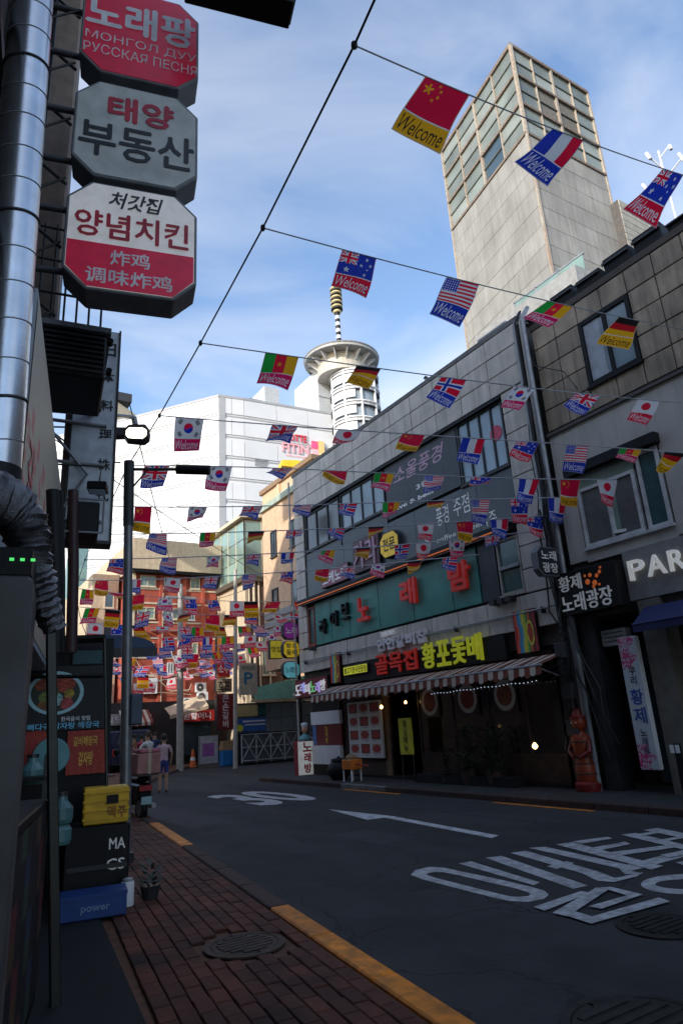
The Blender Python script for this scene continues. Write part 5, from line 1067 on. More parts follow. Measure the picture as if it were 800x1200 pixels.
for px, py, lab in ((236, 811, 'upper right air-conditioner beside the sign on the red brick wall'), (221, 829, 'lower middle air-conditioner left of the paired units'), (238, 822, 'air-conditioner directly under the upper right unit')):
    c = copy_tree(a0_, onY(px, py, 37.75)); c.scale = (.62, .8, .62); c['label'] = lab
# beige block further left and cream low building
t_ = thing('beige_building', 'beige building with small windows left of the red brick one, behind the pole', 'building', (8.6, 40, 0)); b = MB(); b.box(8.2, 9.7, 40, 52, 0, 10.9); b.build('wall', t_, m_beige); F = frame_az((0, 40, 0), 90)
for h in (5.5, 7.2, 8.9): window(t_, F, 8.9, 9.45, h, h + .9, 0, panes=1, fm=m_creamband, gm=m_gl)
t_ = thing('cream_building', 'low cream-yellow building with a thin roof edge seen under the tall pale sign', 'building', (6.4, 44, 0)); b = MB(); b.box(4.6, 8.6, 44, 54, 0, 7.8); b.build('wall', t_, M('cream_yellow', (.62, .5, .26), rough=.7)); b = MB(); b.box(4.5, 8.7, 43.8, 54, 7.8, 8.0); b.build('roof', t_, m_creamband)
F = frame_az((0, 44, 0), 90)
for a_ in (5.0, 6.2, 7.4): window(t_, F, a_, a_ + .7, 5.4, 6.4, 0, panes=2, fm=m_creamband, gm=m_glg)
t_ = thing('curved_awning', 'dark blue curved awning roof beyond the left glass enclosure', 'awning', (2.7, 14, 2.4)); b = MB(); Fc_ = frame_az(onD(84, 760, 13), 100); pr_ = [(.75 * math.cos(t), .24 * math.sin(t)) for t in np.linspace(0, math.pi, 14)]
b.prism(Fc_, [(.72 + x, y_) for x, y_ in pr_], -1.6, 0); b.build('canopy', t_, M('awning_navy', (.02, .05, .12), rough=.5)); b = MB(); b.fb(Fc_, -.06, 1.5, -.16, -.01, -.02, .03); b.build('front_edge', t_, m_dkgrey)
b = MB(); b.tube([Fc_.p(0, -.1, -.1), Fc_.p(0, -Fc_.o[2] + .1, -.1)], .025, 6); b.build('leg', t_, m_dkgrey)
# green glass block
gg = thing('green_glass_building', 'pale green glass block between the red brick and tan buildings', 'building', (16.5, 36, 0))
b = MB(); b.box(15.25, 17.4, 34.1, 39.9, 0, 13.3); b.build('core', gg, m_beige)
FGa = frame_az((15.2, 0, 0), 180); FGb = frame_az((0, 34.0, 0), 90)
for F, c0, c1, n_ in ((FGa, ra(39.9), ra(34.0), 5), (FGb, 15.2, 17.4, 2)):
    st = (c1 - c0) / n_
    for i in range(n_):
        for j in range(3): b = MB(); b.fb(F, c0 + i * st + .03, c0 + (i + 1) * st - .03, 9.95 + j * 1.1, 11.0 + j * 1.1, -.04, 0); b.build('pane', gg, m_glg)
    for i in range(n_ + 1): b = MB(); b.fb(F, c0 + i * st - .03, c0 + i * st + .03, 9.9, 13.3, -.04, .03); b.build('mullion', gg, m_creamband)
b = MB(); b.hexa([(14.9, 33.8, 13.35), (17.5, 33.8, 13.6), (17.5, 40, 13.6), (14.9, 40, 13.35), (14.9, 33.8, 13.55), (17.5, 33.8, 13.9), (17.5, 40, 13.9), (14.9, 40, 13.55)]); b.build('roof', gg, m_creamband)
b = MB(); b.box(15.0, 17.4, 33.7, 40, 9.6, 9.88); b.build('soffit', gg, M('soffit_brown', (.09, .07, .05), rough=.8))
for i, (a_, r_) in enumerate(((15.4, .05), (15.7, .08), (16.0, .05), (16.6, .06))): b = MB(); b.tube([(a_, 33.9, 3.0), (a_, 33.9, 9.6)], r_, 8); b.build('drainpipe', gg, m_creamband, smooth=True)
b = MB(); b.fb(FGb, 15.35, 17.3, 3.2, 9.6, .0, .06); b.build('brown_wall', gg, M('brown_dim', (.14, .09, .07), rough=.8)); window(gg, FGb, 16.1, 16.9, 4.4, 6.8, .07, panes=1, fm=m_creamband, gm=m_glg)
# tan building
tb = thing('tan_brick_building', 'tan brick building with narrow dark windows left of the grey tiled building', 'building', (19, 35, 0))
b = MB(); b.box(18, 26, 30.5, 37.3, 0, 16.2); b.build('wall', tb, m_tan); b = MB(); b.box(17.85, 26, 30.4, 37.45, 16.2, 16.5); b.build('roof_edge', tb, M('brown_edge', (.25, .16, .09), rough=.7))
FTn = frame_az((18, 0, 0), 180)
for h in (14.0, 11.6, 9.2, 6.8, 4.5):
    for yy in (36.3, 34.4, 32.4): window(tb, FTn, ra(yy), ra(yy - .62), h, h + 1.35, 0, panes=2, fm=m_dkgrey, gm=m_gl, fw=.05)
b = MB(); b.fb(FTn, ra(34.9), ra(34.6), 0, 16.1, 0, .16); b.build('pier', tb, m_tan); b = MB(); b.tube([(17.85, 37.2, 3.5), (17.85, 37.2, 13.4)], .07, 8); b.build('white_pipe', tb, m_white, smooth=True)
t_ = thing('corniced_house', 'lower tan house with a pale green cornice between the tan and the grey tiled buildings', 'building', (15, 30, 12)); b = MB()
b.add([(14.2, 26.6, 12.2), (14.2, 29.6, 12.2), (15.2, 29.6, 13.4), (15.2, 26.6, 13.4)], [(0, 1, 2, 3)]); b.box(14.1, 22, 22.3, 29.7, 12.2, 12.5); b.build('cornice', t_, M('pale_green_trim', (.38, .45, .36), rough=.6, streak=.3))
b = MB()
for z in (5.8, 6.2, 6.6): b.box(14.15, 14.2, 25, 29.4, z, z + .3)
b.build('louvres', t_, m_grey, kind='stuff')
b = MB(); b.box(14.25, 22, 22.4, 29.6, 4.2, 12.2); b.build('wall', t_, m_tan)
for yy in (28.6, 26.6): window(t_, frame_az((14.25, 0, 0), 180), ra(yy), ra(yy - .6), 6.9, 8.0, 0, panes=1, fm=m_dkgrey, gm=m_gl); window(t_, frame_az((14.25, 0, 0), 180), ra(yy), ra(yy - .6), 9.6, 10.9, 0, panes=2, fm=m_dkgrey, gm=m_gl)
# yellow roof sign above it
P0 = onD(330, 539, 42); t_ = thing('yellow_roof_canopy', 'bright yellow curved canopy just below the department store sign', 'canopy', P0); F = frame_az(P0, 105); b = MB(); b.prism(F, [(0, 0), (0, -.42), (1.9, -.5), (2.1, -.3), (2.05, -.05), (1, .06)], -1.2, 0); b.build('canopy', t_, M('canopy_yellow', (.8, .5, .02), rough=.5)); b = MB(); b.tube([F.p(.4, -.45, -.3), F.p(.4, -1.6, -.3)], .05, 6); b.tube([F.p(1.6, -.45, -.3), F.p(1.6, -1.6, -.3)], .05, 6); b.build('post', t_, m_dkgrey)
# gate yard: metal wall, green roof, gate
FGt = frame_az((0, 31, 0), 90)
yw = thing('yard_wall', 'grey sheet metal wall panels above the yard gate', 'wall', (15, 31.2, 1.4)); 
for i in range(7):
    for j in range(2): b = MB(); b.fb(FGt, 13.35 + i * .62, 13.35 + i * .62 + .6, 1.45 + j * .68, 1.45 + j * .68 + .66, -.25, -.2); b.build('sheet_panel', yw, M('sheet_grey', (.2, .22, .25), rough=.4, metal=.3, var=.15))
b = MB(); b.box(13.3, 17.8, 31.26, 31.35, 0, 2.85); b.build('backing', yw, m_dkgrey)
gr = thing('green_canopy_roof', 'green corrugated sloped roof over the yard wall', 'roof', (15, 31, 2.9)); nn = 26
for i in range(nn):
    x0 = 14.2 + i * .125; z0_, z1_ = 3.5 + i * .024, 3.5 + (i + 1) * .024
    b = MB(); b.add([(x0, 30.6, 2.95), (x0 + .12, 30.6, 2.95), (x0 + .12, 31.6, z1_), (x0, 31.6, z0_), (x0 + .06, 30.6, 3.0), (x0 + .06, 31.6, z0_ + .06)], [(0, 4, 5, 3), (4, 1, 2, 5)]); b.build('roof_sheet', gr, M('green_sheet', (.03, .16, .09), rough=.4, var=.2))
b = MB(); b.box(13.9, 17.6, 30.55, 30.62, 2.86, 2.96); b.build('gutter', gr, m_creamband)
gt = thing('lattice_gate', 'grey sliding lattice gate across the yard entrance', 'gate', (15.3, 30.9, .05)); F = frame_az((0, 30.85, 0), 90)
for h in (.2, .8, 1.38): b = MB(); b.tube([F.p(13.5, h, 0), F.p(17.3, h, 0)], .03, 6); b.build('rail', gt, M('gate_grey', (.42, .44, .46), rough=.45, metal=.3))
for i in range(6):
    a_ = 13.5 + i * .76
    b = MB(); b.tube([F.p(a_, .1, 0), F.p(a_, 1.4, 0)], .03, 6); b.build('post', gt, M('gate_grey'))
    if i < 5:
        for s0, s1 in ((.2, 1.38), (1.38, .2)): b = MB(); b.tube([F.p(a_, s0, .01), F.p(a_ + .76, s1, .01)], .02, 6); b.build('brace', gt, M('gate_grey'))
b = MB(); b.fb(F, 13.5, 17.3, .1, 1.36, -.08, -.05); b.build('sheet', gt, M('gate_sheet', (.13, .14, .15), rough=.5))
s = boxsign('banner_board', 'cream and dark green banner on the upper half of the yard wall', FGt, 13.35, 14.95, 2.2, 2.78, -.19, -.14, M('banner_cream', (.55, .45, .2), rough=.6)); b = MB(); b.fb(FGt, 14.5, 14.94, 2.22, 2.76, -.13, -.125); b.build('green_end', s, M('banner_green', (.02, .12, .11)))
s = boxsign('banner_board', 'blue banner with yellow round mark under the cream banner on the yard wall', FGt, 13.35, 14.95, 1.5, 2.16, -.19, -.14, M('banner_blue', (.03, .12, .4), rough=.6)); b = MB(); b.lathe(FGt.p(13.55, 1.7, -.13), [(.17, 0), (.17, .01)], 16, F=FGt); b.build('round_mark', s, M('mark_yellow', (.6, .6, .05)))
b = MB(); b.fb(FGt, 13.7, 14.9, 1.95, 2.03, -.13, -.126); b.fb(FGt, 13.8, 14.9, 1.8, 1.86, -.13, -.126); b.build('white_lines', s, m_white)
t_ = thing('white_globe_lamp', 'white round lamp on a bracket at the corner of the green roof', 'lamp', onY(347, 815, 29)); c = onY(347, 815, 29); b = MB(); b.lathe(c, [(.02, -.14), (.12, -.1), (.16, 0), (.12, .1), (.02, .14)], 14); b.build('globe', t_, m_white, smooth=True); b = MB(); b.tube([c, c + [.5, 0, -.3]], .03, 6); b.build('arm', t_, m_dkgrey)
# P sign and post
F = frame_az((0, 29, 0), 92); t_ = thing('parking_sign', 'cream parking sign with a large blue P on a pale post', 'sign', (12.6, 29, 0)); b = MB(); b.tube([(12.4, 29.05, 0), (12.5, 29.05, 9)], [.1, .08], 12); b.build('post', t_, M('post_cream', (.5, .46, .4), rough=.6), smooth=True); b = MB(); b.fb(F, 12.42, 13.3, 3.1, 4.5, -.04, .04); b.build('board', t_, M('board_cream', (.55, .5, .38), rough=.6), bevel=.01)
text(F, 'P', 12.65, 13.08, 3.55, 4.1, t_, M('sign_blue', (.02, .2, .35)), o=.045, bold=.05); text(F, '주차장입구', 12.55, 13.2, 4.2, 4.38, t_, M('sign_green', (.03, .2, .12)), o=.045); 
# utility pole, signs round it
t_ = thing('utility_pole', 'tall grey concrete utility pole in front of the red brick building', 'pole', (*onD(211, 900, 33)[:2], 0)); c = onD(211, 893, 33); b = MB(); b.tube([(c[0], c[1], 0), (c[0] - .1, c[1], 8.6)], [.17, .12], 14); b.build('shaft', t_, M('pole_concrete', (.4, .38, .34), rough=.8), smooth=True)
b = MB(); b.lathe((c[0], c[1], 4.4), [(.2, 0), (.26, .05), (.26, .6), (.2, .66)], 14); b.build('transformer', t_, m_grey, smooth=True)
for h in (7.2, 7.9): b = MB(); b.box(c[0] - .8, c[0] + .7, c[1] - .05, c[1] + .05, h, h + .1); b.build('crossarm', t_, m_grey)
F = frame_az((0, 33, 0), 92)
s = boxsign('vertical_sign', 'dark red vertical sign with white characters near the parking sign', F, 12.95, 13.85, 1.65, 3.4, -.3, 0, M('sign_maroon', (.2, .03, .03), rough=.4)); vtext(F, '큰손갈비', 13.1, 13.7, 1.72, 3.35, s, m_wt, o=.01, bold=.03)
s = boxsign('small_sign', 'orange and red shop sign stacked high between the pipes', F, 12.95, 13.65, 4.2, 6.2, -.3, 0, M('sign_orange_face', (.7, .25, .03), rough=.4, emit=.1)); b = MB(); b.fb(F, 12.98, 13.62, 4.25, 5.1, .006, .01); b.build('lower_field', s, M('sign_red_small', (.6, .03, .03))); text(F, '횟집', 13.02, 13.6, 5.2, 5.7, s, m_redt, o=.012); text(F, '소주', 13.02, 13.6, 4.4, 4.85, s, m_wt, o=.012)
s = boxsign('small_sign', 'dim black and cream square sign left of the dark red vertical sign', F, 12.9, 13.75, 3.5, 4.15, -.3, 0, M('sign_dimcream', (.3, .24, .15), rough=.5)); text(F, '호프', 13.0, 13.65, 3.58, 4.05, s, m_ink, o=.012, bold=.04)
for i, (x0, y0, x1, y1, ch, col, lab) in enumerate(((332, 729, 350, 749, '노래', (.2, .02, .2), 'purple octagonal sign, top of the three by the grey corner'), (332, 751, 351, 771, '황포돛배', (.75, .5, .02), 'yellow octagonal sign, middle of the three by the grey corner'), (332, 775, 351, 795, '노래방', (.15, .5, .55), 'light blue octagonal sign, lowest of the three by the grey corner'))):
    a_, c_ = onY(x0, (y0 + y1) / 2, 21), onY(x1, (y0 + y1) / 2, 21); t0, t1 = onY((x0 + x1) / 2, y0, 21)[2], onY((x0 + x1) / 2, y1, 21)[2]; F = frame_az((0, 21, 0), 90)
    s = boxsign('octagonal_sign', lab, F, a_[0], c_[0], t1, t0, -.2, 0, M('far_oct_%d' % i, col, rough=.4, emit=.12), cut=.13, rim=m_dkgrey, group='octagonal signs at the alley corner')
    if len(ch) == 4: text(F, ch[:2], a_[0] + .1, c_[0] - .1, t1 + .34, t0 - .08, s, m_ink, o=.012, bold=.03); text(F, ch[2:], a_[0] + .1, c_[0] - .1, t1 + .08, t1 + .3, s, m_ink, o=.012, bold=.03)
    else: text(F, ch, a_[0] + .08, c_[0] - .08, t1 + .18, t0 - .18, s, m_ink if i else m_wt, o=.012, bold=.03)
    b = MB(); b.tube([(c_[0], 20.95, (t0 + t1) / 2), (11.5, 20.95, (t0 + t1) / 2)], .02, 6); b.build('bracket', s, m_black)
F = frame_az((0, 23.5, 0), 90); a_, c_ = onY(316, 750, 23.5), onY(331, 772, 23.5)
s = boxsign('small_sign', 'yellow rectangular sign with dark letters left of the yellow octagonal sign', F, a_[0], c_[0], c_[2], a_[2], -.2, 0, M('sign_yellow_far', (.75, .6, .05), rough=.4, emit=.08)); text(F, '맛집', a_[0] + .06, c_[0] - .05, c_[2] + .25, a_[2] - .25, s, m_ink, o=.012, bold=.03)
b = MB(); b.tube([(c_[0], 23.4, 4.4), (14.3, 23.4, 4.4)], .02, 6); b.build('bracket', s, m_black)
t_ = thing('alley_post', 'dark vertical post and cables at the far corner of the grey tiled building', 'post', (11.3, 21.1, 0)); b = MB(); b.tube([(11.45, 21.1, 0), (11.45, 21.1, 5.3)], .06, 8); b.build('shaft', t_, m_black); b = MB(); b.tube([(11.3, 21.0, .2), (11.25, 21.0, 10.5)], .035, 8); b.build('white_pipe', t_, m_plaster)
# far low shops
sh = thing('corner_shops', 'low row of dark shops with red fascia under the red brick building', 'shops', (11, 35.5, 0)); F = frame_az((0, 35.8, 0), 92)
b = MB(); b.box(5.5, 14.6, 36.2, 38, 0, 3.3); b.build('wall', sh, m_dkgrey)
for i, (a_, w_, col) in enumerate(((6.2, 1.6, (.05, .1, .25)), (8.0, 1.5, (.4, .38, .34)), (9.7, 1.1, (.08, .02, .03)), (12.1, 1.9, (.4, .02, .02)))):
    b = MB(); b.fb(F, a_, a_ + w_, 2.2, 2.75, -.6, -.3); b.build('fascia', sh, M('far_fascia_%d' % i, col, rough=.5)); window(sh, F, a_ + .1, a_ + w_ - .1, .5, 2.1, -.55, panes=2, fm=m_dkgrey, gm=m_gl, sill=False)
    b = MB(); text_mb(b, F, ('미용실', '식당', '열쇠', '원할머니')[i], a_ + .2, a_ + w_ - .2, 2.3, 2.65, -.295, 0, m_wt, .03); b.build('lettering', sh, m_wt)
t_ = thing('striped_awning', 'small faded striped awning over a far shop left of the utility pole', 'awning', (9.6, 35, 2.3))
for i in range(10): x0 = 8.9 + i * .15; b = MB(); b.add([(x0, 35.6, 2.9), (x0 + .15, 35.6, 2.9), (x0 + .15, 34.6, 2.25), (x0, 34.6, 2.25), (x0 + .15, 34.6, 2.1), (x0, 34.6, 2.1)], [(0, 1, 2, 3), (3, 2, 4, 5)]); b.build('stripe', t_, m_awb if i % 2 else M('awning_pale', (.55, .5, .42), rough=.8))
t_ = thing('cream_tarp_awning', 'cream tarpaulin awning sloping beside the dark red vertical sign', 'awning', (11.6, 34, 2.9)); b = MB(); b.add([(10.9, 34.5, 2.9), (12.9, 34.5, 3.5), (12.9, 33.6, 2.9), (10.9, 33.6, 2.5)], [(0, 1, 2, 3)]); b.add([(10.9, 33.6, 2.5), (12.9, 33.6, 2.9), (12.9, 33.6, 2.75), (10.9, 33.6, 2.32)], [(0, 1, 2, 3)]); b.build('cloth', t_, m_beige)
F = frame_az((0, 32.5, 0), 92)
a_, c_ = onY(231, 863, 32.5), onY(252, 897, 32.5); s = boxsign('sign_kiosk', 'pale standing kiosk panel with a purple poster at the far kerb', F, a_[0], c_[0], .15, a_[2], -.25, 0, M('kiosk_pale', (.42, .42, .46), rough=.5), rim=m_grey); b = MB(); b.fb(F, a_[0] + .12, c_[0] - .2, .5, 1.1, .008, .012); b.build('poster', s, M('poster_purple', (.3, .1, .32)))
a_, c_ = onY(257, 870, 32), onY(271, 900, 32); F = frame_az((0, 32, 0), 92)
s = boxsign('stacked_boxes', 'blue bin with stacked tan boxes on top at the far kerb', F, a_[0], c_[0], .02, .72, -.5, 0, M('bin_blue', (.02, .2, .5), rough=.5), rim=M('bin_blue'), cat='bin')
for j in range(3): b = MB(); b.fb(F, a_[0] - .02 + .03 * j, c_[0] - .02 * j, .735 + j * .14, .735 + j * .14 + .13, -.48, -.02); b.build('box', s, M('cardboard', (.45, .3, .15), rough=.8))
t_ = thing('traffic_cone', 'orange traffic cone beside the pale kiosk at the far kerb', 'cone', onY(226, 897, 33)); c = onY(226, 897, 33); c[2] = 0; b = MB(); b.lathe(c, [(.2, .03), (.16, .06), (.1, .5), (.04, .85)], 14); b.build('cone', t_, M('cone_orange', (.7, .15, .03), rough=.5), smooth=True); b = MB(); b.box(c[0] - .22, c[0] + .22, c[1] - .22, c[1] + .22, 0, .04); b.build('base', t_, m_black); b = MB(); b.lathe(c, [(.127, .34), (.103, .5)], 14); b.build('band', t_, m_white)
t_ = thing('parked_van', 'dark parked van partly hidden behind the people at the far end of the street', 'van', (8.9, 33.4, 0))
b = MB(); Fv = frame_az((0, 33, 0), 90); b.prism(Fv, [(8.0, .35), (10.0, .35), (10.0, 1.35), (9.75, 1.9), (8.2, 1.9), (8.0, 1.35)], -3.5, 0); b.build('body', t_, M('van_navy', (.02, .025, .06), rough=.3), bevel=.06); b = MB(); b.prism(Fv, [(8.2, 1.3), (9.8, 1.3), (9.65, 1.78), (8.35, 1.78)], 0, .012); b.build('rear_window', t_, m_gl)
for a_ in (8.03, 9.85): b = MB(); b.fb(Fv, a_, a_ + .12, .8, 1.1, 0, .02); b.build('tail_light', t_, M('tail_red', (.4, .02, .02)))
for a_ in (8.05, 9.75): b = MB(); b.tube([(a_, 33.5, .32), (a_ + .2, 33.5, .32)], .32, 16); b.tube([(a_, 35.8, .32), (a_ + .2, 35.8, .32)], .32, 16); b.build('wheels', t_, m_black)

# chef figure sign
F = frame_az((0, 21.2, 0), 95); c0 = onY(335, 912, 21.2); c1 = onY(357, 912, 21.2); zt = onY(346, 868, 21.2)[2]
s = boxsign('chef_sign', 'white lightbox sign with dark red letters topped by a chef bust at the road edge', F, c0[0], c1[0], .06, zt, -.3, 0, M('lightbox_white', (.66, .66, .62), rough=.4, emit=.1), rim=M('rim_maroon', (.25, .02, .03)))
vtext(F, '노래방', c0[0] + .12, c1[0] - .12, .12, zt - .05, s, m_redt, o=.012, bold=.05)
cc = F.p((c0[0] + c1[0]) / 2, zt, -.15); b = MB(); b.lathe(cc, [(.2, 0), (.21, .06), (.16, .14), (.07, .2), (.06, .24)], 14); b.build('shoulders', s, M('chef_teal', (.12, .3, .3), rough=.7), smooth=True)
b = MB(); b.lathe(cc + [0, 0, .22], [(.05, 0), (.095, .05), (.11, .12), (.1, .19), (.05, .24)], 14); b.build('head', s, M('chef_skin', (.5, .26, .15), rough=.6), smooth=True)
b = MB(); b.lathe(cc + [0, 0, .42], [(.1, 0), (.105, .05), (.12, .08), (.1, .13), (.03, .15)], 14); b.build('hat', s, m_white, smooth=True); b = MB(); b.tube([cc + [.17, 0, .1], cc + [.3, -.1, 0], cc + [.3, -.14, .02]], [.045, .035, .05], 8); b.build('hand', s, m_white, smooth=True)

# ================================================================== DEPARTMENT STORE
ds = thing('department_store', 'large white department store with horizontal grooved bands at the end of the street', 'building', (35, 84, 0))
FPT = [(14., 109.5), (33.6, 83.5), (37.3, 82.9), (52.9, 82.7 - 1.2), (80, 80)]; HT = 49.
m_ds = M('store_white', (.6, .615, .635), rough=.5, var=.05, scale=.3, bump=.02); m_dsb = M('store_groove', (.33, .34, .36), rough=.6, var=.08, scale=.3)
b = MB(); P = FPT + [(80, 120), (14, 120)]; b.prism(Fr((0, 0, 0), (1, 0, 0), (0, 0, 1), (0, 1, 0)), P, 0, HT - .05); b.build('wall', ds, M('store_core', (.6, .61, .62), rough=.7))
seg = list(zip(FPT[:-1], FPT[1:]))
for si, (A, B) in enumerate(seg):
    d = np.array([B[0] - A[0], B[1] - A[1], 0.]); Ls = np.linalg.norm(d); F = Fr((A[0], A[1], 0), d, (d[1], -d[0], 0)); nb = max(1, round(Ls / 5.5)) if si != 1 else 2
    for j in range(14):
        h0 = HT - 3.35 * (j + 1); 
        for i in range(nb):
            a0_, a1_ = Ls * i / nb, Ls * (i + 1) / nb
            b = MB(); b.fb(F, a0_ + .03, a1_ - .03, h0 + .75, h0 + 3.33, -.2, .12); b.build('wall_panel', ds, m_ds)
            b = MB(); b.fb(F, a0_, a1_, h0 + .3, h0 + .5, -.2, .05); b.build('band', ds, m_dsb)
    b = MB(); b.fb(F, -.05, Ls + .05, HT - .02, HT + .35, -.6, .2); b.build('roof_coping', ds, m_dsb)
d = np.array([FPT[2][0] - FPT[1][0], FPT[2][1] - FPT[1][1], 0.]); F = Fr((FPT[1][0], FPT[1][1], 0), d, (d[1], -d[0], 0)); b = MB(); b.fb(F, 0, .9, 2, HT, .1, .16); b.build('corner_recess_shade', ds, m_dsb)  # grey proud strip puts the corner recess's shading into colour
d = np.array([FPT[3][0] - FPT[2][0], FPT[3][1] - FPT[2][1], 0.]); FDS = Fr((FPT[2][0], FPT[2][1], 0), d, (d[1], -d[0], 0))
def onF(F, x, y):
    v = ray(x, y); o_ = np.array([0, 0, CAMH]) - F.p(0, 0, 0); t = -np.dot(o_, F.n) / np.dot(v, F.n); Pq = v * t + [0, 0, CAMH] - F.p(0, 0, 0); return float(np.dot(Pq, F.ux)), float(Pq[2] if F.o[2] == 0 else Pq[2])
a_, h1_ = onF(FDS, 334, 512); c_, h0_ = onF(FDS, 359, 522); s = thing('store_sign', 'red LOTTE FITIN lettering with a pink and orange cube logo on the white store', 'sign', FDS.p(a_, h0_, .3))
text(FDS, 'LOTTE', a_, c_, h0_ + .3, h0_ + 1.45, s, M('store_red', (.6, .03, .05)), o=.2, depth=.15, bold=.03)
a2, h2 = onF(FDS, 330, 524); c2, h3 = onF(FDS, 361, 534); text(FDS, 'FITIN', a2, c2, h3, h3 + 1.5, s, M('store_pink', (.8, .35, .4)), o=.2, depth=.15, bold=.03); text(FDS, 'fashion outlet mall', a2 + .6, c2 - .5, h3 - .6, h3 - .25, s, M('store_pink'), o=.2)
a3, h4 = onF(FDS, 364, 517); c3, h5 = onF(FDS, 379, 538)
for (u0, u1, w0, w1, col) in ((0, .48, .5, .95, (.75, .08, .2)), (.5, 1, .3, 1, (.8, .5, .2)), (0, .48, 0, .47, (.8, .4, .45)), (.5, .95, 0, .28, (.7, .6, .3))):
    b = MB(); b.fb(FDS, a3 + (c3 - a3) * u0, a3 + (c3 - a3) * u1, h5 + (h4 - h5) * w0, h5 + (h4 - h5) * w1, .15, .5); b.build('logo_block', s, M('logo_%d' % int(col[0] * 100 + col[2] * 10), col))
a4, h6 = onF(FDS, 298, 536); c4, h7 = onF(FDS, 313, 548); b = MB()
for i in range(6): b.fb(FDS, a4, c4, h7 + i * .22, h7 + i * .22 + .12, .12, .18)
b.build('wall_louvre', ds, m_grey)
# core tower of the store with its saucer crown
CT = onD(401, 440, 96.0); ctx, cty = CT[0], CT[1]; ct = thing('saucer_tower', 'white round stair tower with a ring-shaped crown and striped mast rising from the store', 'tower', (ctx, cty, 40))
def zat(y, D=96.0): return onD(401, y, D)[2]
zc0 = zat(444); RC = 3.8; crx, cry = ctx, cty; CK = onD(416, 470, 96.0); ctx, cty = CK[0], CK[1]; b = MB()
b.lathe((ctx, cty, 0), [(RC - .25, 30), (RC - .25, zc0)], 28); b.build('glass_core', ct, M('store_glass', (.25, .3, .34), rough=.2, var=.25, scale=.3, bump=0), smooth=True)
for j in range(8):
    z = zc0 - .6 - j * 2.75; b = MB(); b.lathe((ctx, cty, z), [(RC - .2, -.5), (RC, -.45), (RC, 0), (RC + .25, .02), (RC + .25, .22), (RC - .2, .25)], 28); b.build('floor_band', ct, m_ds, smooth=False)
    b = MB(); b.lathe((ctx, cty, z - .66), [(RC + .18, 0), (RC + .18, .16)], 28); b.build('dark_band', ct, m_dkgrey)
for k in range(9):
    t = 2 * math.pi * k / 9 + .2; p_ = np.array([ctx + RC * math.cos(t), cty + RC * math.sin(t), 0]); b = MB(); b.tube([p_ + [0, 0, 30], p_ + [0, 0, zc0]], .22, 6); b.build('pier', ct, m_ds)
# white half wrapped in panels on the left
b = MB(); n_ = 14
for i in range(8):
    t0, t1 = math.radians(165 + i * 9), math.radians(165 + (i + 1) * 9)
    P_ = [(ctx + (RC + .1) * math.cos(t), cty + (RC + .1) * math.sin(t)) for t in (t0, t1)]
    for j in range(8):
        z = zc0 - 2.6 - j * 2.75; b = MB(); b.add([(P_[0][0], P_[0][1], z), (P_[1][0], P_[1][1], z), (P_[1][0], P_[1][1], z + 1.9), (P_[0][0], P_[0][1], z + 1.9)], [(0, 1, 2, 3)]); b.build('wall_panel', ct, m_ds)
zr = zat(426); RR = 6.1; kx_, ky_ = ctx, cty; ctx, cty = crx, cry; RC0 = RC; RC = 4.0
b = MB(); b.lathe((ctx, cty, zr), [(RC, 0), (RR - .3, .02), (RR - .3, -.12), (RR, -.12), (RR, .4), (RR - .3, .5), (RC, .55)], 48); b.build('ring', ct, M('ring_cream', (.36, .36, .34), rough=.5), smooth=False)
b = MB(); b.lathe((ctx, cty, zc0 - .2), [(RC + .05, 0), (RC + .05, zr - zc0 + .15)], 32); b.build('crown_wall', ct, M('crown_cream', (.5, .47, .4), rough=.5))
b = MB(); b.tube([(ctx + RR * math.cos(2 * math.pi * k / 40), cty + RR * math.sin(2 * math.pi * k / 40), zr + .42) for k in range(41)], .14, 6, cap=False); b.build('ring_edge', ct, m_grey)
for k in range(16):
    t = 2 * math.pi * k / 16; dv_ = np.array([math.cos(t), math.sin(t), 0]); c_ = np.array([ctx, cty, 0]); e_ = np.array([-math.sin(t), math.cos(t), 0]) * .09
    A_, B_, C_, D_ = c_ + dv_ * (RC + .05) + [0, 0, zr - 1.5], c_ + dv_ * (RR - .52) + [0, 0, zr + .01], c_ + dv_ * (RC + .05) + [0, 0, zr + .01], c_ + dv_ * (RR - .52) + [0, 0, zr - .3]
    b = MB(); b.add([A_ - e_, D_ - e_, B_ - e_, C_ - e_, A_ + e_, D_ + e_, B_ + e_, C_ + e_], [(0, 1, 2, 3), (7, 6, 5, 4), (0, 4, 5, 1), (1, 5, 6, 2), (2, 6, 7, 3), (3, 7, 4, 0)]); b.build('fin', ct, m_ds)
rg = random.Random(9)
for k in range(9):
    x_, y_ = rg.uniform(-2.2, 2.2), rg.uniform(-2, 1); h = rg.uniform(.8, 2.2); b = MB()
    if k % 2: b.box(ctx + x_ - .3, ctx + x_ + .3, cty + y_ - .3, cty + y_ + .3, zr + .7, zr + .7 + h)
    else: b.tube([(ctx + x_, cty + y_, zr + .7), (ctx + x_ + rg.uniform(-1, 1), cty + y_, zr + 1 + h)], .12, 6)
    b.build('roof_equipment', ct, m_ds if k % 3 else m_dkgrey)
ma = thing('striped_mast', 'striped black and white mast with a ribbed golden head on the round tower', 'mast', (ctx - .2, cty, zr + .8)); zt0, zt1, zt2 = zr + .8, zat(367), zat(338)
n_ = 14
for i in range(n_): b = MB(); z = zt0 + (zt1 - zt0) * i / n_; b.tube([(ctx - .2, cty, z), (ctx - .2, cty, z + (zt1 - zt0) / n_)], .42, 10); b.build('mast_segment', ma, m_black if i % 2 else m_ds)
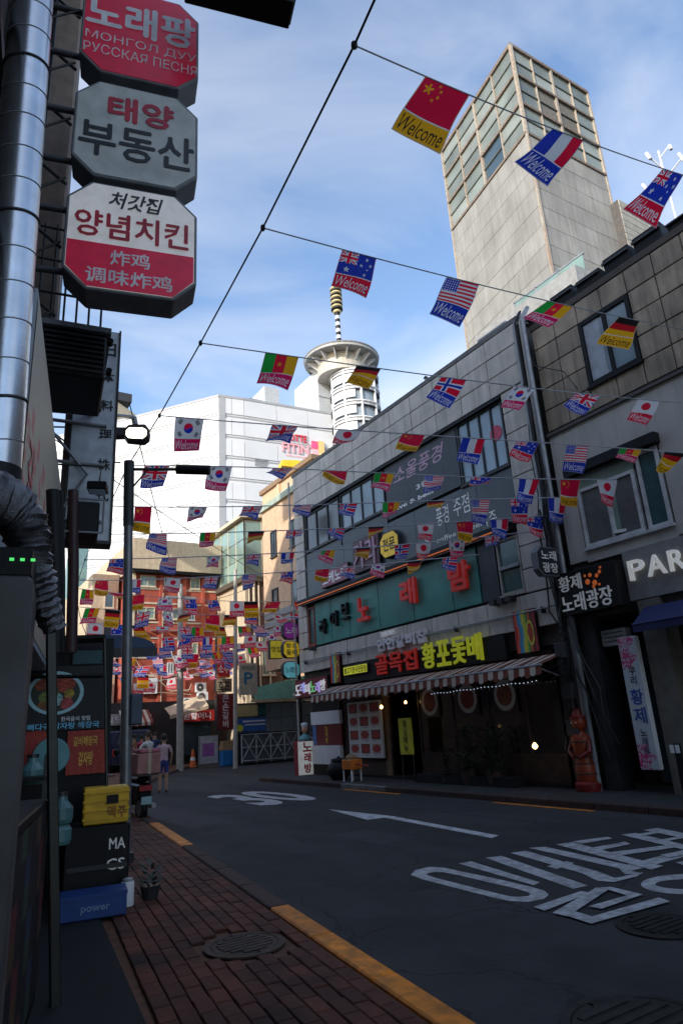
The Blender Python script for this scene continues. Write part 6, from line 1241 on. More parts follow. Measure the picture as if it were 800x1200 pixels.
for i in range(11):
    z = zt1 + (zt2 - zt1) * i / 11; hh = (zt2 - zt1) / 11; rr = 1.0 if i else .7; b = MB(); b.lathe((ctx - .2, cty, z), [(rr * .85, 0), (rr, hh * .25), (rr, hh * .6), (rr * .85, hh * .98)], 16); b.build('rib_ring', ma, m_black if i % 2 else M('mast_gold', (.6, .5, .25), rough=.5))
bl = thing('store_wing', 'plain pale rooftop block attached left of the round tower', 'building', onD(376, 470, 93)); w0, w1 = onD(362, 470, 99), onD(391, 470, 99); b = MB(); b.box(w0[0], w1[0] + .5, w1[1] - 1, w1[1] + 7, 30, zat(437, 98)); b.build('wall', bl, M('wing_grey', (.5, .53, .55), rough=.6)); F = frame_az((0, w1[1] - 1, 0), 90)
for j in range(5): b = MB(); b.fb(F, w0[0] - .1, w1[0] + .6, 44 + j * 2.75, 44.15 + j * 2.75, 0, .1); b.build('groove', bl, m_dsb)
rh = thing('rooftop_house', 'grey rooftop plant house on the white store, above its right face', 'roof unit', (40, 90, 49)); P0 = onD(306, 460, 96); P1 = onD(327, 460, 96); b = MB(); b.box(P0[0], P1[0], P1[1], P1[1] + 5, 49, onD(316, 456, 96)[2]); b.build('wall', rh, M('wing_grey')); b = MB(); b.box(P0[0] - 2.5, P0[0], P1[1] + .5, P1[1] + 4, 49, 51.2); b.build('tank', rh, m_grey)
P0 = onD(133, 484, 140); P1 = onD(168, 484, 140); zt = onD(145, 464, 140)[2]; bb = thing('distant_building', 'small distant grey-brown building top peeking over the left edge of the white store', 'building', (P0[0], P0[1], 0)); b = MB(); b.hexa([(P0[0], P1[1], 0), (P1[0], P1[1] + 2, 0), (P1[0], P1[1] + 15, 0), (P0[0], P1[1] + 15, 0), (P0[0], P1[1], zt - 2), (P1[0], P1[1] + 2, zt - 4.2), (P1[0], P1[1] + 15, zt - 4.2), (P0[0], P1[1] + 15, zt - 2)]); b.build('wall', bb, m_beige); b = MB(); b.box(P0[0] - .5, P0[0] + 3.4, P1[1] - .5, P1[1] + 8, zt - 2.0, zt); b.build('roof', bb, m_dkgrey)
t_ = thing('grey_slab_building', 'narrow grey building edge standing left of the white store under the tall pale sign', 'building', (14, 70, 0)); P0, P1 = onD(88, 700, 70), onD(101, 700, 70); b = MB(); b.box(P0[0], P1[0], P0[1], P0[1] + 6, 0, onD(95, 640, 70)[2]); b.build('wall', t_, M('teal_grey', (.16, .26, .26), rough=.5)); F = frame_az((0, P0[1], 0), 90)
for j in range(6): b = MB(); b.fb(F, P0[0], P1[0], 6 + j * 2.2, 7.1 + j * 2.2, 0, .05); b.build('window_band', t_, m_glg)

# ================================================================== FLAGS
BLU, RED, WHT, YEL, BLK, GRN = (.018, .05, .5), (.9, .01, .05), (.85, .85, .86), (.95, .48, .01), (.015, .013, .012), (.015, .42, .05)
PNK = (.85, .01, .14)
def C(c, n): return np.tile(np.array(c, float), (n, 1))
def put(c, m, col): c[m] = col; return c
def union(x, y, c):   # x,y in 0..1
    X, Y = x * 2 - 1, (y * 2 - 1); d1 = np.abs(X - Y); d2 = np.abs(X + Y); c[:] = BLU
    put(c, (d1 < .34) | (d2 < .34), WHT); put(c, (np.abs(X - Y + .08) < .13) | (np.abs(X + Y + .08) < .13), RED)
    put(c, (np.abs(X) < .28) | (np.abs(Y) < .36), WHT); put(c, (np.abs(X) < .17) | (np.abs(Y) < .2), RED); return c
def star(x, y, cx_, cy_, r, asp=1.55):
    dx_, dy_ = (x - cx_) * asp, y - cy_; a = np.arctan2(dx_, -dy_); rr = np.hypot(dx_, dy_); return rr < r * (.62 + .38 * np.cos(5 * a))
def fl_uk(x, y): return union(x, y, C(BLU, len(x)))
def fl_aus(x, y):
    c = C(BLU, len(x)); m = (x < .5) & (y < .5); c[m] = union(x[m] * 2, y[m] * 2, C(BLU, m.sum()))
    for (a, b_, r) in ((.25, .76, .12), (.75, .18, .075), (.75, .84, .075), (.62, .46, .075), (.88, .4, .075), (.8, .6, .05)): put(c, star(x, y, a, b_, r), WHT)
    return c
def fl_us(x, y):
    c = C(WHT, len(x)); put(c, (np.floor(y * 13).astype(int) % 2) == 0, RED); m = (x < .44) & (y < .54); c[m] = BLU
    put(c, m & (np.hypot(((x * 15) % 1) - .5, ((y * 11) % 1) - .5) < .27), WHT); return c
def fl_cn(x, y): c = C((.85, .006, .06), len(x)); put(c, star(x, y, .2, .28, .16), YEL); [put(c, star(x, y, a, b_, .055), YEL) for a, b_ in ((.38, .1), (.45, .22), (.45, .38), (.38, .5))]; return c
def fl_de(x, y): c = C(BLK, len(x)); put(c, y > .333, (.6, .01, .02)); put(c, y > .667, YEL); return c
def fl_fr(x, y): c = C(BLU, len(x)); put(c, x > .333, WHT); put(c, x > .667, RED); return c
def fl_cm(x, y): c = C(GRN, len(x)); put(c, x > .333, RED); put(c, x > .667, YEL); put(c, star(x, y, .5, .5, .13), YEL); return c
def fl_no(x, y):
    c = C(RED, len(x)); put(c, (np.abs(x - .36) < .11) | (np.abs(y - .5) < .16), WHT); put(c, (np.abs(x - .36) < .055) | (np.abs(y - .5) < .08), BLU); return c
def fl_kr(x, y):
    c = C(WHT, len(x)); X, Y = (x - .5) * 1.5, y - .5; r = np.hypot(X, Y); ang = -.58; Xr, Yr = X * math.cos(ang) - Y * math.sin(ang), X * math.sin(ang) + Y * math.cos(ang)
    up = (Yr < 0); up = np.where(np.hypot(Xr - .125, Yr) < .125, False, np.where(np.hypot(Xr + .125, Yr) < .125, True, up)); put(c, (r < .25) & up, RED); put(c, (r < .25) & ~up, BLU)
    for sx, sy in ((-1, -1), (1, -1), (-1, 1), (1, 1)):
        dx_, dy_ = X - sx * .46, Y - sy * .3; t = math.atan2(sy * .3, sx * .46); u_ = dx_ * math.cos(t) + dy_ * math.sin(t); v_ = -dx_ * math.sin(t) + dy_ * math.cos(t)
        put(c, (np.abs(v_) < .125) & (np.abs(u_) < .09) & ((np.abs(u_) < .022) | (np.abs(np.abs(u_) - .065) < .022)), BLK)
    return c
def fl_jp(x, y): c = C(WHT, len(x)); put(c, np.hypot((x - .5) * 1.5, y - .5) < .29, RED); return c
FLAGS = dict(UK=(fl_uk, BLU, WHT, 'British'), AU=(fl_aus, RED, WHT, 'Australian'), US=(fl_us, BLU, WHT, 'American'), CN=(fl_cn, YEL, BLK, 'Chinese'), DE=(fl_de, YEL, BLK, 'German'),
             FR=(fl_fr, BLU, WHT, 'French'), CM=(fl_cm, PNK, WHT, 'Cameroonian'), NO=(fl_no, BLU, WHT, 'Norwegian'), KR=(fl_kr, PNK, WHT, 'South Korean'), JP=(fl_jp, RED, WHT, 'Japanese'))
BANDN = dict(UK='blue', AU='red', US='blue', CN='yellow', DE='yellow', FR='blue', CM='pink', NO='blue', KR='pink', JP='red'); CUTV = .61
def fine(G, mx=.09):
    import bmesh
    V, Fc, sz = G; bm = bmesh.new(); vs = [bm.verts.new((a * sz[0], b_ * sz[1], 0)) for a, b_ in V]
    for f in Fc: bm.faces.new([vs[i] for i in f])
    for _ in range(3): bmesh.ops.triangulate(bm, faces=bm.faces[:]); bmesh.ops.subdivide_edges(bm, edges=[e for e in bm.edges if e.calc_length() > mx * 2.2], cuts=1)
    bmesh.ops.triangulate(bm, faces=bm.faces[:]); bm.verts.ensure_lookup_table(); V2 = np.array([v.co[:2] for v in bm.verts]) / sz; F2 = [tuple(v.index for v in f.verts) for f in bm.faces]; bm.free(); return V2, F2, sz
def bitmap(G, W_=300, H_=90):
    V, Fc, sz = G; B_ = np.zeros((H_, W_), bool); yy_, xx_ = np.mgrid[0:H_, 0:W_]; px_, py_ = (xx_ + .5) / W_, 1 - (yy_ + .5) / H_
    for f in Fc:
        for i in range(1, len(f) - 1):
            a, b_, c = V[f[0]], V[f[i]], V[f[i + 1]]; x0, x1 = int(min(a[0], b_[0], c[0]) * W_) - 1, int(max(a[0], b_[0], c[0]) * W_) + 2; y0, y1 = int((1 - max(a[1], b_[1], c[1])) * H_) - 1, int((1 - min(a[1], b_[1], c[1])) * H_) + 2
            sl = (slice(max(0, y0), y1), slice(max(0, x0), x1)); P_, Q_ = px_[sl], py_[sl]
            d1 = (b_[0] - a[0]) * (Q_ - a[1]) - (b_[1] - a[1]) * (P_ - a[0]); d2 = (c[0] - b_[0]) * (Q_ - b_[1]) - (c[1] - b_[1]) * (P_ - b_[0]); d3 = (a[0] - c[0]) * (Q_ - c[1]) - (a[1] - c[1]) * (P_ - c[0])
            B_[sl] |= ((d1 >= 0) & (d2 >= 0) & (d3 >= 0)) | ((d1 <= 0) & (d2 <= 0) & (d3 <= 0))
    return B_
_WB = bitmap(fine(glyphs('Welcome', .0, .35, 3)))
def flag_mesh(name, parent, kind, surf, nx, ny, sides=(.0022, -.0022), **kw):
    fn, bc, tcol, _ = FLAGS[kind]
    def cf(u, v):
        c = C(bc, len(u)); m = v < CUTV; c[m] = fn(u[m], v[m] / CUTV); wu, wv = (u - .07) / .86, (v - .66) / .28; ins = (wu >= 0) & (wu < 1) & (wv >= 0) & (wv < 1); hit = np.zeros(len(u), bool); hit[ins] = _WB[(wv[ins] * 90).astype(int), (wu[ins] * 300).astype(int)]; put(c, hit, tcol); put(c, np.abs(v - CUTV) < .012, WHT); put(c, (u < .018) | (u > .982) | (v > .98), tuple(.5 * np.array(bc) + .3)); return c
    return printgrid(name, parent, surf, nx, ny, cf, m_cloth, **kw)
def bent(A, B, DL, DRv, amp, ph, wn=1.0):
    A, B, DL, DRv = [np.array(q, float) for q in (A, B, DL, DRv)]; n = np.cross(B - A, DL); n /= np.linalg.norm(n) + 1e-9
    def s(u, v):
        u = np.asarray(u)[:, None]; v = np.asarray(v)[:, None]; P = A + (B - A) * u + (DL * (1 - u) + DRv * u) * v
        return P + n * amp * (np.sin(v * 3.3 * wn + u * 2.6 + ph) - np.sin(ph + u * 2.6)) * v ** .6 + (B - A) * .03 * np.sin(v * 3 + ph) * v
    return s
ORD = ['first', 'second', 'third', 'fourth', 'fifth', 'sixth', 'seventh', 'eighth', 'ninth', 'tenth', 'eleventh', 'twelfth', 'thirteenth', 'fourteenth', 'fifteenth', 'sixteenth', 'seventeenth', 'eighteenth', 'nineteenth', 'twentieth']
FG = 'Welcome flags strung across the street'
def flag_label(kind, si, fi):
    return '%s flag with %s Welcome band, %s from left on the %s string from camera' % (FLAGS[kind][3], BANDN[kind], ORD[fi], ORD[si])
S = [  # (left anchor px, right anchor px, flags: kind, TL, TR, BL)
 ((415, 53), (800, 205, 8.4), [('CN', 497, 89, 550, 106, 460, 149, 511, 182), ('FR', 641, 150, 688, 163, 601, 190, 645, 219), ('AU', 765, 203, 812, 210, 731, 246, 769, 268)]),
 ((308, 267), (800, 386), [('AU', 401, 293, 441, 303, 387, 336, 428, 350), ('US', 521, 326, 563, 332, 501, 369, 540, 383), ('CM', 637, 351, 674, 357, 610, 374, 645, 384), ('DE', 717, 372, 757, 379, 699, 403, 733, 410)]),
 ((235, 402), (800, 472), [('CM', 311, 413, 350, 417, 300, 451, 337, 458), ('DE', 418, 430, 446, 432, 405, 450), ('NO', 517, 441, 546, 445, 498, 467, 528, 478), ('KR', 604, 453, 624, 455, 586, 477), ('UK', 674, 460, 703, 463, 659, 478), ('JP', 747, 468, 773, 470, 732, 493)]),
 ((187, 487), (800, 531), [('KR', 206, 489, 239, 492, 202, 528, 233, 529), ('UK', 319, 497, 349, 500, 309, 517), ('JP', 398, 503, 422, 506, 389, 515), ('CN', 472, 506, 497, 508, 463, 525), ('FR', 543, 514, 568, 516, 533, 540), ('AU', 606, 518, 631, 520, 596, 535), ('US', 665, 521, 688, 521, 658, 552), ('CM', 727, 524, 750, 526, 720, 538), ('DE', 783, 526, 797, 526, 769, 549)]),
 ((150, 546), (722, 562), [('UK', 170, 545, 199, 547, 162, 568), ('KR', 246, 546, 272, 548, 239, 571), ('UK', 322, 547, 341, 549, 312, 557), ('CN', 381, 550, 407, 552, 378, 560), ('CM', 440, 555, 461, 557, 434, 573), ('US', 500, 557, 519, 559, 495, 574), ('AU', 552, 558, 575, 560, 549, 566), ('FR', 611, 560, 629, 561, 605, 587), ('CN', 659, 561, 676, 562, 658, 591), ('JP', 703, 561, 718, 562, 704, 589)]),
 ((128, 593), (662, 583), [('CN', 158, 595, 178, 595, 156, 623), ('KR', 222, 593, 243, 594, 217, 608), ('UK', 285, 592, 308, 593, 278, 608), ('US', 345, 594, 365, 594, 343, 601), ('NO', 400, 589, 417, 590, 397, 602), ('CM', 450, 588, 467, 589, 447, 603), ('DE', 503, 586, 519, 586, 500, 596), ('US', 555, 584, 571, 585, 552, 612), ('AU', 601, 586, 617, 587, 600, 612), ('FR', 645, 583, 660, 583, 644, 610)]),
 ((112, 626), (645, 604), [('US', 175, 625, 196, 626, 173, 645), ('CM', 235, 625, 253, 625, 232, 639), ('DE', 291, 623, 310, 623, 288, 635), ('UK', 336, 621, 355, 621, 334, 629), ('NO', 386, 618, 403, 618, 384, 629), ('DE', 433, 617, 449, 617, 430, 628), ('JP', 491, 614, 506, 615, 490, 632), ('CN', 537, 612, 552, 612, 537, 633), ('FR', 577, 608, 592, 609, 577, 628), ('AU', 619, 605, 632, 606, 622, 625)]),
 ((100, 656), (640, 621), [('AU', 128, 655, 146, 655, 126, 671), ('US', 190, 653, 208, 653, 187, 669), ('KR', 243, 652, 259, 652, 240, 665), ('UK', 290, 650, 306, 650, 287, 663), ('FR', 330, 648, 345, 648, 328, 659), ('CM', 378, 645, 392, 645, 374, 657), ('DE', 418, 642, 434, 642, 415, 654), ('NO', 464, 638, 479, 638, 461, 655), ('JP', 490, 636, 503, 636, 488, 653), ('KR', 528, 632, 543, 632, 527, 651), ('UK', 570, 627, 585, 627, 567, 642)]),
 ((92, 680), (560, 650), [('CN', 112, 680, 128, 680, 110, 696), ('FR', 150, 679, 167, 679, 148, 694), ('JP', 196, 678, 212, 678, 193, 693), ('UK', 240, 676, 256, 676, 237, 690), ('US', 284, 674, 300, 674, 282, 689), ('AU', 330, 671, 345, 671, 327, 683), ('CN', 371, 667, 386, 667, 368, 679), ('UK', 402, 664, 417, 664, 399, 677), ('KR', 436, 660, 451, 660, 434, 674), ('DE', 478, 657, 493, 657, 476, 669), ('NO', 520, 653, 535, 653, 518, 666)]),
]
def stringthing(si, pts, r=.008):
    t_ = thing('flag_string', 'thin line carrying the %s row of flags out from the camera' % ORD[si], 'string', pts[0], 'lines of flags across the street'); b = MB(); b.tube(pts, r, 5); b.build('line', t_, m_string)
    b = MB(); b.lathe(pts[0], [(.004, -.03), (.02, -.01), (.02, .01), (.004, .03)], 6); b.build('knot', t_, m_cable)
FW, FH = .45, .52
cab = []
rgF = random.Random(21)
for si, (Lp, Rp, fl) in enumerate(S):
    A = onground(*Lp, 7.0); B = onX(*Rp, 11.25) if len(Rp) == 2 else onX(*Rp); ext = 1. if len(Rp) == 2 else (11.3 - A[0]) / (B[0] - A[0]); cab.append(A); hd = (B - A)[:2]; Ls = np.linalg.norm(hd); hd = hd / Ls; nrm = np.array([hd[1], -hd[0]])
    def onS(x, y): v = ray(x, y); t = np.dot(A[:2], nrm) / np.dot(v[:2], nrm); return v * t + [0, 0, CAMH]
    ss, zs, ws = [0, Ls], [A[2], B[2]], [20, 6]
    for f in fl:
        for q in ((f[1], f[2]), (f[3], f[4])): P_ = onS(*q); ss.append(np.dot(P_[:2] - A[:2], hd)); zs.append(P_[2]); ws.append(1)
    co = np.polyfit(ss, zs, 3 if len(fl) > 3 else 2, w=ws); zf = lambda s_: np.polyval(co, s_)
    stringthing(si, [np.array([*(A[:2] + hd * t), zf(t)]) for t in np.linspace(0, Ls * ext, 26)], .0075 + .001 * si)
    for fi, f in enumerate(fl):
        a_ = np.dot(onS(f[1], f[2])[:2] - A[:2], hd); c_ = np.dot(onS(f[3], f[4])[:2] - A[:2], hd); m_ = (a_ + c_) / 2; w_ = min(max(c_ - a_, .40), .6)
        s0, s1 = m_ - w_ / 2, m_ + w_ / 2; TLp, TRp = np.array([*(A[:2] + hd * s0), zf(s0)]), np.array([*(A[:2] + hd * s1), zf(s1)])
        v = ray(f[5], f[6]); o_ = np.array([0, 0, CAMH]) - TLp; bq = np.dot(v, o_); LL = FH * w_ / FW; near_ = math.sqrt(max(1e-6, np.dot(o_, o_) - bq * bq)); LL = min(max(LL, near_ * 1.03), .95); cq = np.dot(o_, o_) - LL ** 2; dq = bq * bq - cq
        if dq > 0: roots = [-bq - math.sqrt(dq), -bq + math.sqrt(dq)]
        else: roots = [-bq]
        cand = [v * t + [0, 0, CAMH] - TLp for t in roots]; d_ = min(cand, key=lambda q: q[2] + .25 * abs(q[1]))
        brp = f[7:9] if len(f) > 7 else (f[3] + (f[5] - f[1]) * 1.0, f[4] + (f[6] - f[2]) * 1.12); v = ray(*brp); o_ = np.array([0, 0, CAMH]) - TRp; bq = np.dot(v, o_); near_ = math.sqrt(max(1e-6, np.dot(o_, o_) - bq * bq)); L2 = max(np.linalg.norm(d_), near_ * 1.02); dq = max(0, bq * bq - (np.dot(o_, o_) - L2 ** 2))
        cand = [v * t + [0, 0, CAMH] - TRp for t in (-bq - math.sqrt(dq), -bq + math.sqrt(dq))]; DR_ = min(cand, key=lambda q: np.linalg.norm(q - d_)); DR_ = d_ + (DR_ - d_) * min(1, .3 / (np.linalg.norm(DR_ - d_) + 1e-6))
        nx, ny = (120, 132) if si < 2 else (80, 88) if si < 4 else (50, 56)
        root = TLp.copy(); surf = bent(TLp, TRp, d_, DR_, rgF.uniform(.02, .035) if si < 2 else rgF.uniform(.02, .06), rgF.uniform(0, 6), rgF.uniform(.8, 1.7))
        flag_mesh('welcome_flag', None, f[0], surf, nx, ny, origin=tuple(root), label=flag_label(f[0], si, fi), cat='flag', group=FG)
# main cable along the left kerb
cpts = [np.array([1.75, -2.0, 7.1])] + cab
t_ = thing('carrier_cable', 'long thin cable above the left kerb to which the flag strings are tied', 'cable', cpts[0]); b = MB(); b.tube(cpts, .011, 6); b.build('wire', t_, m_cable)
b = MB()
for P_ in cab: b.lathe(P_, [(.005, -.05), (.028, -.02), (.028, .02), (.005, .05)], 8)
b.build('knots', t_, m_cable, kind='stuff')
t_ = thing('stay_wire', 'short black stay wire from the grey facade towards the first flag string', 'cable', (11.3, 8, 9)); b = MB(); b.tube([(11.3, 9.2, 10.4), (11.28, 8.9, 9.2), (11.35, 8.2, 8.7), (11.3, 7.9, 8.1)], .012, 5); b.build('wire', t_, m_cable)
# far rows: shared meshes, each flag its own object
kinds = ['US', 'UK', 'KR', 'JP', 'DE', 'FR', 'AU', 'CN', 'CM', 'NO']; lib = {}
for kd in kinds:
    for q in range(3):
        sw = (-.10, .02, .14)[q]; lift = (.18, .1, .3)[q]; d_ = np.array([sw, -lift, -.47 + lift * .4]); d_ = d_ / np.linalg.norm(d_) * FH
        o_ = flag_mesh('welcome_flag', None, kd, bent((-.225, 0, 0), (.225, 0, 0), d_, d_ + [0.03, .03, .01], .035, q * 2.1), 36, 40, sides=(.002, -.002))
        lib[kd, q] = o_.data; bpy.data.objects.remove(o_)
rgN = random.Random(77); nfar = 0
def farx(y): return 2.52 + .082 * (y - 3.25) + (0 if y < 21 else .019 * (y - 21) ** 2)
prev = cab[-1] if len(cab) else np.array([3.6, 15.9, 7.0]); carr = [prev]
rows_y = [24.3, 25.9, 27.4, 28.8, 30.2, 31.6, 33.0, 34.4, 35.7]
for ri, y in enumerate(rows_y):
    si = min(len(S) + ri, 19); z = 6.75 - 2.6 * ((y - 24) / 11.7); A = np.array([farx(y), y, z]); xr = 11.2 if y < 21 else min(11.35 + .5 * (y - 20.7), 15.0 if y < 31 else 14.4); B = np.array([xr, y - .8 - .1 * ri, 6.5 - 1.5 * ((y - 24) / 11.7)]); carr.append(A)
    Lr = np.linalg.norm(B - A); sag = .02 * Lr
    pt_ = lambda t: A + (B - A) * t - np.array([0, 0, 4 * sag * t * (1 - t)])
    stringthing(si, [pt_(t) for t in np.linspace(0, 1, 14)], .013)
    n_ = int(Lr / .86); az = math.atan2((B - A)[1], (B - A)[0])
    for fi in range(n_):
        kd = rgN.choice(kinds + ['US', 'UK', 'KR', 'JP', 'FR', 'CN', 'DE', 'JP', 'CM']); t = (fi + .5 + rgN.uniform(-.18, .18)) / n_; o_ = link('welcome_flag', lib[kd, rgN.randrange(3)]); o_.location = pt_(t); o_.scale = [rgN.uniform(1.05, 1.3)] * 3
        o_.rotation_euler = (rgN.uniform(-.5, .45), rgN.uniform(-.15, .15), az + rgN.uniform(-.6, .6)); nfar += 1
        tag(o_, flag_label(kd, si, min(fi, 19)), 'flag', FG)
t_ = thing('carrier_cable', 'far stretch of the carrier cable bending with the street towards the red brick building', 'cable', carr[0]); b = MB(); b.tube(carr, .014, 6); b.build('wire', t_, m_cable)
# a few overhead wires across the far street
for i, (A_, B_, r_, lab) in enumerate((((0.4, 12, 7.6), (17.8, 34, 9.4), .012, 'thin overhead wire running diagonally from the left wall to the tan building'), ((3.2, 13, 8.4), (10.6, 31.2, 7.9), .012, 'overhead wire running to the top of the utility pole'), ((10.5, 31.2, 7.4), (18, 33, 10.4), .014, 'slack wire from the utility pole to the tan building'), ((.6, 8.4, 5.9), (2.2, 9.3, 5.45), .012, 'short cable from the left wall to the lamp pole'))):
    t_ = thing('overhead_wire', lab, 'wire', A_); A_, B_ = np.array(A_), np.array(B_); b = MB(); b.tube([A_ + (B_ - A_) * t - np.array([0, 0, .5 * t * (1 - t) * 2]) for t in np.linspace(0, 1, 12)], r_, 5); b.build('wire', t_, m_cable)

# ================================================================== PEOPLE AND SCOOTER
def person(P, az, top, bottom, hair, label, H=1.68, pose='stand', skin=(.45, .26, .17)):
    """one continuous skinned body; garments are regions of it"""
    t_ = thing('person', label, 'person', P); k = H / 1.7
    J = dict(pel=(0, 0, .93), wai=(0, 0, 1.08), che=(0, .01, 1.28), nec=(0, 0, 1.45), hd=(0, -.02, 1.53), hd2=(0, -.02, 1.64))
    st = .16 if pose == 'walk' else .03
    for s_, n_ in ((-1, 'l'), (1, 'r')):
        J.update({'hip' + n_: (s_ * .09, 0, .88), 'kn' + n_: (s_ * .1, -s_ * st - .02, .49), 'an' + n_: (s_ * .1, -s_ * st * .6 + .03, .09), 'to' + n_: (s_ * .11, -s_ * st * .6 - .13, .04), 'sh' + n_: (s_ * .18, .01, 1.39),
                  'el' + n_: (s_ * .25, .02 + s_ * .04, 1.13), 'wr' + n_: (s_ * .22, -.1 + s_ * .03, .92), 'pa' + n_: (s_ * .21, -.13, .86)})
    if pose == 'reach':
        J['elr'] = (.26, -.12, 1.16); J['wrr'] = (.16, -.34, 1.1); J['par'] = (.14, -.42, 1.1); J['ell'] = (-.26, -.12, 1.14); J['wrl'] = (-.16, -.34, 1.06); J['pal'] = (-.14, -.42, 1.06)
    R = dict(pel=(.15, .11), wai=(.135, .095), che=(.16, .11), nec=(.055, .055), hd=(.075, .085), hd2=(.078, .09))
    for n_ in 'lr': R.update({'hip' + n_: (.09, .09), 'kn' + n_: (.06, .06), 'an' + n_: (.038, .04), 'to' + n_: (.04, .03), 'sh' + n_: (.06, .06), 'el' + n_: (.042, .042), 'wr' + n_: (.027, .027), 'pa' + n_: (.036, .022)})
    E_ = [('pel', 'wai'), ('wai', 'che'), ('che', 'nec'), ('nec', 'hd'), ('hd', 'hd2')]
    for n_ in 'lr': E_ += [('pel', 'hip' + n_), ('hip' + n_, 'kn' + n_), ('kn' + n_, 'an' + n_), ('an' + n_, 'to' + n_), ('che', 'sh' + n_), ('sh' + n_, 'el' + n_), ('el' + n_, 'wr' + n_), ('wr' + n_, 'pa' + n_)]
    for n_ in 'lr':   # five fingers
        wr, pa = np.array(J['wr' + n_]), np.array(J['pa' + n_]); d = (pa - wr) / np.linalg.norm(pa - wr); sd = np.cross(d, (1, 0, 0)); sd = sd / np.linalg.norm(sd)
        for q in range(5):
            off = (-.03, -.012, .003, .018, -.045)[q]; ln = (.06, .07, .066, .052, .04)[q]; base = pa + sd * off * (1 if q < 4 else .8) - d * (.0 if q < 4 else .03)
            J['f%d%s' % (q, n_)] = tuple(base + d * ln * .5); J['g%d%s' % (q, n_)] = tuple(base + d * ln + np.array([0, -.012, 0])); R['f%d%s' % (q, n_)] = (.011, .011); R['g%d%s' % (q, n_)] = (.008, .008); E_ += [('pa' + n_, 'f%d%s' % (q, n_)), ('f%d%s' % (q, n_), 'g%d%s' % (q, n_))]
    names = list(J); idx = {n: i for i, n in enumerate(names)}; me = bpy.data.meshes.new('p'); me.from_pydata([tuple(np.array(J[n]) * k) for n in names], [(idx[a], idx[b_]) for a, b_ in E_], [])
    ob = bpy.data.objects.new('p', me); COL.objects.link(ob); sk = ob.modifiers.new('s', 'SKIN'); lay = me.skin_vertices[0].data if me.skin_vertices else None
    if lay is None: me.attributes  # skin layer is made by the modifier
    bm_ok = False
    import bmesh
    bm = bmesh.new(); bm.from_mesh(me); sl2 = bm.verts.layers.skin.verify()
    for v_ in bm.verts: v_[sl2].radius = tuple(np.array(R[names[v_.index]]) * k)
    bm.verts.ensure_lookup_table(); bm.verts[0][sl2].use_root = True; bm.to_mesh(me); bm.free()
    sb_ = ob.modifiers.new('u', 'SUBSURF'); sb_.levels = 1; sb_.render_levels = 1
    m2 = bpy.data.meshes.new_from_object(ob.evaluated_get(bpy.context.evaluated_depsgraph_get())); bpy.data.objects.remove(ob); bpy.data.meshes.remove(me)
    mt = [M('skin_%s' % label[:6], skin, rough=.55, var=.05), M('top_%02d_%02d_%02d' % tuple(int(c_ * 99) for c_ in top), top, rough=.8), M('bottom_%02d_%02d_%02d' % tuple(int(c_ * 99) for c_ in bottom), bottom, rough=.8), M('shoe_dark', (.03, .03, .035), rough=.6)]
    m2.materials.clear(); [m2.materials.append(m_) for m_ in mt]
    long_ = pose != 'shorts' and 'shorts' not in label
    for p_ in m2.polygons:
        c_ = np.array(p_.center) / k; i = 0
        if c_[2] < .075: i = 3
        elif c_[2] < .98 and abs(c_[0]) < .19 and (long_ or c_[2] > .58) and not (abs(c_[0]) > .165): i = 2
        elif .98 <= c_[2] < 1.44 and (abs(c_[0]) < .2 or c_[2] > 1.2): i = 1
        p_.material_index = i; p_.use_smooth = True
    m2.name = 'body'; rot = Matrix.Rotation(-math.radians(az), 4, 'Z'); m2.transform(rot); o_ = link('body', m2, t_)
    def hp(x, y, z): return np.array(P) + np.array(rot.to_3x3() @ Vector((x * k, y * k, z * k)))
    b = MB(); c0 = hp(0, .005, 1.6); n_ = 16; prof = [(.082, -.03), (.092, .03), (.094, .08), (.08, .13), (.045, .155), (.01, .165)]; b.lathe(c0, [(r_ * k, h_ * k) for r_, h_ in prof], n_); b.build('hair', t_, M('hair_%02d' % int(hair[0] * 99), hair, rough=.6), smooth=True)
    for s_ in (-1, 1):
        b = MB(); e_ = hp(s_ * .032, -.105, 1.585); b.lathe(e_, [(.002, -.008), (.009, 0), (.002, .008)], 6); b.build('eye', t_, m_black); b = MB(); e_ = hp(s_ * .085, -.01, 1.57); b.lathe(e_, [(.006, -.03), (.018, 0), (.006, .03)], 6); b.build('ear', t_, mt[0])
    b = MB(); b.tube([hp(0, -.1, 1.57), hp(0, -.125, 1.545)], [.008, .014], 6); b.build('nose', t_, mt[0]); b = MB(); b.tube([hp(-.022, -.103, 1.515), hp(.022, -.103, 1.515)], .005, 5); b.build('mouth', t_, M('lips', (.3, .08, .07)))
    return t_
g1 = onground(191, 930); person((g1[0], g1[1], 0), 200, (.6, .42, .45), (.04, .05, .22), (.03, .02, .015), 'person in a pink and white top and dark blue shorts standing beyond the scooter', 1.58, 'shorts')
g2 = onground(172, 926); person((g2[0], g2[1], 0), 150, (.7, .7, .68), (.05, .05, .06), (.05, .03, .02), 'person in a white shirt partly hidden behind the scooter load', 1.7, 'reach')
g3 = onground(165, 908); person((g3[0], g3[1], 0), 185, (.45, .05, .08), (.03, .03, .04), (.03, .02, .02), 'person in a red top farther back behind the white shirt', 1.62, 'walk')
g4 = onground(181, 905); person((g4[0], g4[1], 0), 60, (.03, .05, .14), (.03, .03, .03), (.04, .03, .02), 'person in navy standing near the dark van at the far end', 1.7, 'stand')
g5 = onground(156, 911); person((g5[0], g5[1], 0), 120, (.25, .12, .07), (.05, .04, .04), (.02, .02, .02), 'person in a brown jacket next to the lamp pole far down the pavement', 1.66, 'walk')
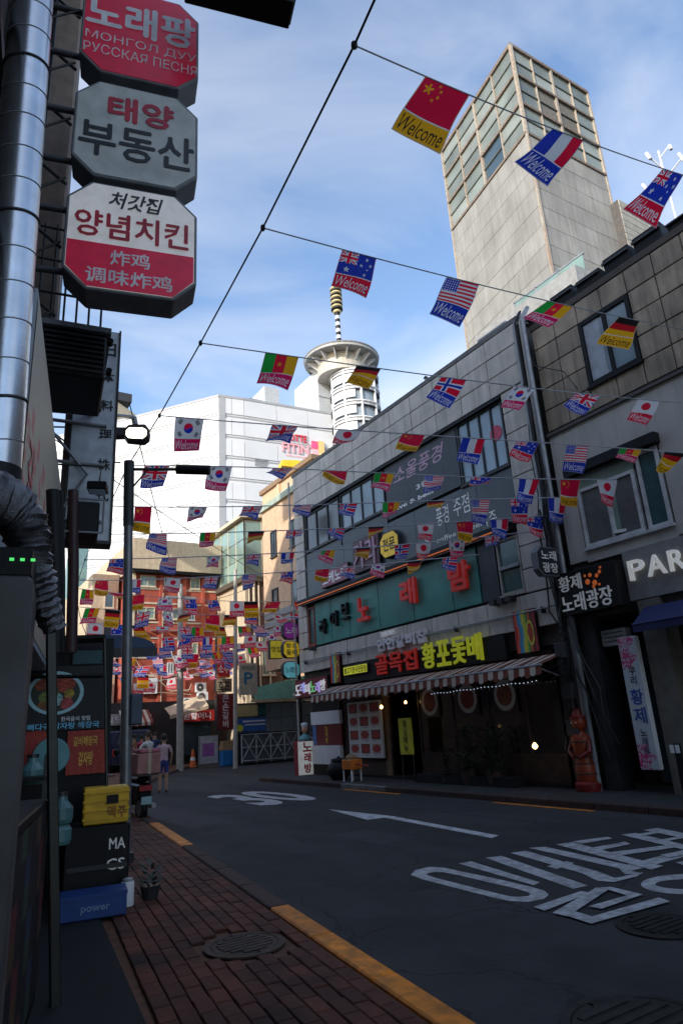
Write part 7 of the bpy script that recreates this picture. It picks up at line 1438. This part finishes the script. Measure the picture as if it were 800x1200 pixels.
# scooter seen from behind, parked at the kerb
gs = onground(176, 962); sx, sy = gs[0] - .18, gs[1]
sc = thing('scooter', 'black scooter seen from behind at the left kerb with reddish delivery boxes on its rack', 'scooter', (sx, sy, 0)); m_sb = M('scooter_black', (.012, .012, .014), rough=.25)
def wheel(cx_, cy_, r_, par):
    w_ = MB(); w_.tube([(cx_ - .05, cy_, r_ + .0), (cx_ + .05, cy_, r_)], r_, 24); wo = w_.build('wheel', par, m_black, smooth=True); w_ = MB(); w_.tube([(cx_ - .055, cy_, r_), (cx_ + .055, cy_, r_)], r_ * .6, 16); w_.build('rim', wo, m_grey)
wheel(sx, sy, .27, sc); wheel(sx, sy + 1.25, .27, sc)
Fs = frame_az((sx, sy, 0), 90)
b = MB(); b.hexa([(sx - .15, sy - .2, .42), (sx + .15, sy - .2, .42), (sx + .16, sy + .6, .34), (sx - .16, sy + .6, .34), (sx - .13, sy - .25, .72), (sx + .13, sy - .25, .72), (sx + .13, sy + .55, .74), (sx - .13, sy + .55, .74)]); b.build('body', sc, m_sb, bevel=.05)
b = MB(); b.box(sx - .14, sx + .14, sy + .5, sy + 1.05, .28, .36); b.build('footboard', sc, m_sb, bevel=.02); b = MB(); b.hexa([(sx - .2, sy + 1.0, .35), (sx + .2, sy + 1.0, .35), (sx + .2, sy + 1.1, .35), (sx - .2, sy + 1.1, .35), (sx - .16, sy + .9, .98), (sx + .16, sy + .9, .98), (sx + .16, sy + 1.0, .98), (sx - .16, sy + 1.0, .98)]); b.build('leg_shield', sc, m_sb, bevel=.03)
b = MB(); b.box(sx - .13, sx + .13, sy - .1, sy + .62, .74, .84); b.build('saddle', sc, m_black, bevel=.04); b = MB(); b.tube([(sx, sy + 1.2, .3), (sx, sy + .98, 1.0)], .03, 8); b.build('fork', sc, m_grey)
b = MB(); b.tube([(sx - .33, sy + .88, 1.06), (sx, sy + .98, 1.0), (sx + .33, sy + .88, 1.06)], .018, 8); b.build('handlebar', sc, m_black)
for s_ in (-1, 1):
    b = MB(); b.tube([(sx + s_ * .25, sy + .92, 1.05), (sx + s_ * .3, sy + .9, 1.25)], .008, 5); b.lathe((sx + s_ * .3, sy + .9, 1.25), [(.02, 0), (.06, .03), (.06, .1), (.02, .13)], 10); b.build('mirror', sc, m_black)
b = MB(); b.box(sx - .1, sx + .1, sy - .34, sy - .3, .34, .48); b.build('number_plate', sc, M('plate_teal', (.3, .5, .5), rough=.4)); b = MB(); b.box(sx - .12, sx + .12, sy - .27, sy - .24, .58, .68); b.build('tail_light', sc, M('tail_red')); b = MB(); b.tube([(sx + .16, sy - .3, .3), (sx + .16, sy + .5, .28)], .05, 10); b.build('exhaust', sc, m_grey, smooth=True)
b = MB(); b.box(sx - .2, sx + .2, sy - .45, sy + .05, .86, .89); b.build('rack', sc, m_dkgrey)
for i, (x0, x1, z0_, z1_, col, lab) in enumerate(((-.24, .22, .9, 1.28, (.42, .2, .17), 'reddish brown delivery box on the scooter rack'), (-.2, .2, 1.29, 1.36, (.5, .16, .2), 'flat pink parcel on top of the scooter box'))):
    t_ = thing('delivery_box', lab, 'box', (sx, sy - .2, z0_)); b = MB(); b.box(sx + x0, sx + x1, sy - .48, sy + .08, z0_, z1_); b.build('box', t_, M('parcel_%d' % i, col, rough=.7), bevel=.015); b = MB(); b.box(sx - .03, sx + .03, sy - .484, sy + .084, z0_ + .002, z1_ + .003); b.build('tape', t_, m_beige)
c = copy_tree(sc, (sx - .62, sy + .9, 0)); c['label'] = 'second black scooter parked just beyond the first, half hidden by the lamp pole'
SC.render.film_transparent = False
